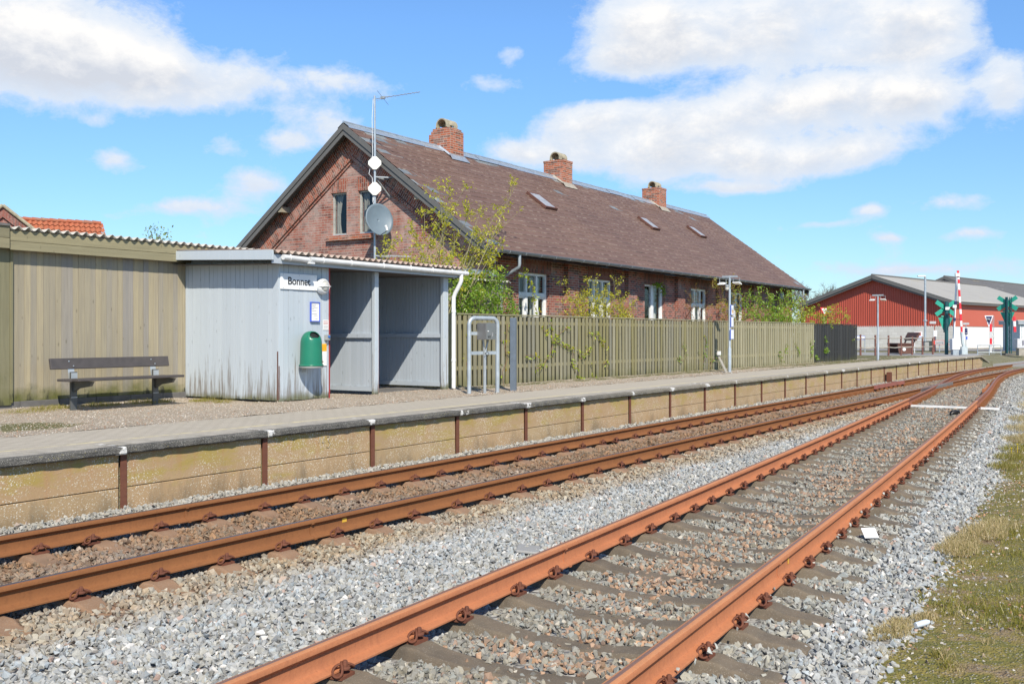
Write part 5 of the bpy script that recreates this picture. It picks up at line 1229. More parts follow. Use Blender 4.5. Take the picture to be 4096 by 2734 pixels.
# litter bin
bn = thing('litter_bin', 'green domed litter bin hanging on the pale blue shelter front', 'litter bin', (11.72, FY0 - .2, 1.03))
bc = V((11.73, FY0 - .19, 0)); z0 = 1.04
mb = MB(); prof = [(.198, z0), (.200, z0 + .012), (.194, z0 + .022), (.184, z0 + .028), (.182, z0 + .05), (.177, z0 + .2), (.172, z0 + .37), (.169, z0 + .405), (.164, z0 + .43), (.157, z0 + .455), (.147, z0 + .478), (.134, z0 + .50), (.118, z0 + .52), (.098, z0 + .538), (.072, z0 + .553), (.038, z0 + .563), (0, z0 + .566)]
vs, fs = [], []; n_ = 40
hd = R(-106)                                     # the mouth looks towards the open bays
for (r_, z) in prof:
    for j in range(n_):
        a = 2 * math.pi * j / n_; vs.append((bc.x + r_ * math.cos(a), bc.y + r_ * math.sin(a), z))
for i in range(len(prof) - 1):
    for j in range(n_):
        a = 2 * math.pi * (j + .5) / n_; da = (a - hd + math.pi) % (2 * math.pi) - math.pi; zm = (prof[i][1] + prof[i + 1][1]) / 2
        if ((da) / .74) ** 2 + ((zm - (z0 + .505)) / .052) ** 2 < 1: continue
        fs.append((i * n_ + j, i * n_ + (j + 1) % n_, (i + 1) * n_ + (j + 1) % n_, (i + 1) * n_ + j))
mb.add(vs, fs); mb.build('shell', M['bin_green'], bn, smooth=50, recalc=False, solid=.004)
mb = MB(); mb.lathe([(.15, z0 + .40), (.14, z0 + .2), (.0, z0 + .2)], bc, 20); mb.lathe([(.155, z0 + .42), (.12, z0 + .49), (.05, z0 + .535), (0, z0 + .54)], bc, 20); mb.build('liner', M['bin_dark'], bn, recalc=False)
mb = MB(); mb.lathe([(.196, z0), (.19, z0 - .025), (.17, z0 - .03), (0, z0 - .03)], bc, 32); mb.build('bottom_tray', M['grey_plastic'], bn, smooth=50)
mb = MB(); mb.lathe([(.010, -.188), (.010, -.196), (0, -.197)], (bc.x + .10, bc.y + .03, z0 + .07), 10, axis='y'); mb.build('lock', M['dark_rust'], bn)
MB().box(bc.x - .05, bc.x + .05, FY0 - .03, FY0 - .012, z0 - .1, z0 + .45).build('wall_plate', M['galv_dull'], bn)
# bench
by = 13.5; bh = thing('bench', 'dark grey plank bench on two steel posts in front of the weathered shed', 'bench', (9.45, by, .44))
bl, br_ = 8.28, 10.5
mb = MB(); n_ = V((0, -.978, .208)); u_ = V((0, .208, .978)); ctr = V((9.455, by + .075, 1.12)); mb.obox(ctr, (1.025, 0, 0), n_ * .019, u_ * .08, t=.4); mb.build('backrest', M['bench_plank'], bh, bevel=.006)
for k, yy in enumerate((by - .02, by - .20, by - .38)):
    z = .905 + (.012 if k == 2 else 0)
    MB().box(bl + .20, br_ - .19, yy - .165, yy - .002, z - .036, z, t=.2 + .3 * k).build('seat_plank', M['bench_plank'], bh, bevel=.006)
for xq in (8.75, 10.17):
    MB().box(xq - .05, xq + .05, by - .03, by + .01, .36, 1.0).build('leg', M['bench_steel'], bh, bevel=.004)
    mb = MB(); mb.prism([(by - .03, .868), (by - .50, .868), (by - .44, .80), (by - .15, .76), (by - .03, .70)], 'x', xq - .02, xq + .02); mb.build('seat_bracket', M['bench_steel'], bh)
    mb = MB(); mb.obox((xq, by + .045, 1.0), (.05, 0, 0), (0, .004, 0), V((0, .03, .14))); mb.box(xq - .05, xq + .05, by - .034, by - .0305, .905, .985); mb.build('back_bracket', M['bench_bright'], bh)
    MB().box(xq - .052, xq + .052, by - .0325, by - .029, .62, .63).build('band', M['bench_bright'], bh)
    mb = MB()
    for dx, dz in ((-.03, .035), (.035, -.035)): mb.lathe([(.011, 0), (.010, -.005), (0, -.008)], (xq + dx, by + .05 + dz * .2, 1.12 + dz), 8, axis='y')
    mb.build('bolt', M['galv'], bh)
# lean-to shed between the shelter and the house
lt = thing('lean_to', 'grey rendered lean-to with a corrugated roof edge half hidden by the green bush', 'outbuilding', (17.5, 14.5, .4))
MB().box(16.9, 19.7, 13.3, 16, .4, 2.75).build('wall', M['concrete'], lt)
corr(16.8, 19.9, 13.12, 16, 2.80, 2.9, .15, .024, M['fibre_cement'], 'roof', lt)
MB().box(18.2, 19.76, 13.4, 15.2, 2.93, 3.05).build('flashing', M['galv'], lt)
# ---------------------------------------------------------------- fences
def at_y(u, v, yf):                     # the point of an upright plane y = yf (number or function of x) seen in that direction from the platform side
    r = (u - 512) / 1000; y = yf(25) if callable(yf) else yf
    for _ in range(6):
        Y = y / (SF - CF * r); x = Y * (CF + SF * r)
        if callable(yf): y = yf(x)
    return V((x, y, H + (334 - v) / 1000 * Y))
def fence(name, label, x0, x1, mats, pitch, w, top=1.97, slits=True, dz=0):
    f = thing(name, label, 'fence', ((x0 + x1) / 2, fence_y((x0 + x1) / 2), .42)); mat = M[mats]
    an = math.atan(-.0343); dx, dy = math.cos(an), math.sin(an); nrm = V((-dy, dx, 0)); tv = V((dx, dy, 0))
    mb = MB(); x = x0 + w / 2; k = 0
    while x < x1:
        for side in (0, 1):
            xx = x + side * pitch / 2; p = V((xx, fence_y(xx), 0)); t = rnd.random(); ww = w * rnd.uniform(.88, 1.1) * (1.2 if side else 1); tilt = rnd.uniform(-.012, .012)
            if rnd.random() < .05: tilt *= 2.5
            zb = .45 + rnd.uniform(-.03, .025); zt = top - rnd.uniform(.02, .035); o_ = nrm * (.052 if side else -.052)
            c = p + o_ + V((0, 0, (zb + zt) / 2)); rot = Matrix.Rotation(rnd.uniform(-.06, .06), 3, 'Z')
            mb.obox(c, rot @ tv * ww / 2, rot @ nrm * .010, V((dx * tilt, dy * tilt, (zt - zb) / 2)), t=t)
        x += pitch
    mb.build('slat_panel', mat, f)
    mb = MB(); A = lambda xx, z: V((xx, fence_y(xx), z))
    for z in (.86, 1.80): mb.beam(A(x0, z), A(x1, z), .078, .075, t=rnd.random())
    mb.build('rail', mat, f)
    mb = MB(); mb.beam(A(x0 - .02, top + .0), A(x1 + .02, top + .0), .15, .026, t=.5); mb.build('cap', mat, f)
    x = x0 + .06
    while x <= x1 + .1:
        mb = MB(); xx = min(x, x1 - .06); mb.obox(A(xx, (top + .3) / 2) + nrm * .1, tv * .045, nrm * .045, V((0, 0, (top - .3) / 2))); mb.build('post', mat, f); x += 1.9
    return f
fence('picket_fence', 'mossy green board fence on boards with vines, between the shelter and the near lamp post', 15.98, 29.82, 'fence_wood', .166, .098)
fence('picket_fence', 'paler newer board fence between the near lamp post and the black fence', 29.86, 38.0, 'newer_fence_wood', .205, .125)
fence('picket_fence', 'short black stained board fence at the far end of the garden', 38.04, 43.5, 'black_fence_wood', .205, .13, 1.96)

# ---------------------------------------------------------------- posts and lamps on the platform
hp = thing('meter_stand', 'galvanised tube hoop carrying a steel cabinet in front of the mossy fence', 'cabinet stand', (15.45, 10.9, .42))
A, B = V((15.22, 10.98, .4)), V((15.87, 10.78, .4)); mb = MB(); zt = 1.86; rr = .13
pts = [A, A + V((0, 0, zt - .4 - rr))] ; d = (B - A)
for i in range(1, 8): a = math.pi / 2 * i / 8; q = rr * (1 - math.cos(a)) / d.length; pts.append(A + d * q + V((0, 0, zt - .4 - rr + rr * math.sin(a))))
pts.append(A + d * (rr / d.length) + V((0, 0, zt - .4))); pts.append(B - d * (rr / d.length) + V((0, 0, zt - .4)))
for i in range(1, 8): a = math.pi / 2 * i / 8; q = rr * (1 - math.sin(a)) / d.length; pts.append(B - d * q + V((0, 0, zt - .4 - rr + rr * math.cos(a))))
pts += [B + V((0, 0, zt - .4 - rr)), B]
mb.tube(pts, .04, 16); mb.build('hoop', M['galv'], hp, smooth=60)
mb = MB(); mb.beam(A + V((0, 0, .80)), B + V((0, 0, .80)), .012, .065); mb.beam(A + V((0, 0, 1.17)), A + d * .5 + V((0, 0, 1.17)), .012, .06); mb.build('cross_strap', M['galv'], hp)
mid = A + d * .42; mb = MB(); mb.box(15.40, 15.70, 10.72, 10.93, 1.45, 1.765); cb = mb.build('cabinet', M['steel_box'], hp, bevel=.004)
mb = MB(); mb.box(15.405, 15.695, 10.708, 10.7195, 1.457, 1.76); mb.build('cabinet_door', M['steel_box'], hp, bevel=.003)
mb = MB(); mb.lathe([(.010, -.0), (.010, -.016), (0, -.018)], (15.45, 10.708, 1.61), 10, axis='y'); mb.build('knob', M['sign_white'], hp)
text_mesh('number', '61S', .062, M['ink'], hp, (15.49, 10.7065, 1.505), ROT_S, .0006, bold=.001)
mb = MB()
def tri(cx, cz, w, h, up): mb.poly([(cx - w, 10.7068, cz + h * up), (cx + w, 10.7068, cz + h * up), (cx, 10.7068, cz - h * up)])
tri(15.60, 1.525, .020, .025, 1); mb.box(15.585, 15.615, 10.7066, 10.7072, 1.553, 1.562); mb.lathe([(0, 0), (.013, 0)], (15.60, 10.7068, 1.575), 10, axis='y'); tri(15.60, 1.592, .007, .009, -1)
mb.build('crest', M['sign_grey'], hp, recalc=False)
mb = MB()
for q, t0 in ((-.03, -.10), (.035, .08)): mb.tube([(15.56 + q * .6, 10.86, .4), (15.56 + q * .6, 10.86, 1.22), (15.56 + q * 2.6, 10.84, 1.46)], .018, 8)
mb.build('conduit', M['galv_dull'], hp, smooth=60)
mb = MB(); mb.tube([(15.48, 10.80, 1.19), (15.55, 10.79, 1.22), (15.62, 10.80, 1.19), (15.55, 10.78, 1.14), (15.48, 10.80, 1.19)], .006, 6); mb.build('cable_tie', M['black_rubber'], hp)
ps = thing('post', 'plain blue grey square steel post standing right of the cabinet hoop', 'post', (16.55, 10.88, .42))
mb = MB(); c, s_ = .053, .02; mb.obox((16.55, 10.86, 1.14), (c, s_, 0), (-s_, c, 0), (0, 0, .74)); mb.build('shaft', M['slate_blue_paint'], ps, bevel=.004)
mb = MB(); mb.obox((16.552, 10.812, 1.75), (.017 * .93, .017 * .35, 0), (0, .001, 0), (0, 0, .03)).obox((16.552, 10.8105, 1.75), (.007, .003, 0), (0, .001, 0), (0, 0, .012)); mb.build('sticker', M['sign_white'], ps)
def lamp(x, y, lean, label, signs):
    l = thing('lamp_post', label, 'lamp post', (x, y, .42)); top = 3.22
    P = lambda z: V((x + lean * (z - .42), y + lean * .5 * (z - .42), z))
    mb = MB(); mb.tube([P(.3), P(1.13), P(1.17), P(top)], [.052, .052, .036, .034], 14); mb.build('pole', M['galv'], l, smooth=40)
    hd_ = P(top); mb = MB(); mb.obox(hd_ + V((0, 0, .03)), (.03, 0, 0), (0, .23, 0), (0, 0, .03)); mb.build('arm', M['galv'], l, bevel=.004)
    for sd in (-1, 1):
        c = hd_ + V((0, sd * .21, 0)); mb = MB(); mb.obox(c + V((0, sd * .02, -.17)), (.13, 0, .02 * sd), (0, .10, 0), (0, 0, .018)); mb.obox(c + V((0, sd * .02, -.145)), (.09, 0, 0), (0, .07, 0), (0, 0, .014)); ld = mb.build('lamp_head', M['white_paint'], l, bevel=.006)
        mb = MB(); mb.tube([c + V((0, -.10 * 1, -.15)), c + V((0, -.10, .0)), c + V((0, .0, .01))], .008, 6); mb.tube([c + V((0, .10, -.15)), c + V((0, .10, .0)), c + V((0, .0, .01))], .008, 6); mb.build('lamp_bracket', M['galv_dull'], ld)
    if signs:
        mb = MB(); c = P(2.93) + V((-.06, .06, 0)); mb.lathe([(0, .09), (.06, .08), (.065, .02), (.05, 0)], c, 12); mb.build('camera_mount', M['galv_dull'], l, smooth=60); mb = MB(); mb.lathe([(.055, .0), (.06, -.03), (.04, -.08), (0, -.095)], c, 12); mb.build('camera_dome', M['lamp_glass'], l, smooth=60)
    return l, P
l1, P1 = lamp(28.2, 10.87, -.018, 'grey lamp post with three blue framed timetables and a camera dome, by the fence', True)
for k, (z0_, z1_, w_) in enumerate(((2.12, 2.42, .20), (1.77, 2.07, .20), (1.41, 1.70, .25))):
    c = P1((z0_ + z1_) / 2) + V((.06, -.05, 0)); q = thing('timetable', ('topmost timetable with a coloured map on the near lamp post', 'middle plain white timetable on the near lamp post', 'lowest and widest white timetable on the near lamp post')[k], 'timetable', c, group='timetables on the lamp post')
    h = (z1_ - z0_) / 2; mb = MB(); mb.box(c.x - w_ / 2, c.x + w_ / 2, c.y - .012, c.y + .012, c.z - h, c.z + h); mb.build('frame', M['blue_frame'], q)
    mb = MB(); mb.box(c.x - w_ / 2 + .012, c.x + w_ / 2 - .012, c.y - .0145, c.y - .0125, c.z - h + .012, c.z + h - .012); mb.build('paper', M['sign_white'], q)
    if k == 0:
        mb = MB(); mb.box(c.x - .06, c.x + .0, c.y - .0155, c.y - .0148, c.z - .05, c.z + .06); mb.build('map', M['galv'], q); mb = MB(); mb.box(c.x + .0, c.x + .06, c.y - .0157, c.y - .0149, c.z - .1, c.z + .0); mb.build('map_colour', M['label_orange'], q)
lamp(45.0, 10.6, .0, 'plain grey lamp post with two white lamp trays beyond the black fence', False)
mb = MB(); mb.beam((27.95, 10.86, .41), (27.78, 11.1, 1.02), .10, .02, (0, -1, 0)); mb.beam((28.05, 10.86, .41), (27.9, 11.1, .95), .018, .03, (0, -1, 0)); lb_ = thing('leaning_board', 'thin pale board with a white top leaning on the near lamp post', 'board', (27.95, 10.9, .42)); mb.build('board', M['pale_rail_wood'], lb_)
mb = MB(); mb.box(27.72, 27.86, 11.0, 11.06, .95, 1.06); mb.build('top_block', M['white_paint'], lb_)

# ---------------------------------------------------------------- aerial mast on the gable
mx_, my_ = 19.22, 16.80
ms = thing('aerial_mast', 'tall grey mast with a yagi aerial fixed to the gable of the station house', 'mast', (mx_, my_, 3.45))
mb = MB(); mb.tube([(mx_, my_, 3.45), (mx_, my_, 6.0), (mx_ , my_ + .01, 7.58)], [.032, .030, .026], 12); mb.build('pole', M['galv'], ms, smooth=60)
mb = MB(); mb.box(mx_, X0, my_ - .02, my_ + .02, 3.52, 3.56); mb.beam((mx_, my_, 3.54), (X0 - .05, my_ - .75, 3.52), .04, .03); mb.build('wall_bracket', M['galv_dull'], ms)
mb = MB(); mb.box(mx_ + .0, X0, my_ - .02, my_ + .02, 5.50, 5.545); mb.beam((mx_ + .05, my_, 5.5), (X0, my_ - .05, 5.05), .03, .03); mb.beam((mx_, my_ + .0, 5.53), (X0, my_ - .5, 5.53), .045, .03); mb.build('wall_bracket', M['galv_dull'], ms)
mb = MB(); a, b = V((mx_, my_ + .08, 7.50)), V((mx_ + .25, my_ - 1.26, 7.56)); mb.tube([a, b], .009, 6); dv = (b - a).normalized(); el = dv.cross(V((0, 0, 1))).normalized()
for i in range(9): p = a.lerp(b, .30 + .08 * i); mb.tube([p - el * .07, p + el * .07], .004, 4)
p = a.lerp(b, .22); mb.tube([p - el * .28 + V((0, 0, .1)), p, p - el * .28 - V((0, 0, .12))], .006, 4); mb.tube([p + el * .28 + V((0, 0, .12)), p, p + el * .28 - V((0, 0, .14))], .006, 4); mb.obox(p, dv * .06, el * .03, (0, 0, .03))
mb.build('yagi_aerial', M['galv_dull'], ms)
mb = MB(); mb.tube([(mx_ - .03, my_ + .03, 7.5), (mx_ - .05, my_ + .05, 7.0), (mx_ - .04, my_ + .04, 6.1), (mx_ - .09, my_ + .12, 5.6), (mx_ - .04, my_ + .05, 5.5), (mx_ - .04, my_ + .03, 4.9)], .008, 6); mb.tube([(mx_ - .03, my_ - .02, 5.15), (mx_ - .05, my_ + .02, 4.9), (mx_ - .02, my_ - .02, 4.7)], .008, 6); mb.build('cable', M['white_cable'], ms)
fdir = V((-.80, -.60, 0)).normalized(); sd = V((-.60, .80, 0)) * 1
for k, z in enumerate((5.87, 5.22)):
    c = V((mx_, my_, z)) + fdir * .075; mb = MB(); s_ = .165; q = .045
    o8 = [(-q, s_), (q, s_), (s_, q), (s_, -q), (q, -s_), (-q, -s_), (-s_, -q), (-s_, q)]
    f0 = [c + sd * a + V((0, 0, b)) for a, b in o8]; f1 = [p - fdir * .05 for p in f0]; n_ = 8
    mb.add(f0 + f1, [list(range(8)), list(range(8, 16))[::-1]] + [(i, (i + 1) % 8, 8 + (i + 1) % 8, 8 + i) for i in range(8)])
    setp(mb.build('panel_antenna', M['cream_panel'], bevel=.012), ('upper' if k == 0 else 'lower') + ' white diamond shaped panel antenna on the grey mast', 'antenna', 'white panel antennas on the mast')
ds = thing('satellite_dish', 'large grey satellite dish on the mast in front of the gable window', 'satellite dish', (mx_, my_, 4.4))
nrm = V((-.34, -.92, .20)).normalized(); c = V((mx_ - .07, my_ - .22, 4.44)); ex_ = nrm.cross(V((0, 0, 1))).normalized(); ez_ = ex_.cross(nrm).normalized()
mb = MB(); nr_, na = 8, 44
for i in range(nr_ + 1):
    q = i / nr_
    for j in range(na): a = 2 * math.pi * j / na; mb.v.append(tuple(c + ex_ * .385 * q * math.cos(a) + ez_ * .415 * q * math.sin(a) + nrm * (.085 * q * q - .085)))
for i in range(nr_):
    for j in range(na): mb.f.append([i * na + j, i * na + (j + 1) % na, (i + 1) * na + (j + 1) % na, (i + 1) * na + j]); mb.mi.append(0); mb.tone.append(.5)
mb.build('reflector', M['dish_grey'], ds, smooth=180, recalc=False, solid=.012)
foc = c + nrm * .42 - ez_ * .42 + ex_ * .05; low = c - ez_ * .40
mb = MB(); mb.tube([low - nrm * .05, foc], .012, 6); mb.build('feed_arm', M['dish_grey'], ds)
mb = MB(); mb.tube([foc - nrm * .02 + ez_ * .0, foc + ez_ * .10 - nrm * .05], [.025, .035], 12); mb.tube([foc + ez_ * .10 - nrm * .05, foc + ez_ * .13 - nrm * .07], .04, 12); mb.build('feed_head', M['white_plastic'], ds, smooth=50)
mb = MB(); mb.obox(c - nrm * .15, ex_ * .08, ez_ * .1, nrm * .04); mb.beam(c - nrm * .13, (mx_, my_, 4.4), .05, .05); mb.build('mount', M['galv_dull'], ds)

# ---------------------------------------------------------------- plants
def bez(p, q, bul, t): return p.lerp(q, t) + bul * (4 * t * (1 - t))
def leaves(mb, c, n_, rad, size, up=.3):
    for _ in range(n_):
        p = c + V((rnd.gauss(0, rad), rnd.gauss(0, rad), rnd.gauss(0, rad))); s_ = size * rnd.uniform(.6, 1.3)
        n1 = V((rnd.gauss(0, 1), rnd.gauss(0, 1), rnd.gauss(0, 1) + up)).normalized(); a = n1.orthogonal().normalized(); a = Matrix.Rotation(rnd.uniform(0, 6.28), 3, n1) @ a; b = n1.cross(a)
        t = rnd.random(); f = n1 * s_ * rnd.uniform(.05, .3)
        mb.add([p - a * s_, p - b * s_ * .42 + f, p + a * s_, p + b * s_ * .42 + f], [(0, 1, 2), (0, 2, 3)], t=t)
def shrub(name, label, cat, base, tips, twig, leaf, nside=5, side=.35, nleaf=5, size=.04, rad=.035, r0=.014, start=.45, group=None, jit=.12, droop=0):
    o = thing(name, label, cat, base, group=group); b = V(base); tw, lf = MB(), MB()
    for tip in tips:
        p0 = b + V((rnd.gauss(0, .08), rnd.gauss(0, .08), 0)); tip = V(tip); L = (tip - p0).length
        bul = V((rnd.gauss(0, jit), rnd.gauss(0, jit), rnd.uniform(.0, jit))) * L * .5; n_ = 9
        pts = [bez(p0, tip, bul, i / n_) + V((rnd.gauss(0, .012), rnd.gauss(0, .012), 0)) for i in range(n_ + 1)]
        tw.tube(pts, [max(r0 * (1 - .85 * i / n_), .003) for i in range(n_ + 1)], 5, False)
        leaves(lf, tip, nleaf * 2, rad * 1.3, size)
        for k in range(nside):
            t = rnd.uniform(start, .98); i = min(int(t * n_), n_ - 1); p = pts[i].lerp(pts[i + 1], t * n_ - i)
            d = ((pts[i + 1] - pts[i]).normalized() * .7 + V((rnd.gauss(0, .7), rnd.gauss(0, .7), rnd.gauss(.25 - droop, .5)))).normalized(); l_ = side * rnd.uniform(.5, 1.25); q = p + d * l_; m_ = p.lerp(q, .5) + V((rnd.gauss(0, .03), rnd.gauss(0, .03), rnd.gauss(0, .03))) * l_ * 2
            tw.tube([p, m_, q], [.005, .004, .002], 4, False)
            for s_ in (.35, .6, .8, 1.0):
                if rnd.random() < .85: leaves(lf, (p.lerp(m_, s_ * 2) if s_ < .5 else m_.lerp(q, s_ * 2 - 1)), nleaf, rad, size)
    tw.build('stems', M[twig], o, recalc=False, smooth=60); lf.build('foliage', M[leaf], o, recalc=False); return o
def cam_pts(uv, Y, js=.35): return [tuple(W(u, Y + rnd.gauss(0, js), v=v)) for u, v in uv]
T1 = [(437, 181), (452, 190), (465, 186), (482, 205), (498, 215), (516, 182), (506, 199), (521, 209), (490, 228), (470, 215), (445, 205), (425, 210), (412, 222), (396, 236), (386, 250), (402, 258), (502, 240), (455, 232), (430, 238), (478, 248), (418, 246), (462, 258), (442, 256), (410, 262), (494, 254), (448, 220)]
shrub('young_tree', 'sparse young tree with yellow green spring leaves in front of the gable', 'tree', (16.45, 13.05, .42), [at_y(u, v, (13.2 if u > 425 else 14.3) + rnd.gauss(0, .25)) for u, v in T1], 'young_twig', 'lime_leaf', 8, .40, 5, .040, .042, .020, .42)
T2 = [(458, 282), (466, 278), (476, 276), (486, 280), (497, 274), (505, 290), (470, 290), (482, 288), (494, 290), (505, 296), (462, 296), (478, 300), (514, 304), (489, 303), (460, 305), (502, 276), (470, 284), (456, 290), (515, 312)]
shrub('bush', 'dense bright green bush over the fence top beside the shelter downpipe', 'bush', (17.8, 12.95, .42), [at_y(u, v, 12.75 + abs(rnd.gauss(0, .25))) for u, v in T2 + T2], 'twig', 'green_leaf', 8, .30, 5, .04, .05, .012, .5)
sh3 = [at_y(u, v, 12.85) for u, v in [(558, 281), (566, 290), (577, 296), (589, 279), (597, 284), (605, 290), (617, 283), (612, 295), (625, 296), (631, 304), (572, 306), (583, 300), (594, 298), (603, 303), (620, 308), (568, 312), (609, 312), (634, 312), (590, 310), (578, 313), (613, 278), (561, 300)]]
shrub('bush', 'wispy yellow green bush in front of the second window of the house', 'bush', (24.3, 12.7, .42), sh3, 'young_twig', 'lime_leaf', 9, .40, 5, .034, .04, .010, .45)
sh4 = [at_y(u, v, 12.9) for u, v in [(716, 280), (719, 300), (724, 297), (711, 304), (733, 276), (735, 300), (742, 306), (729, 306), (740, 290), (722, 310)]]
shrub('bush', 'thin upright shrub with yellow buds behind the near lamp post', 'bush', (34.6, 12.6, .42), sh4, 'red_twig', 'yellow_leaf', 9, .32, 4, .035, .04, .009, .4)
sh5 = [at_y(u, v, 12.3) for u, v in [(745, 297), (752, 290), (760, 300), (768, 303), (757, 308), (772, 296), (778, 308), (786, 301), (792, 304), (783, 312), (796, 312), (765, 312), (750, 312), (742, 308), (788, 294), (800, 308), (775, 314), (758, 298), (748, 303), (770, 309), (781, 298)]]
shrub('bush', 'broad mixed green bush over the fence in front of the walled up window', 'bush', (37.2, 12.2, .42), sh5, 'red_twig', 'green_leaf', 10, .48, 5, .05, .06, .012, .4)
shrub('bush', 'bramble-like bush with green tips hanging beside the far corner of the house', 'bush', (38.6, 11.9, .42), [at_y(u, v, 11.9) for u, v in [(801, 300), (806, 306), (795, 306), (810, 312), (799, 314), (790, 310)]], 'red_twig', 'vine_leaf', 8, .45, 4, .05, .06, .012, .4)
shrub('bush', 'sparse low bush showing over the black fence before the red barn', 'bush', (41.5, 11.7, .42), [at_y(u, v, 11.6) for u, v in [(812, 308), (818, 304), (825, 310), (832, 312), (838, 308), (844, 313), (822, 316), (830, 318), (816, 314), (840, 318), (836, 304)]], 'red_twig', 'vine_leaf', 7, .42, 4, .045, .05, .010, .4)
sh6 = [at_y(u, v, 13.3) for u, v in [(686, 290), (691, 296), (696, 285), (701, 300), (690, 304), (698, 308)]]
shrub('bush', 'bare budding twigs rising before the fourth window of the house', 'bush', (32.6, 13.2, .42), sh6, 'red_twig', 'yellow_leaf', 6, .25, 2, .022, .03, .008, .4)
shrub('bush', 'tall thin red stems with yellow buds against the wall beside the iron bracket', 'bush', (33.9, 13.2, .42), [at_y(u, v, 13.2) for u, v in [(712, 278), (707, 292), (718, 288), (722, 302), (704, 306)]], 'red_twig', 'yellow_leaf', 6, .22, 3, .025, .03, .008, .5)
def vine(name, label, paths, yoff, leaf, twig='red_twig', size=.04, dens=1.35, rad=.04, nl=4):
    P0 = paths[0][0]; o = thing(name, label, 'vine', P0); tw, lf = MB(), MB()
    for path in paths:
        path = [V(p) for p in path]; tw.tube([p + V((rnd.gauss(0, .006), 0, rnd.gauss(0, .006))) for p in path], .0045, 5, False)
        for a, b in zip(path, path[1:]):
            n_ = max(1, int((b - a).length / .085 * dens))
            for i in range(n_):
                c = a.lerp(b, (i + rnd.random()) / n_) + V((rnd.gauss(0, .03), -abs(rnd.gauss(0, .02)), rnd.gauss(0, .03)))
                if rnd.random() < .82: leaves(lf, c, nl, rad, size)
    tw.build('stems', M[twig], o, recalc=False); lf.build('leaves', M[leaf], o, recalc=False)
zf = lambda px, py: tuple(at_y((2080 + px / 4.9) / 4, (1240 + py / 4.9) / 4, lambda x: fence_y(x) - .09))
vine('vine', 'longest climbing vine with lime leaves zigzagging down the mossy fence', [[zf(*q) for q in ((560, 160), (580, 220), (620, 290), (640, 500), (640, 620), (720, 650), (920, 720), (1030, 770), (1040, 900), (1030, 1060), (1080, 1180), (1150, 1290), (1200, 1350))], [zf(*q) for q in ((640, 620), (760, 480), (870, 380), (940, 300))], [zf(*q) for q in ((640, 680), (600, 830), (540, 950), (440, 1060), (320, 1160))], [zf(*q) for q in ((560, 420), (470, 400), (450, 350))]], 0, 'vine_leaf')
vine('vine', 'arching vine shoot with green leaves near the middle of the mossy fence', [[zf(*q) for q in ((1340, 400), (1440, 460), (1560, 530), (1620, 650), (1720, 770))], [zf(*q) for q in ((1140, 830), (1200, 950), (1270, 880), (1340, 780), (1400, 740))]], 0, 'vine_leaf')
vine('vine', 'low vine tufts at the foot of the mossy fence', [[zf(*q) for q in ((1200, 1340), (1270, 1370))], [zf(*q) for q in ((1430, 1290), (1480, 1330), (1520, 1365))], [zf(*q) for q in ((1640, 1050), (1700, 1020))], [zf(*q) for q in ((1380, 1080), (1420, 1040))], [zf(*q) for q in ((90, 880), (220, 880), (340, 940))]], 0, 'vine_leaf', dens=1.3)
zv = lambda px, py: tuple(at_y((1860 + px / 4.354) / 4, (1240 + py / 4.354) / 4, lambda x: fence_y(x) - .08))
vine('vine', 'thin vine climbing the fence between the cabinet hoop and the blue grey post', [[zv(*q) for q in ((740, 230), (730, 480), (690, 640), (740, 860), (660, 1060), (670, 1280))], [zv(*q) for q in ((600, 520), (650, 540))], [zv(*q) for q in ((20, 420), (60, 500), (30, 920), (40, 1040))]], 0, 'vine_leaf', dens=.55)
z5 = lambda px, py: tuple(at_y((2700 + px / 2.936) / 4, (1000 + py / 2.936) / 4, lambda x: fence_y(x) - .09))
vine('vine', 'scattered green weeds climbing the paler newer fence', [[z5(*q) for q in ((1215, 1190), (1230, 1260), (1260, 1320))], [z5(*q) for q in ((1290, 1200), (1330, 1110))], [z5(*q) for q in ((1590, 1060), (1610, 1180), (1600, 1260))], [z5(*q) for q in ((1420, 1090), (1460, 1230))]], 0, 'green_leaf', dens=1.6, size=.05)
vine('vine', 'few small green sprigs on the black fence', [[z5(*q) for q in ((1760, 1040), (1775, 1060))], [z5(*q) for q in ((1750, 1170), (1790, 1180))], [z5(*q) for q in ((1650, 1240), (1670, 1260))], [z5(*q) for q in ((2070, 1050), (2072, 1056))]], 0, 'green_leaf', dens=3, size=.05)
vine('vine', 'tangled weeds at the foot of the fence just left of the near lamp post', [[z5(*q) for q in ((350, 980), (360, 1120), (340, 1320))], [z5(*q) for q in ((420, 1320), (500, 1220), (530, 1310))], [z5(*q) for q in ((80, 1090), (130, 1190))], [z5(*q) for q in ((20, 1270), (100, 1300))], [z5(*q) for q in ((270, 1190), (280, 1210))]], 0, 'green_leaf', dens=1.2)
z4 = lambda px, py, y: tuple(at_y((1800 + px / 2.119) / 4, (900 + py / 2.119) / 4, y))
vine('vine', 'lime leaved vine hanging from the gutter across the first window', [[z4(*q, 13.5) for q in ((590, 330), (640, 400), (660, 440), (700, 530), (710, 680), (740, 745))], [z4(*q, 13.5) for q in ((640, 400), (560, 430))]], 0, 'vine_leaf', size=.05)
vine('vine', 'leafy shoot reaching up the house corner to the bent downpipe', [[z4(*q, 13.3) for q in ((180, 460), (290, 425), (370, 380), (440, 350))], [z4(*q, 13.3) for q in ((180, 460), (120, 560), (100, 680))]], 0, 'vine_leaf', size=.05, dens=2.0, nl=4)
vine('vine', 'dark ivy draped over the top corner of the glazed door', [[z4(*q, 13.8) for q in ((1730, 505), (1790, 515), (1800, 560), (1805, 600))]], 0, 'green_leaf', size=.055, dens=3)
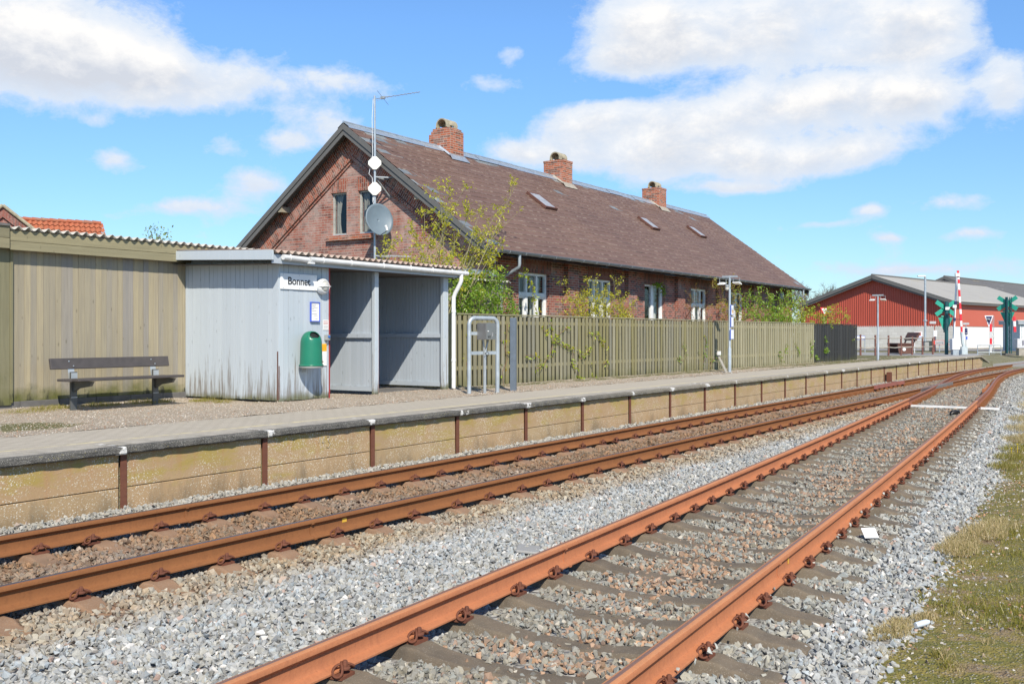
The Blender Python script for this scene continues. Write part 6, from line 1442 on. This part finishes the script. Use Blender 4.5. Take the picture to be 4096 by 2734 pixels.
# ---------------------------------------------------------------- red barns and the level crossing
C0 = W(954, 83, .4); gd = V((.185, .983, 0)).normalized(); sdv = V((.983, -.185, 0)).normalized(); UP = V((0, 0, 1))
def barn(name, label, C, wdt, ln, zb, ze, za, roofmat, detailed=True):
    o = thing(name, label, 'barn', C + gd * wdt / 2); z0 = .3; Q = lambda g, s_, z: V((C.x, C.y, 0)) + gd * g + sdv * s_ + UP * z
    half = wdt / 2; rz = lambda g: ze + (za - ze) * (1 - abs(g - half) / half)
    mb = MB(); p = [Q(0, 0, z0), Q(wdt, 0, z0), Q(wdt, 0, zb), Q(0, 0, zb)]; mb.poly(p, uv=[(0, z0), (wdt, z0), (wdt, zb), (0, zb)]); mb.poly([Q(0, 0, zb), Q(wdt, 0, zb), Q(wdt, .25, zb), Q(0, .25, zb)]); mb.build('block_base', M['block_wall'], o, recalc=False)
    mb = MB(); p = [Q(0, 0, z0), Q(0, ln, z0), Q(0, ln, zb), Q(0, 0, zb)]; mb.poly(p, uv=[(0, 0), (ln, 0), (ln, 2), (0, 2)]); mb.build('side_base', M['whitewash'], o, recalc=False)
    mb = MB(); pit = .2; n_ = int(wdt / pit)                     # ribbed cladding on the gable
    for i in range(n_):
        a = i * wdt / n_; w_ = wdt / n_; pr = [(0, .03), (.30, .03), (.42, -.012), (.80, -.012), (.92, .03), (1, .03)]
        for (q0, d0), (q1, d1) in zip(pr, pr[1:]):
            g0, g1 = a + q0 * w_, a + q1 * w_; mb.poly([Q(g0, d0, zb - .06), Q(g1, d1, zb - .06), Q(g1, d1, rz(g1) - .05), Q(g0, d0, rz(g0) - .05)])
    mb.build('gable_cladding', M['barn_red'], o, recalc=False)
    mb = MB(); mb.poly([Q(-.04, 0, zb - .06), Q(-.04, ln, zb - .06), Q(-.04, ln, ze), Q(-.04, 0, ze)]); mb.poly([Q(-.04, 0, zb - .06), Q(-.04, 0, ze), Q(.05, 0, ze), Q(.05, 0, zb - .06)]); mb.build('side_cladding', M['barn_lit_side_red'], o, recalc=False)
    mb = MB(); mb.poly([Q(0, ln, z0), Q(wdt, ln, z0), Q(wdt, ln, ze), Q(half, ln, za), Q(0, ln, ze)]); mb.poly([Q(wdt, 0, z0), Q(wdt, ln, z0), Q(wdt, ln, ze), Q(wdt, 0, ze)]); mb.build('back_walls', M['barn_lit_side_red'], o, recalc=False)
    ov, oe = .62, .35; mb = MB(); L = math.hypot(half, za - ze); k = (za - ze) / half
    for sgn in (0, 1):
        ge = -oe if sgn == 0 else wdt + oe; zz = ze - oe * k
        A_, B_, C_, D_ = Q(half, -ov, za + .1), Q(half, ln + .2, za + .1), Q(ge, ln + .2, zz + .1), Q(ge, -ov, zz + .1)
        nn = 60
        for i in range(nn):
            t0, t1 = i / nn, (i + 1) / nn
            q = [A_.lerp(B_, t0), A_.lerp(B_, t1), D_.lerp(C_, t1), D_.lerp(C_, t0)]; mb.poly(q, uv=[(t0 * ln, 0), (t1 * ln, 0), (t1 * ln, L), (t0 * ln, L)])
        dn = UP * -.12; mb.poly([A_ + dn, B_ + dn, C_ + dn, D_ + dn]); 
    rf = mb.build('roof', M[roofmat], o, recalc=False)
    mb = MB()
    for sgn in (0, 1):
        ge = -oe - .02 if sgn == 0 else wdt + oe + .02; zz = ze - (oe + .02) * k
        mb.beam(Q(half, -ov - .02, za - .03), Q(ge, -ov - .02, zz - .03), .05, .30); mb.beam(Q(half, -ov + .06, za - .26), Q(ge, -ov + .06, zz - .26), .04, .16)
    mb.build('barge_board', M['weathered_grey_wood'], o)
    mb = MB(); mb.beam(Q(-oe - .03, -ov, ze - oe * k - .04), Q(-oe - .03, ln + .2, ze - oe * k - .0), .04, .16); mb.build('eaves_board', M['weathered_grey_wood'], o)
    mb = MB(); n_ = int(ln / .18)
    for i in range(n_): mb.tube([Q(-oe - .07, i * .18, ze - oe * k + .105), Q(-oe + .25, i * .18, ze - (oe - .32) * k + .12)], .045, 5)
    mb.build('eaves_corrugation', M[roofmat], rf)
    mb = MB(); mb.tube([Q(half, -ov - .02, za + .12), Q(half, ln + .2, za + .12)], .10, 8); mb.build('ridge_cap', M['dark_base'], rf)
    return o, Q
b1, Q1 = barn('barn', 'long red clad barn with white block base and grey sheet roof behind the crossing', C0, 13.5, 27, 2.29, 4.28, 6.62, 'barn_roof')
mb = MB(); p = Q1(10.9, -.35, 3.62); mb.obox(p, gd * .22, sdv * .12, UP * .05); mb.obox(p + sdv * .2, gd * .03, sdv * .2, UP * .03); setp(mb.build('wall_lamp', M['galv_dull']), 'small grey lamp arm on the red gable of the barn', 'wall lamp')
barn('barn', 'second darker roofed barn standing behind the end of the red barn', W(1020, 104, .4) , 15, 40, 2.2, 4.7, 7.75, 'dark_barn_roof')
# rustic fence
rf_ = thing('post_and_rail_fence', 'low brown post fence with two pale rails before the street', 'fence', W(900, 56, .43))
us = [846, 860.5, 875.3, 888.5, 901, 912.2, 922.5, 932.8]; pp = []
for i, u in enumerate(us):
    p = W(u, 52.2 + i * .85, .43); pp.append(p); hgt = 1.14 - .025 * i
    mb = MB(); mb.tube([p - UP * .1, p + UP * hgt * .5 + V((rnd.gauss(0, .01), 0, 0)), p + UP * hgt], [.055, .05, .05], 8); mb.build('post', M['brown_post'], rf_)
for zz in (.92, .42):
    mb = MB()
    for a, b in zip(pp, pp[1:]): mb.tube([a + UP * zz, a.lerp(b, .5) + UP * (zz - .03 + rnd.gauss(0, .015)), b + UP * zz], .032, 6)
    mb.build('rail', M['pale_rail_wood'], rf_)
def board(o, name, mat, c, w, h, nrm, thick=.03, lift=0):
    n_ = V(nrm).normalized(); t = V((-n_.y, n_.x, 0)); mb = MB(); mb.obox(V(c) + n_ * lift, t * w / 2, n_ * thick / 2, UP * h / 2); return mb.build(name, mat, o)
VW = V((-CF, -SF, 0))                          # facing back along the platform towards the photographer's side
RT = V((SF, -CF, 0))
def pole(o, p, z1, r, mat='galv', z0=None, name='pole'):
    mb = MB(); mb.tube([V((p.x, p.y, .2 if z0 is None else z0)), V((p.x, p.y, z1))], r, 10); return mb.build(name, M[mat], o, smooth=60)
# wooden bench by the fence
wb = thing('bench', 'red brown wooden bench seen end-on behind the low post fence', 'bench', W(912, 58, .43)); c = W(907, 58.2, .43)
mb = MB(); t = RT; f = V((CF, SF, 0))
for q in (0, 1.5):
    b_ = c + f * q
    pts = [(-.45, .0), (.28, .0), (.42, .52), (.36, .55), (-.52, .60), (-.55, .55)]
    n_ = len(pts); a1 = [b_ + t * a + UP * z for a, z in pts]; a2 = [p + f * .09 for p in a1]
    mb.add(a1 + a2, [list(range(n_))[::-1], list(range(n_, 2 * n_))] + [(i, (i + 1) % n_, n_ + (i + 1) % n_, n_ + i) for i in range(n_)])
mb.build('end_panel', M['brown_wood'], wb)
mb = MB(); n_ = 12; cc = c - f * .006 + t * -.16 + UP * .26; mb.poly([cc + t * .10 * math.cos(6.283 * i / n_) + UP * .10 * math.sin(6.283 * i / n_) for i in range(n_)]); mb.build('round_hole', M['sign_white'], wb)
mb = MB(); mb.obox(c + f * .8 + t * -.12 + UP * .58, t * .42, f * .85, UP * .03); mb.build('seat', M['brown_wood'], wb)
mb = MB(); mb.obox(c + f * .8 + t * .62 + UP * 1.0, (t * .12 + UP * .22) , f * .85, (t * .05 - UP * .02)); mb.build('backrest', M['brown_wood'], wb)
mb = MB()
for q in (.1, 1.4): mb.beam(c + f * q + t * .30 + UP * .3, c + f * q + t * .62 + UP * 1.1, .09, .06)
mb.build('back_strut', M['brown_wood'], wb)
# crossing signals seen from behind
def cross(p, z0, top, turn, label, lattice):
    o = thing('crossing_signal', label, 'crossing signal', (p.x, p.y, z0), group='crossing signals'); rt = Matrix.Rotation(turn, 3, 'Z') @ RT; nb = V((-rt.y, rt.x, 0)); k = 1
    if not lattice:
        mb = MB(); mb.tube([V((p.x, p.y, z0)), V((p.x, p.y, top))], .10, 12); mb.build('mast', M['mast_green'], o, smooth=60)
        mb = MB(); mb.obox(V((p.x, p.y, top - .40)) + VW * .12, RT * .12, VW * .03, UP * .08); mb.build('junction_box', M['white_paint'], o)
    else:
        mb = MB()
        for a in (-.13, .13):
            for b in (-.10, .10): mb.beam(V((p.x, p.y, z0)) + RT * a + VW * b, V((p.x, p.y, top)) + RT * a + VW * b, .05, .05)
        z = z0 + .1; s_ = 1
        while z < top - .2:
            for b in (-.10, .10): mb.beam(V((p.x, p.y, z)) + RT * -.13 * s_ + VW * b, V((p.x, p.y, z + .26)) + RT * .13 * s_ + VW * b, .02, .02)
            z += .26; s_ = -s_
        mb.obox(V((p.x, p.y, (z0 + top) / 2)) - RT * .1, RT * .03, VW * .085, UP * (top - z0) / 2); mb.build('mast', M['mast_green'], o)
        MB().obox(V((p.x, p.y, z0 + .04)), RT * .3, VW * .25, UP * .05).build('foot_plate', M['dark_base'], o)
    cz = V((p.x, p.y, top - .38)) - VW * .14
    for sg in (1, -1):
        mb = MB(); d = (rt * .82 + UP * .57 * sg).normalized(); n2 = d.cross(nb).normalized(); mb.obox(cz - VW * .02 * sg, d * .66, n2 * .12, nb * .012); mb.build('cross_arm', M['signal_green'], o)
    mb = MB(); tz = top - .92; a = [cz * 1, ] ; base = V((cz.x, cz.y, 0)); q = [base + rt * -.42 + UP * tz, base + rt * .42 + UP * tz, base + rt * .06 + UP * (tz - .84), base - rt * .06 + UP * (tz - .84)]
    mb.add(q + [x_ + nb * .03 for x_ in q], [(0, 1, 2, 3), (7, 6, 5, 4)] + [(i, (i + 1) % 4, 4 + (i + 1) % 4, 4 + i) for i in range(4)]); mb.build('signal_board', M['signal_green'], o)
    mb = MB(); mb.tube([base + rt * -.25 + UP * (tz + .06), base + rt * .25 + UP * (tz + .06)], .05, 8); mb.build('hood', M['signal_green'], o)
    mb = MB(); mb.obox(base + VW * .06 + UP * (tz - .55) - rt * .02, rt * .09, nb * .08, UP * .3); mb.build('signal_lamp_box', M['mast_green'], o)
cross(W(946.5, 57.5), .38, 3.44, .0, 'green back of a crossing signal on a round mast left of the barrier', False)
cross(W(1008.5, 61.5), .30, 3.85, R(-38), 'green back of a crossing signal on a lattice mast at the right edge', True)
# barriers
def boom(mb_w, mb_r, a, b, w, cuts):
    red = True; t0 = 0
    for t1 in cuts + [1]:
        (mb_r if red else mb_w).obox(a.lerp(b, (t0 + t1) / 2), RT * w / 2, VW * .03, (b - a) * (t1 - t0) / 2); red = not red; t0 = t1
br1 = thing('level_crossing_barrier', 'raised red and white barrier boom with its white drive box at the crossing', 'barrier', W(957, 57, .42)); Yb = 57
mb = MB(); c = W(954.6, Yb, 0); mb.obox(V((c.x, c.y, .99)), RT * .21, VW * .2, UP * .31); mb.build('drive_box', M['barrier_white'], br1, bevel=.02)
mb = MB(); mb.obox(V((c.x, c.y, .52)) + RT * .05, RT * .2, VW * .16, UP * .16); mb.build('foot', M['galv'], br1)
bw, brd = MB(), MB(); a, b = W(961.8, Yb - .3, v=333), W(957.9, Yb - .3, v=270.2)
boom(bw, brd, a, b, .105, [.11, .20, .31, .385, .49, .585, .695, .795, .86, .895])
bw.build('boom', M['barrier_white'], br1); brd.build('boom_stripes', M['barrier_red'], br1)
mb = MB(); mb.beam(W(953.6, Yb, v=338), W(956.6, Yb, v=277), .05, .15, VW); mb.build('boom_skirt', M['barrier_white'], br1)
mb = MB(); mb.beam(W(955.3, Yb, v=302.5), W(959.6, Yb - .3, v=302.5), .03, .03); mb.beam(W(954.6, Yb, v=319), W(960.8, Yb - .3, v=319), .03, .03); mb.obox(W(955.4, Yb - .1, v=302.5), RT * .06, VW * .04, UP * .09); mb.obox(W(954.4, Yb - .1, v=319), RT * .06, VW * .04, UP * .09); mb.build('boom_strut', M['navy'], br1)
mb = MB(); mb.obox(W(957.3, Yb - .35, v=274.4), RT * .12, VW * .06, UP * .09); mb.obox(W(954.4, Yb - .15, v=306), RT * .1, VW * .06, UP * .08); mb.build('boom_lamp', M['white_paint'], br1)
mb = MB(); mb.beam(W(961.8, Yb - .3, v=331.5), W(962.6, Yb - .3, v=342), .12, .16, VW); mb.beam(W(962.6, Yb - .3, v=342), W(964, Yb - .3, v=347), .12, .16, VW); mb.obox(W(964, Yb - .3, v=350), RT * .16, VW * .12, UP * .22); mb.build('counterweight', M['hut_grey'], br1)
br2 = thing('level_crossing_barrier', 'grey barrier box on a concrete block with a short striped boom at the right edge', 'barrier', W(1019, 59.5, .4)); c = W(1019.5, 59.5, 0)
mb = MB(); mb.obox(V((c.x, c.y, 1.02)), RT * .24, VW * .22, UP * .28); mb.build('drive_box', M['cabinet_grey'], br2, bevel=.02)
mb = MB(); mb.obox(V((c.x, c.y, .52)) + RT * .05, RT * .17, VW * .18, UP * .22); mb.build('foot', M['concrete'], br2)
mb = MB(); mb.obox(V((c.x, c.y, 1.05)) + VW * .24 + RT * .09, RT * .02, VW * .02, UP * .14); mb.build('handle', M['navy'], br2)
bw, brd = MB(), MB(); boom(bw, brd, W(1014.9, 59.2, v=331.5), W(1014.2, 59.2, v=316.2), .14, [.36, .70]); bw.build('boom', M['barrier_white'], br2); brd.build('boom_stripes', M['barrier_red'], br2)
# small triangular board signal
tg = thing('triangle_signal', 'dark blue inverted triangle board with white rim on a red and white post', 'signal', W(990.5, 62, .4)); cc = W(989, 61.8, 0); base = V((cc.x, cc.y, 0)); tt = (RT * .9 + VW * .1).normalized()
mb = MB(); z1, z2 = 2.72, 1.98
def trib(mb, w, za_, zb_, off_): q = [base + tt * -w + UP * za_ + VW * off_, base + tt * w + UP * za_ + VW * off_, base + UP * zb_ + VW * off_]; mb.add(q + [p - VW * .02 for p in q], [(0, 1, 2), (5, 4, 3), (0, 3, 4, 1), (1, 4, 5, 2), (2, 5, 3, 0)])
trib(mb, .26, z1, z2, 0); mb.build('rim', M['sign_white'], tg); mb = MB(); trib(mb, .19, z1 - .055, z2 + .14, .012); mb.build('board', M['navy'], tg)
mb = MB(); mb.tube([base + VW * .02 + UP * 2.48, base + VW * .25 - RT * .24 + UP * 2.5], [.07, .05], 10); mb.build('lamp_hood', M['galv_dull'], tg)
for k, (a, b, m_) in enumerate(((.42, .95, 'cabinet_grey'), (.95, 1.32, 'barrier_red'), (1.32, 1.72, 'cabinet_grey'), (1.72, 2.2, 'barrier_red'))):
    mb = MB(); mb.obox(base + RT * .11 + UP * (a + b) / 2, RT * .065, VW * .02, UP * (b - a) / 2); mb.build('post_band', M[m_], tg)
mb = MB(); q = base + RT * .24
for a in (-.06, .06): mb.beam(q + RT * a + UP * .3, q + RT * a + UP * 2.7, .03, .03)
z = .4; s_ = 1
while z < 2.6: mb.beam(q + RT * -.06 * s_ + UP * z, q + RT * .06 * s_ + UP * (z + .13), .016, .016); z += .13; s_ = -s_
mb.build('lattice_post', M['galv_dull'], tg)
# low hoop rail
hr = thing('guard_rail', 'low grey tube guard rail before the white wall base', 'guard rail', W(989, 59, .43)); mb = MB(); a, b = W(977.6, 59, .43), W(1001, 59, .43)
mb.tube([a - UP * .1, a + UP * .48, b + UP * .48, b - UP * .1], .03, 8); mb.tube([a + UP * .06, b + UP * .06], .025, 6); m_ = a.lerp(b, .5); mb.tube([m_ - UP * .1, m_ + UP * .48], .025, 6); mb.build('tube_frame', M['galv'], hr)
# hut at the right edge
ht = thing('hut', 'small grey clad hut with a white roof edge and a window at the right edge', 'hut', W(1035, 70, .38)); c = W(1036, 70.5, 0)
mb = MB(); L = V((c.x, c.y, 0)); mb.obox(L + UP * 1.3, RT * 1.75, VW * 1.2, UP * .95); mb.build('wall', M['hut_grey'], ht)
mb = MB()
for i in range(7): mb.obox(L + RT * (-1.72 + i * .11) + VW * 1.215 + UP * 1.3, RT * .03, VW * .014, UP * .9)
mb.build('cladding_batten', M['white_paint'], ht)
mb = MB(); mb.obox(L + UP * 2.37, RT * 1.95, VW * 1.4, UP * .12); mb.build('fascia', M['galv_dull'], ht); mb = MB(); mb.obox(L + UP * 2.51, RT * 2.0, VW * 1.45, UP * .022); mb.build('roof', M['white_paint'], ht)
mb = MB(); mb.obox(L + RT * -.1 + VW * 1.22 + UP * 1.55, RT * .75, VW * .03, UP * .62); wf = mb.build('window', M['white_paint'], ht); mb = MB(); mb.obox(L + RT * .0 + VW * 1.255 + UP * 1.72, RT * .5, VW * .01, UP * .42); mb.build('pane', M['hut_glass'], wf)
# street lamps, signs, bins
sl_ = thing('street_lamp', 'tall thin street lamp in front of the red gable', 'street lamp', W(925.2, 73, .4)); p = W(925.2, 73); pole(sl_, p, 5.75, .075)
mb = MB(); mb.obox(V((p.x, p.y, 5.80)) - RT * .28, RT * .28, VW * .10, UP * .05); mb.build('lamp_head', M['white_paint'], sl_, bevel=.03); mb = MB(); mb.tube([V((p.x, p.y, 2.52)), V((p.x, p.y, 2.62))], .14, 8); mb.build('collar', M['galv'], sl_)
def sgn(name, label, u, Y, zc, w, h, mat, group=None, polez=True, pm='galv', txt=None, tm_='faint_red_ink', rim=None, pu=None, ts=.2):
    o = thing(name, label, 'sign', W(u, Y, .4), group=group); p = W(u, Y); c = V((p.x, p.y, zc))
    if polez: q = W(pu or u, Y + .05); pole(o, q, zc + h / 2, .03, pm)
    if rim: board(o, 'rim', M[rim], c, w + .06, h + .06, VW, .03)
    board(o, 'sign_board', M[mat], c, w, h, VW, .03, .01 if rim else 0)
    if txt: text_mesh('lettering', txt, ts, M[tm_], o, c + VW * .032, rot_face(VW.x, VW.y), .001)
    return o, c
o, c = sgn('information_board', 'white information board with red and blue panels behind the brown bench', 918.3, 62.5, 1.45, .42, .52, 'sign_white', polez=False)
for q in (-.23, .23): pole(o, V((c.x, c.y, 0)) + RT * q, 1.72, .02, 'sign_white')
board(o, 'red_strip', M['faint_red_ink'], c + UP * .22, .40, .03, VW, .01, .02); board(o, 'blue_panel', M['galv'], c - UP * .16, .40, .14, VW, .01, .02); board(o, 'blue_strip', M['blue_frame'], c - UP * .045, .40, .03, VW, .01, .021); board(o, 'red_print', M['faint_red_ink'], c + UP * .09 + RT * .09, .16, .12, VW, .01, .0205); 
sgn('direction_sign', 'blue rimmed white sign board just right of the black fence', 859.5, 66, 1.33, .66, .19, 'sign_white', rim='blue_frame', pu=865)
o, c = sgn('arrow_sign', 'left pointing arrow sign reading Lemvig with a red rim', 939.5, 66, 1.02, .58, .24, 'sign_grey', rim='faint_red_ink', txt='Lemvig', tm_='grey_ink', ts=.17)
mb = MB(); q = [c - RT * .32 + UP * .15 + VW * .015, c - RT * .32 - UP * .15 + VW * .015, c - RT * .46 + VW * .015]; mb.add(q + [x_ - VW * .03 for x_ in q], [(0, 1, 2), (5, 4, 3), (0, 3, 4, 1), (1, 4, 5, 2), (2, 5, 3, 0)]); mb.build('arrow_point', M['sign_red'], o)
o, c = sgn('arrow_sign', 'upper red rimmed sign starting Ra, half hidden by the barrier box', 951.5, 66, 1.05, .5, .24, 'sign_grey', rim='faint_red_ink'); text_mesh('lettering', 'Ra', .17, M['grey_ink'], o, c + VW * .032 - RT * .13, rot_face(VW.x, VW.y), .001)
o, c = sgn('arrow_sign', 'lower red rimmed sign starting Lo, half hidden by the barrier box', 951.5, 65.9, .72, .5, .22, 'sign_grey', rim='faint_red_ink'); text_mesh('lettering', 'Lo', .17, M['grey_ink'], o, c + VW * .032 - RT * .13, rot_face(VW.x, VW.y), .001)
o, c = sgn('street_name_sign', 'grey street name plate on a rusty red pole left of the crossing signal', 932.8, 68, 2.36, .44, .17, 'sign_grey', pm='red_brown_paint', pu=934.5)
o, c = sgn('street_name_sign', 'grey street name plate above the black and blue cycle signs', 966, 68, 2.28, .42, .14, 'sign_grey'); board(o, 'cycle_sign', M['navy'], c - UP * .52, .19, .42, VW, .02, .02); board(o, 'blue_sign', M['blue_frame'], c - UP * .97 + RT * .03, .13, .2, VW, .02, .02)
mb = MB(); mb.lathe([(.045, 0), (.045, .005), (.035, .005), (.035, 0)], c - UP * .42 - RT * .04 + VW * .035, 10, axis='x'); mb.lathe([(.045, 0), (.045, .005), (.035, .005), (.035, 0)], c - UP * .42 + RT * .05 + VW * .035, 10, axis='x'); board(o, 'sign_lines', M['sign_white'], c - UP * .62, .13, .02, VW, .01, .035); mb.build('cycle_symbol', M['sign_white'], o)
o, c = sgn('sign_back', 'white sign plate beside the end post of the brown fence', 935.2, 66.5, 1.62, .22, .4, 'sign_white', pm='navy')
ys_ = thing('yield_sign', 'white triangular give way sign with a red rim before the red barn', 'sign', W(824.6, 76, .4)); p = W(824.6, 76); base = V((p.x, p.y, 0)); pole(ys_, p - VW * .05, 3.5, .03)
mb = MB(); tt = RT; trib(mb, .345, 3.60, 2.93, .0); mb.build('rim', M['sign_red'], ys_); mb = MB(); trib(mb, .235, 3.52, 3.06, .012); mb.build('board', M['sign_white'], ys_)
for k, (u, lb, h) in enumerate(((925.8, 'lighter dark wheelie bin beside the street lamp', .66), (930.3, 'darker wheelie bin right of its neighbour by the fence end', .68))):
    o = thing('wheelie_bin', lb, 'bin', W(u, 70, .4)); p = W(u, 70, .4); mb = MB(); mb.obox(p + UP * .33, RT * (.17 if k == 0 else .19), VW * .2, UP * .33); mb.build('body', M['dark_bin' if k else 'grey_board'], o, bevel=.03); mb = MB(); mb.obox(p + UP * (h + .0), RT * (.18 if k == 0 else .2), VW * .22, UP * .025); mb.build('lid', M['dark_bin'], o, bevel=.01)

# ---------------------------------------------------------------- houses and trees beyond
ad = V((.910, -.414, 0)); bd = V((-.414, -.910, 0))
oh = thing('tiled_house', 'house with an orange pantile roof and a brick gable showing over the shed', 'house', W(40, 42, .4))
RL = W(14, 41.8, 6.37); LN = 5.0; Pq = lambda a, b, z: V((RL.x, RL.y, 0)) + ad * a + bd * b + UP * z
mb = MB(); nu = 17; nv = 14; pit = .82
for j in range(nv):
    for i in range(nu * 8):
        a0, a1 = i / 8 * .205, (i + 1) / 8 * .205; b0, b1 = j * .26, (j + 1) * .26
        w0, w1 = .028 * math.cos(2 * math.pi * i / 8), .028 * math.cos(2 * math.pi * (i + 1) / 8)
        mb.poly([Pq(a0, b0, 6.37 - b0 * pit + w0), Pq(a1, b0, 6.37 - b0 * pit + w1), Pq(a1, b1 + .03, 6.37 - b1 * pit + w1 + .02), Pq(a0, b1 + .03, 6.37 - b1 * pit + w0 + .02)], uv=[(a0, b0 / .26 * .33), (a1, b0 / .26 * .33), (a1, b1 / .26 * .33 - .001), (a0, b1 / .26 * .33 - .001)])
LN = nu * .205
mb.poly([Pq(0, 0, 6.36), Pq(LN, 0, 6.36), Pq(LN, -3.6, 6.36 - 3.6 * pit), Pq(0, -3.6, 6.36 - 3.6 * pit)]); rfo = mb.build('roof', M['pantile'], oh, recalc=False)
mb = MB(); a = 0
while a < LN - .1: mb.tube([Pq(a, 0, 6.40), Pq(a + .36, 0, 6.385)], [.10, .085], 8); a += .34
mb.build('ridge_tiles', M['pantile'], rfo, smooth=50)
mb = MB()
for bb in (3.2, -3.2): mb.poly([Pq(0, bb, .3), Pq(LN - .15, bb, .3), Pq(LN - .15, bb, 3.7), Pq(0, bb, 3.7)])
mb.poly([Pq(LN - .15, 3.2, .3), Pq(LN - .15, -3.2, .3), Pq(LN - .15, -3.2, 3.7), Pq(LN - .15, 0, 6.28), Pq(LN - .15, 3.2, 3.7)]); mb.build('wall', M['old_house_brick'], oh, recalc=False)
G = W(2.6, 39.5, 0); gp = lambda a, b, z: V((G.x, G.y, 0)) + ad * a + bd * b + UP * z; mb = MB(); az_ = 6.52; p2 = .80
mb.poly([gp(-3.5, 0, .3), gp(3.5, 0, .3), gp(3.5, 0, az_ - 3.5 * p2), gp(0, 0, az_), gp(-3.5, 0, az_ - 3.5 * p2)]); mb.build('gable_wall', M['old_house_brick'], oh, recalc=False)
mb = MB()
for sg in (1, -1):
    for (d0, d1, o_) in ((.0, .30, .05), (.30, .36, .09)):
        q = [gp(0, o_, az_ + .12 - d0 * 1.28), gp(sg * 3.6, o_, az_ + .12 - 3.6 * p2 - d0 * 1.28), gp(sg * 3.6, o_, az_ + .12 - 3.6 * p2 - d1 * 1.28), gp(0, o_, az_ + .12 - d1 * 1.28)]; mb.poly(q, uv=[(d0, 0), (d0, 4.6), (d1, 4.6), (d1, 0)]); mb.poly([q[3], q[2], q[2] - bd * o_, q[3] - bd * o_])
mb.build('rake_brickwork', M['old_house_brick'], oh, recalc=False)
mb = MB()
for sg in (1, -1): mb.poly([gp(0, .1, az_ + .14), gp(sg * 3.7, .1, az_ + .14 - 3.7 * p2), gp(sg * 3.7, -5, az_ + .14 - 3.7 * p2), gp(0, -5, az_ + .14)])
mb.tube([gp(0, .1, az_ + .12), gp(3.7, .1, az_ + .12 - 3.7 * p2)], .07, 8); mb.tube([gp(0, .1, az_ + .12), gp(-3.7, .1, az_ + .12 - 3.7 * p2)], .07, 8)
mb.build('gable_roof', M['cap_concrete'], oh, recalc=False)
def small_tree(name, label, base, h, spread, leaf, twig, nl, nt, size, crown0=.35, seed=1, dense=6):
    o = thing(name, label, 'tree', base); b = V(base); r_ = random.Random(seed); tr, cr = MB(), MB()
    tr.tube([b, b + V((.05, 0, h * .25)), b + V((0, .05, h * .5)), b + V((0, 0, h * .8))], [.11 * h / 5, .09 * h / 5, .06 * h / 5, .02], 7)
    for k in range(nt):
        z = h * r_.uniform(crown0, .98); a = r_.uniform(0, 6.283); f = 1 - abs(z / h - .55) * 1.1; q = spread * (.35 + .65 * r_.random()) * max(f, .2)
        p0 = b + V((0, 0, z * .75)); p1 = b + V((q * math.cos(a), q * math.sin(a), z)); tr.tube([p0, p0.lerp(p1, .5) + V((r_.gauss(0, .08), r_.gauss(0, .08), .05)), p1], [.03 * h / 5, .02 * h / 5, .008 * h / 5], 4, False)
        for i in range(dense):
            c = p0.lerp(p1, r_.uniform(.4, 1.1)) + V((r_.gauss(0, .22), r_.gauss(0, .22), r_.gauss(0, .2))) * h / 6; leaves(cr, c, nl, .09 * h / 6, size)
    tr.build('trunk', M[twig], o, recalc=False); cr.build('crown', M[leaf], o, recalc=False)
small_tree('tree', 'small green tree top showing over the corrugated shed roof', W(156, 33, .4), 4.72, .55, 'tree_leaf', 'bark', 6, 46, .05, .6, 3, 6)
def bare_tree(base, h, spread, seed, label):
    o = thing('bare_tree', label, 'tree', base, group='bare trees behind the barn'); b = V(base); r_ = random.Random(seed); tr, cr = MB(), MB()
    tr.tube([b, b + V((.1, 0, h * .4)), b + V((0, .1, h * .75))], [.25, .18, .08], 6)
    def twig(p, d, l_, r, n_):
        q = p + d * l_; (tr if n_ > 2 else cr).tube([p, p.lerp(q, .5) + V((r_.gauss(0, .05), r_.gauss(0, .05), r_.gauss(0, .05))) * l_, q], [r, r * .75, r * .5], 3, False)
        if n_ > 0:
            for _ in range(4 if n_ > 1 else 6): twig(p.lerp(q, r_.uniform(.35, 1)), (d * .8 + V((r_.gauss(0, .55), r_.gauss(0, .55), r_.gauss(.1, .45)))).normalized(), l_ * r_.uniform(.5, .75), r * .55, n_ - 1)
    for k in range(9): a = r_.uniform(0, 6.28); twig(b + V((0, 0, h * r_.uniform(.3, .65))), V((math.cos(a) * .8, math.sin(a) * .8, r_.uniform(.5, 1.2))).normalized(), spread * r_.uniform(.5, .75), .06, 3)
    tr.build('trunk', M['bark'], o, recalc=False); cr.build('crown', M['grey_twigs'], o, recalc=False)
for i, (u, Y, h, s_) in enumerate(((803, 112, 7.0, 3.0), (821, 118, 7.2, 3.4), (838, 125, 6.6, 3.4), (852, 120, 5.6, 3.0))):
    bare_tree(W(u, Y, .4), h, s_, 40 + i, ('bare grey tree nearest the house corner', 'taller bare grey tree between the house and the barn', 'rounded bare grey tree just left of the barn eave', 'low bare tree hidden behind the barn eave')[i])
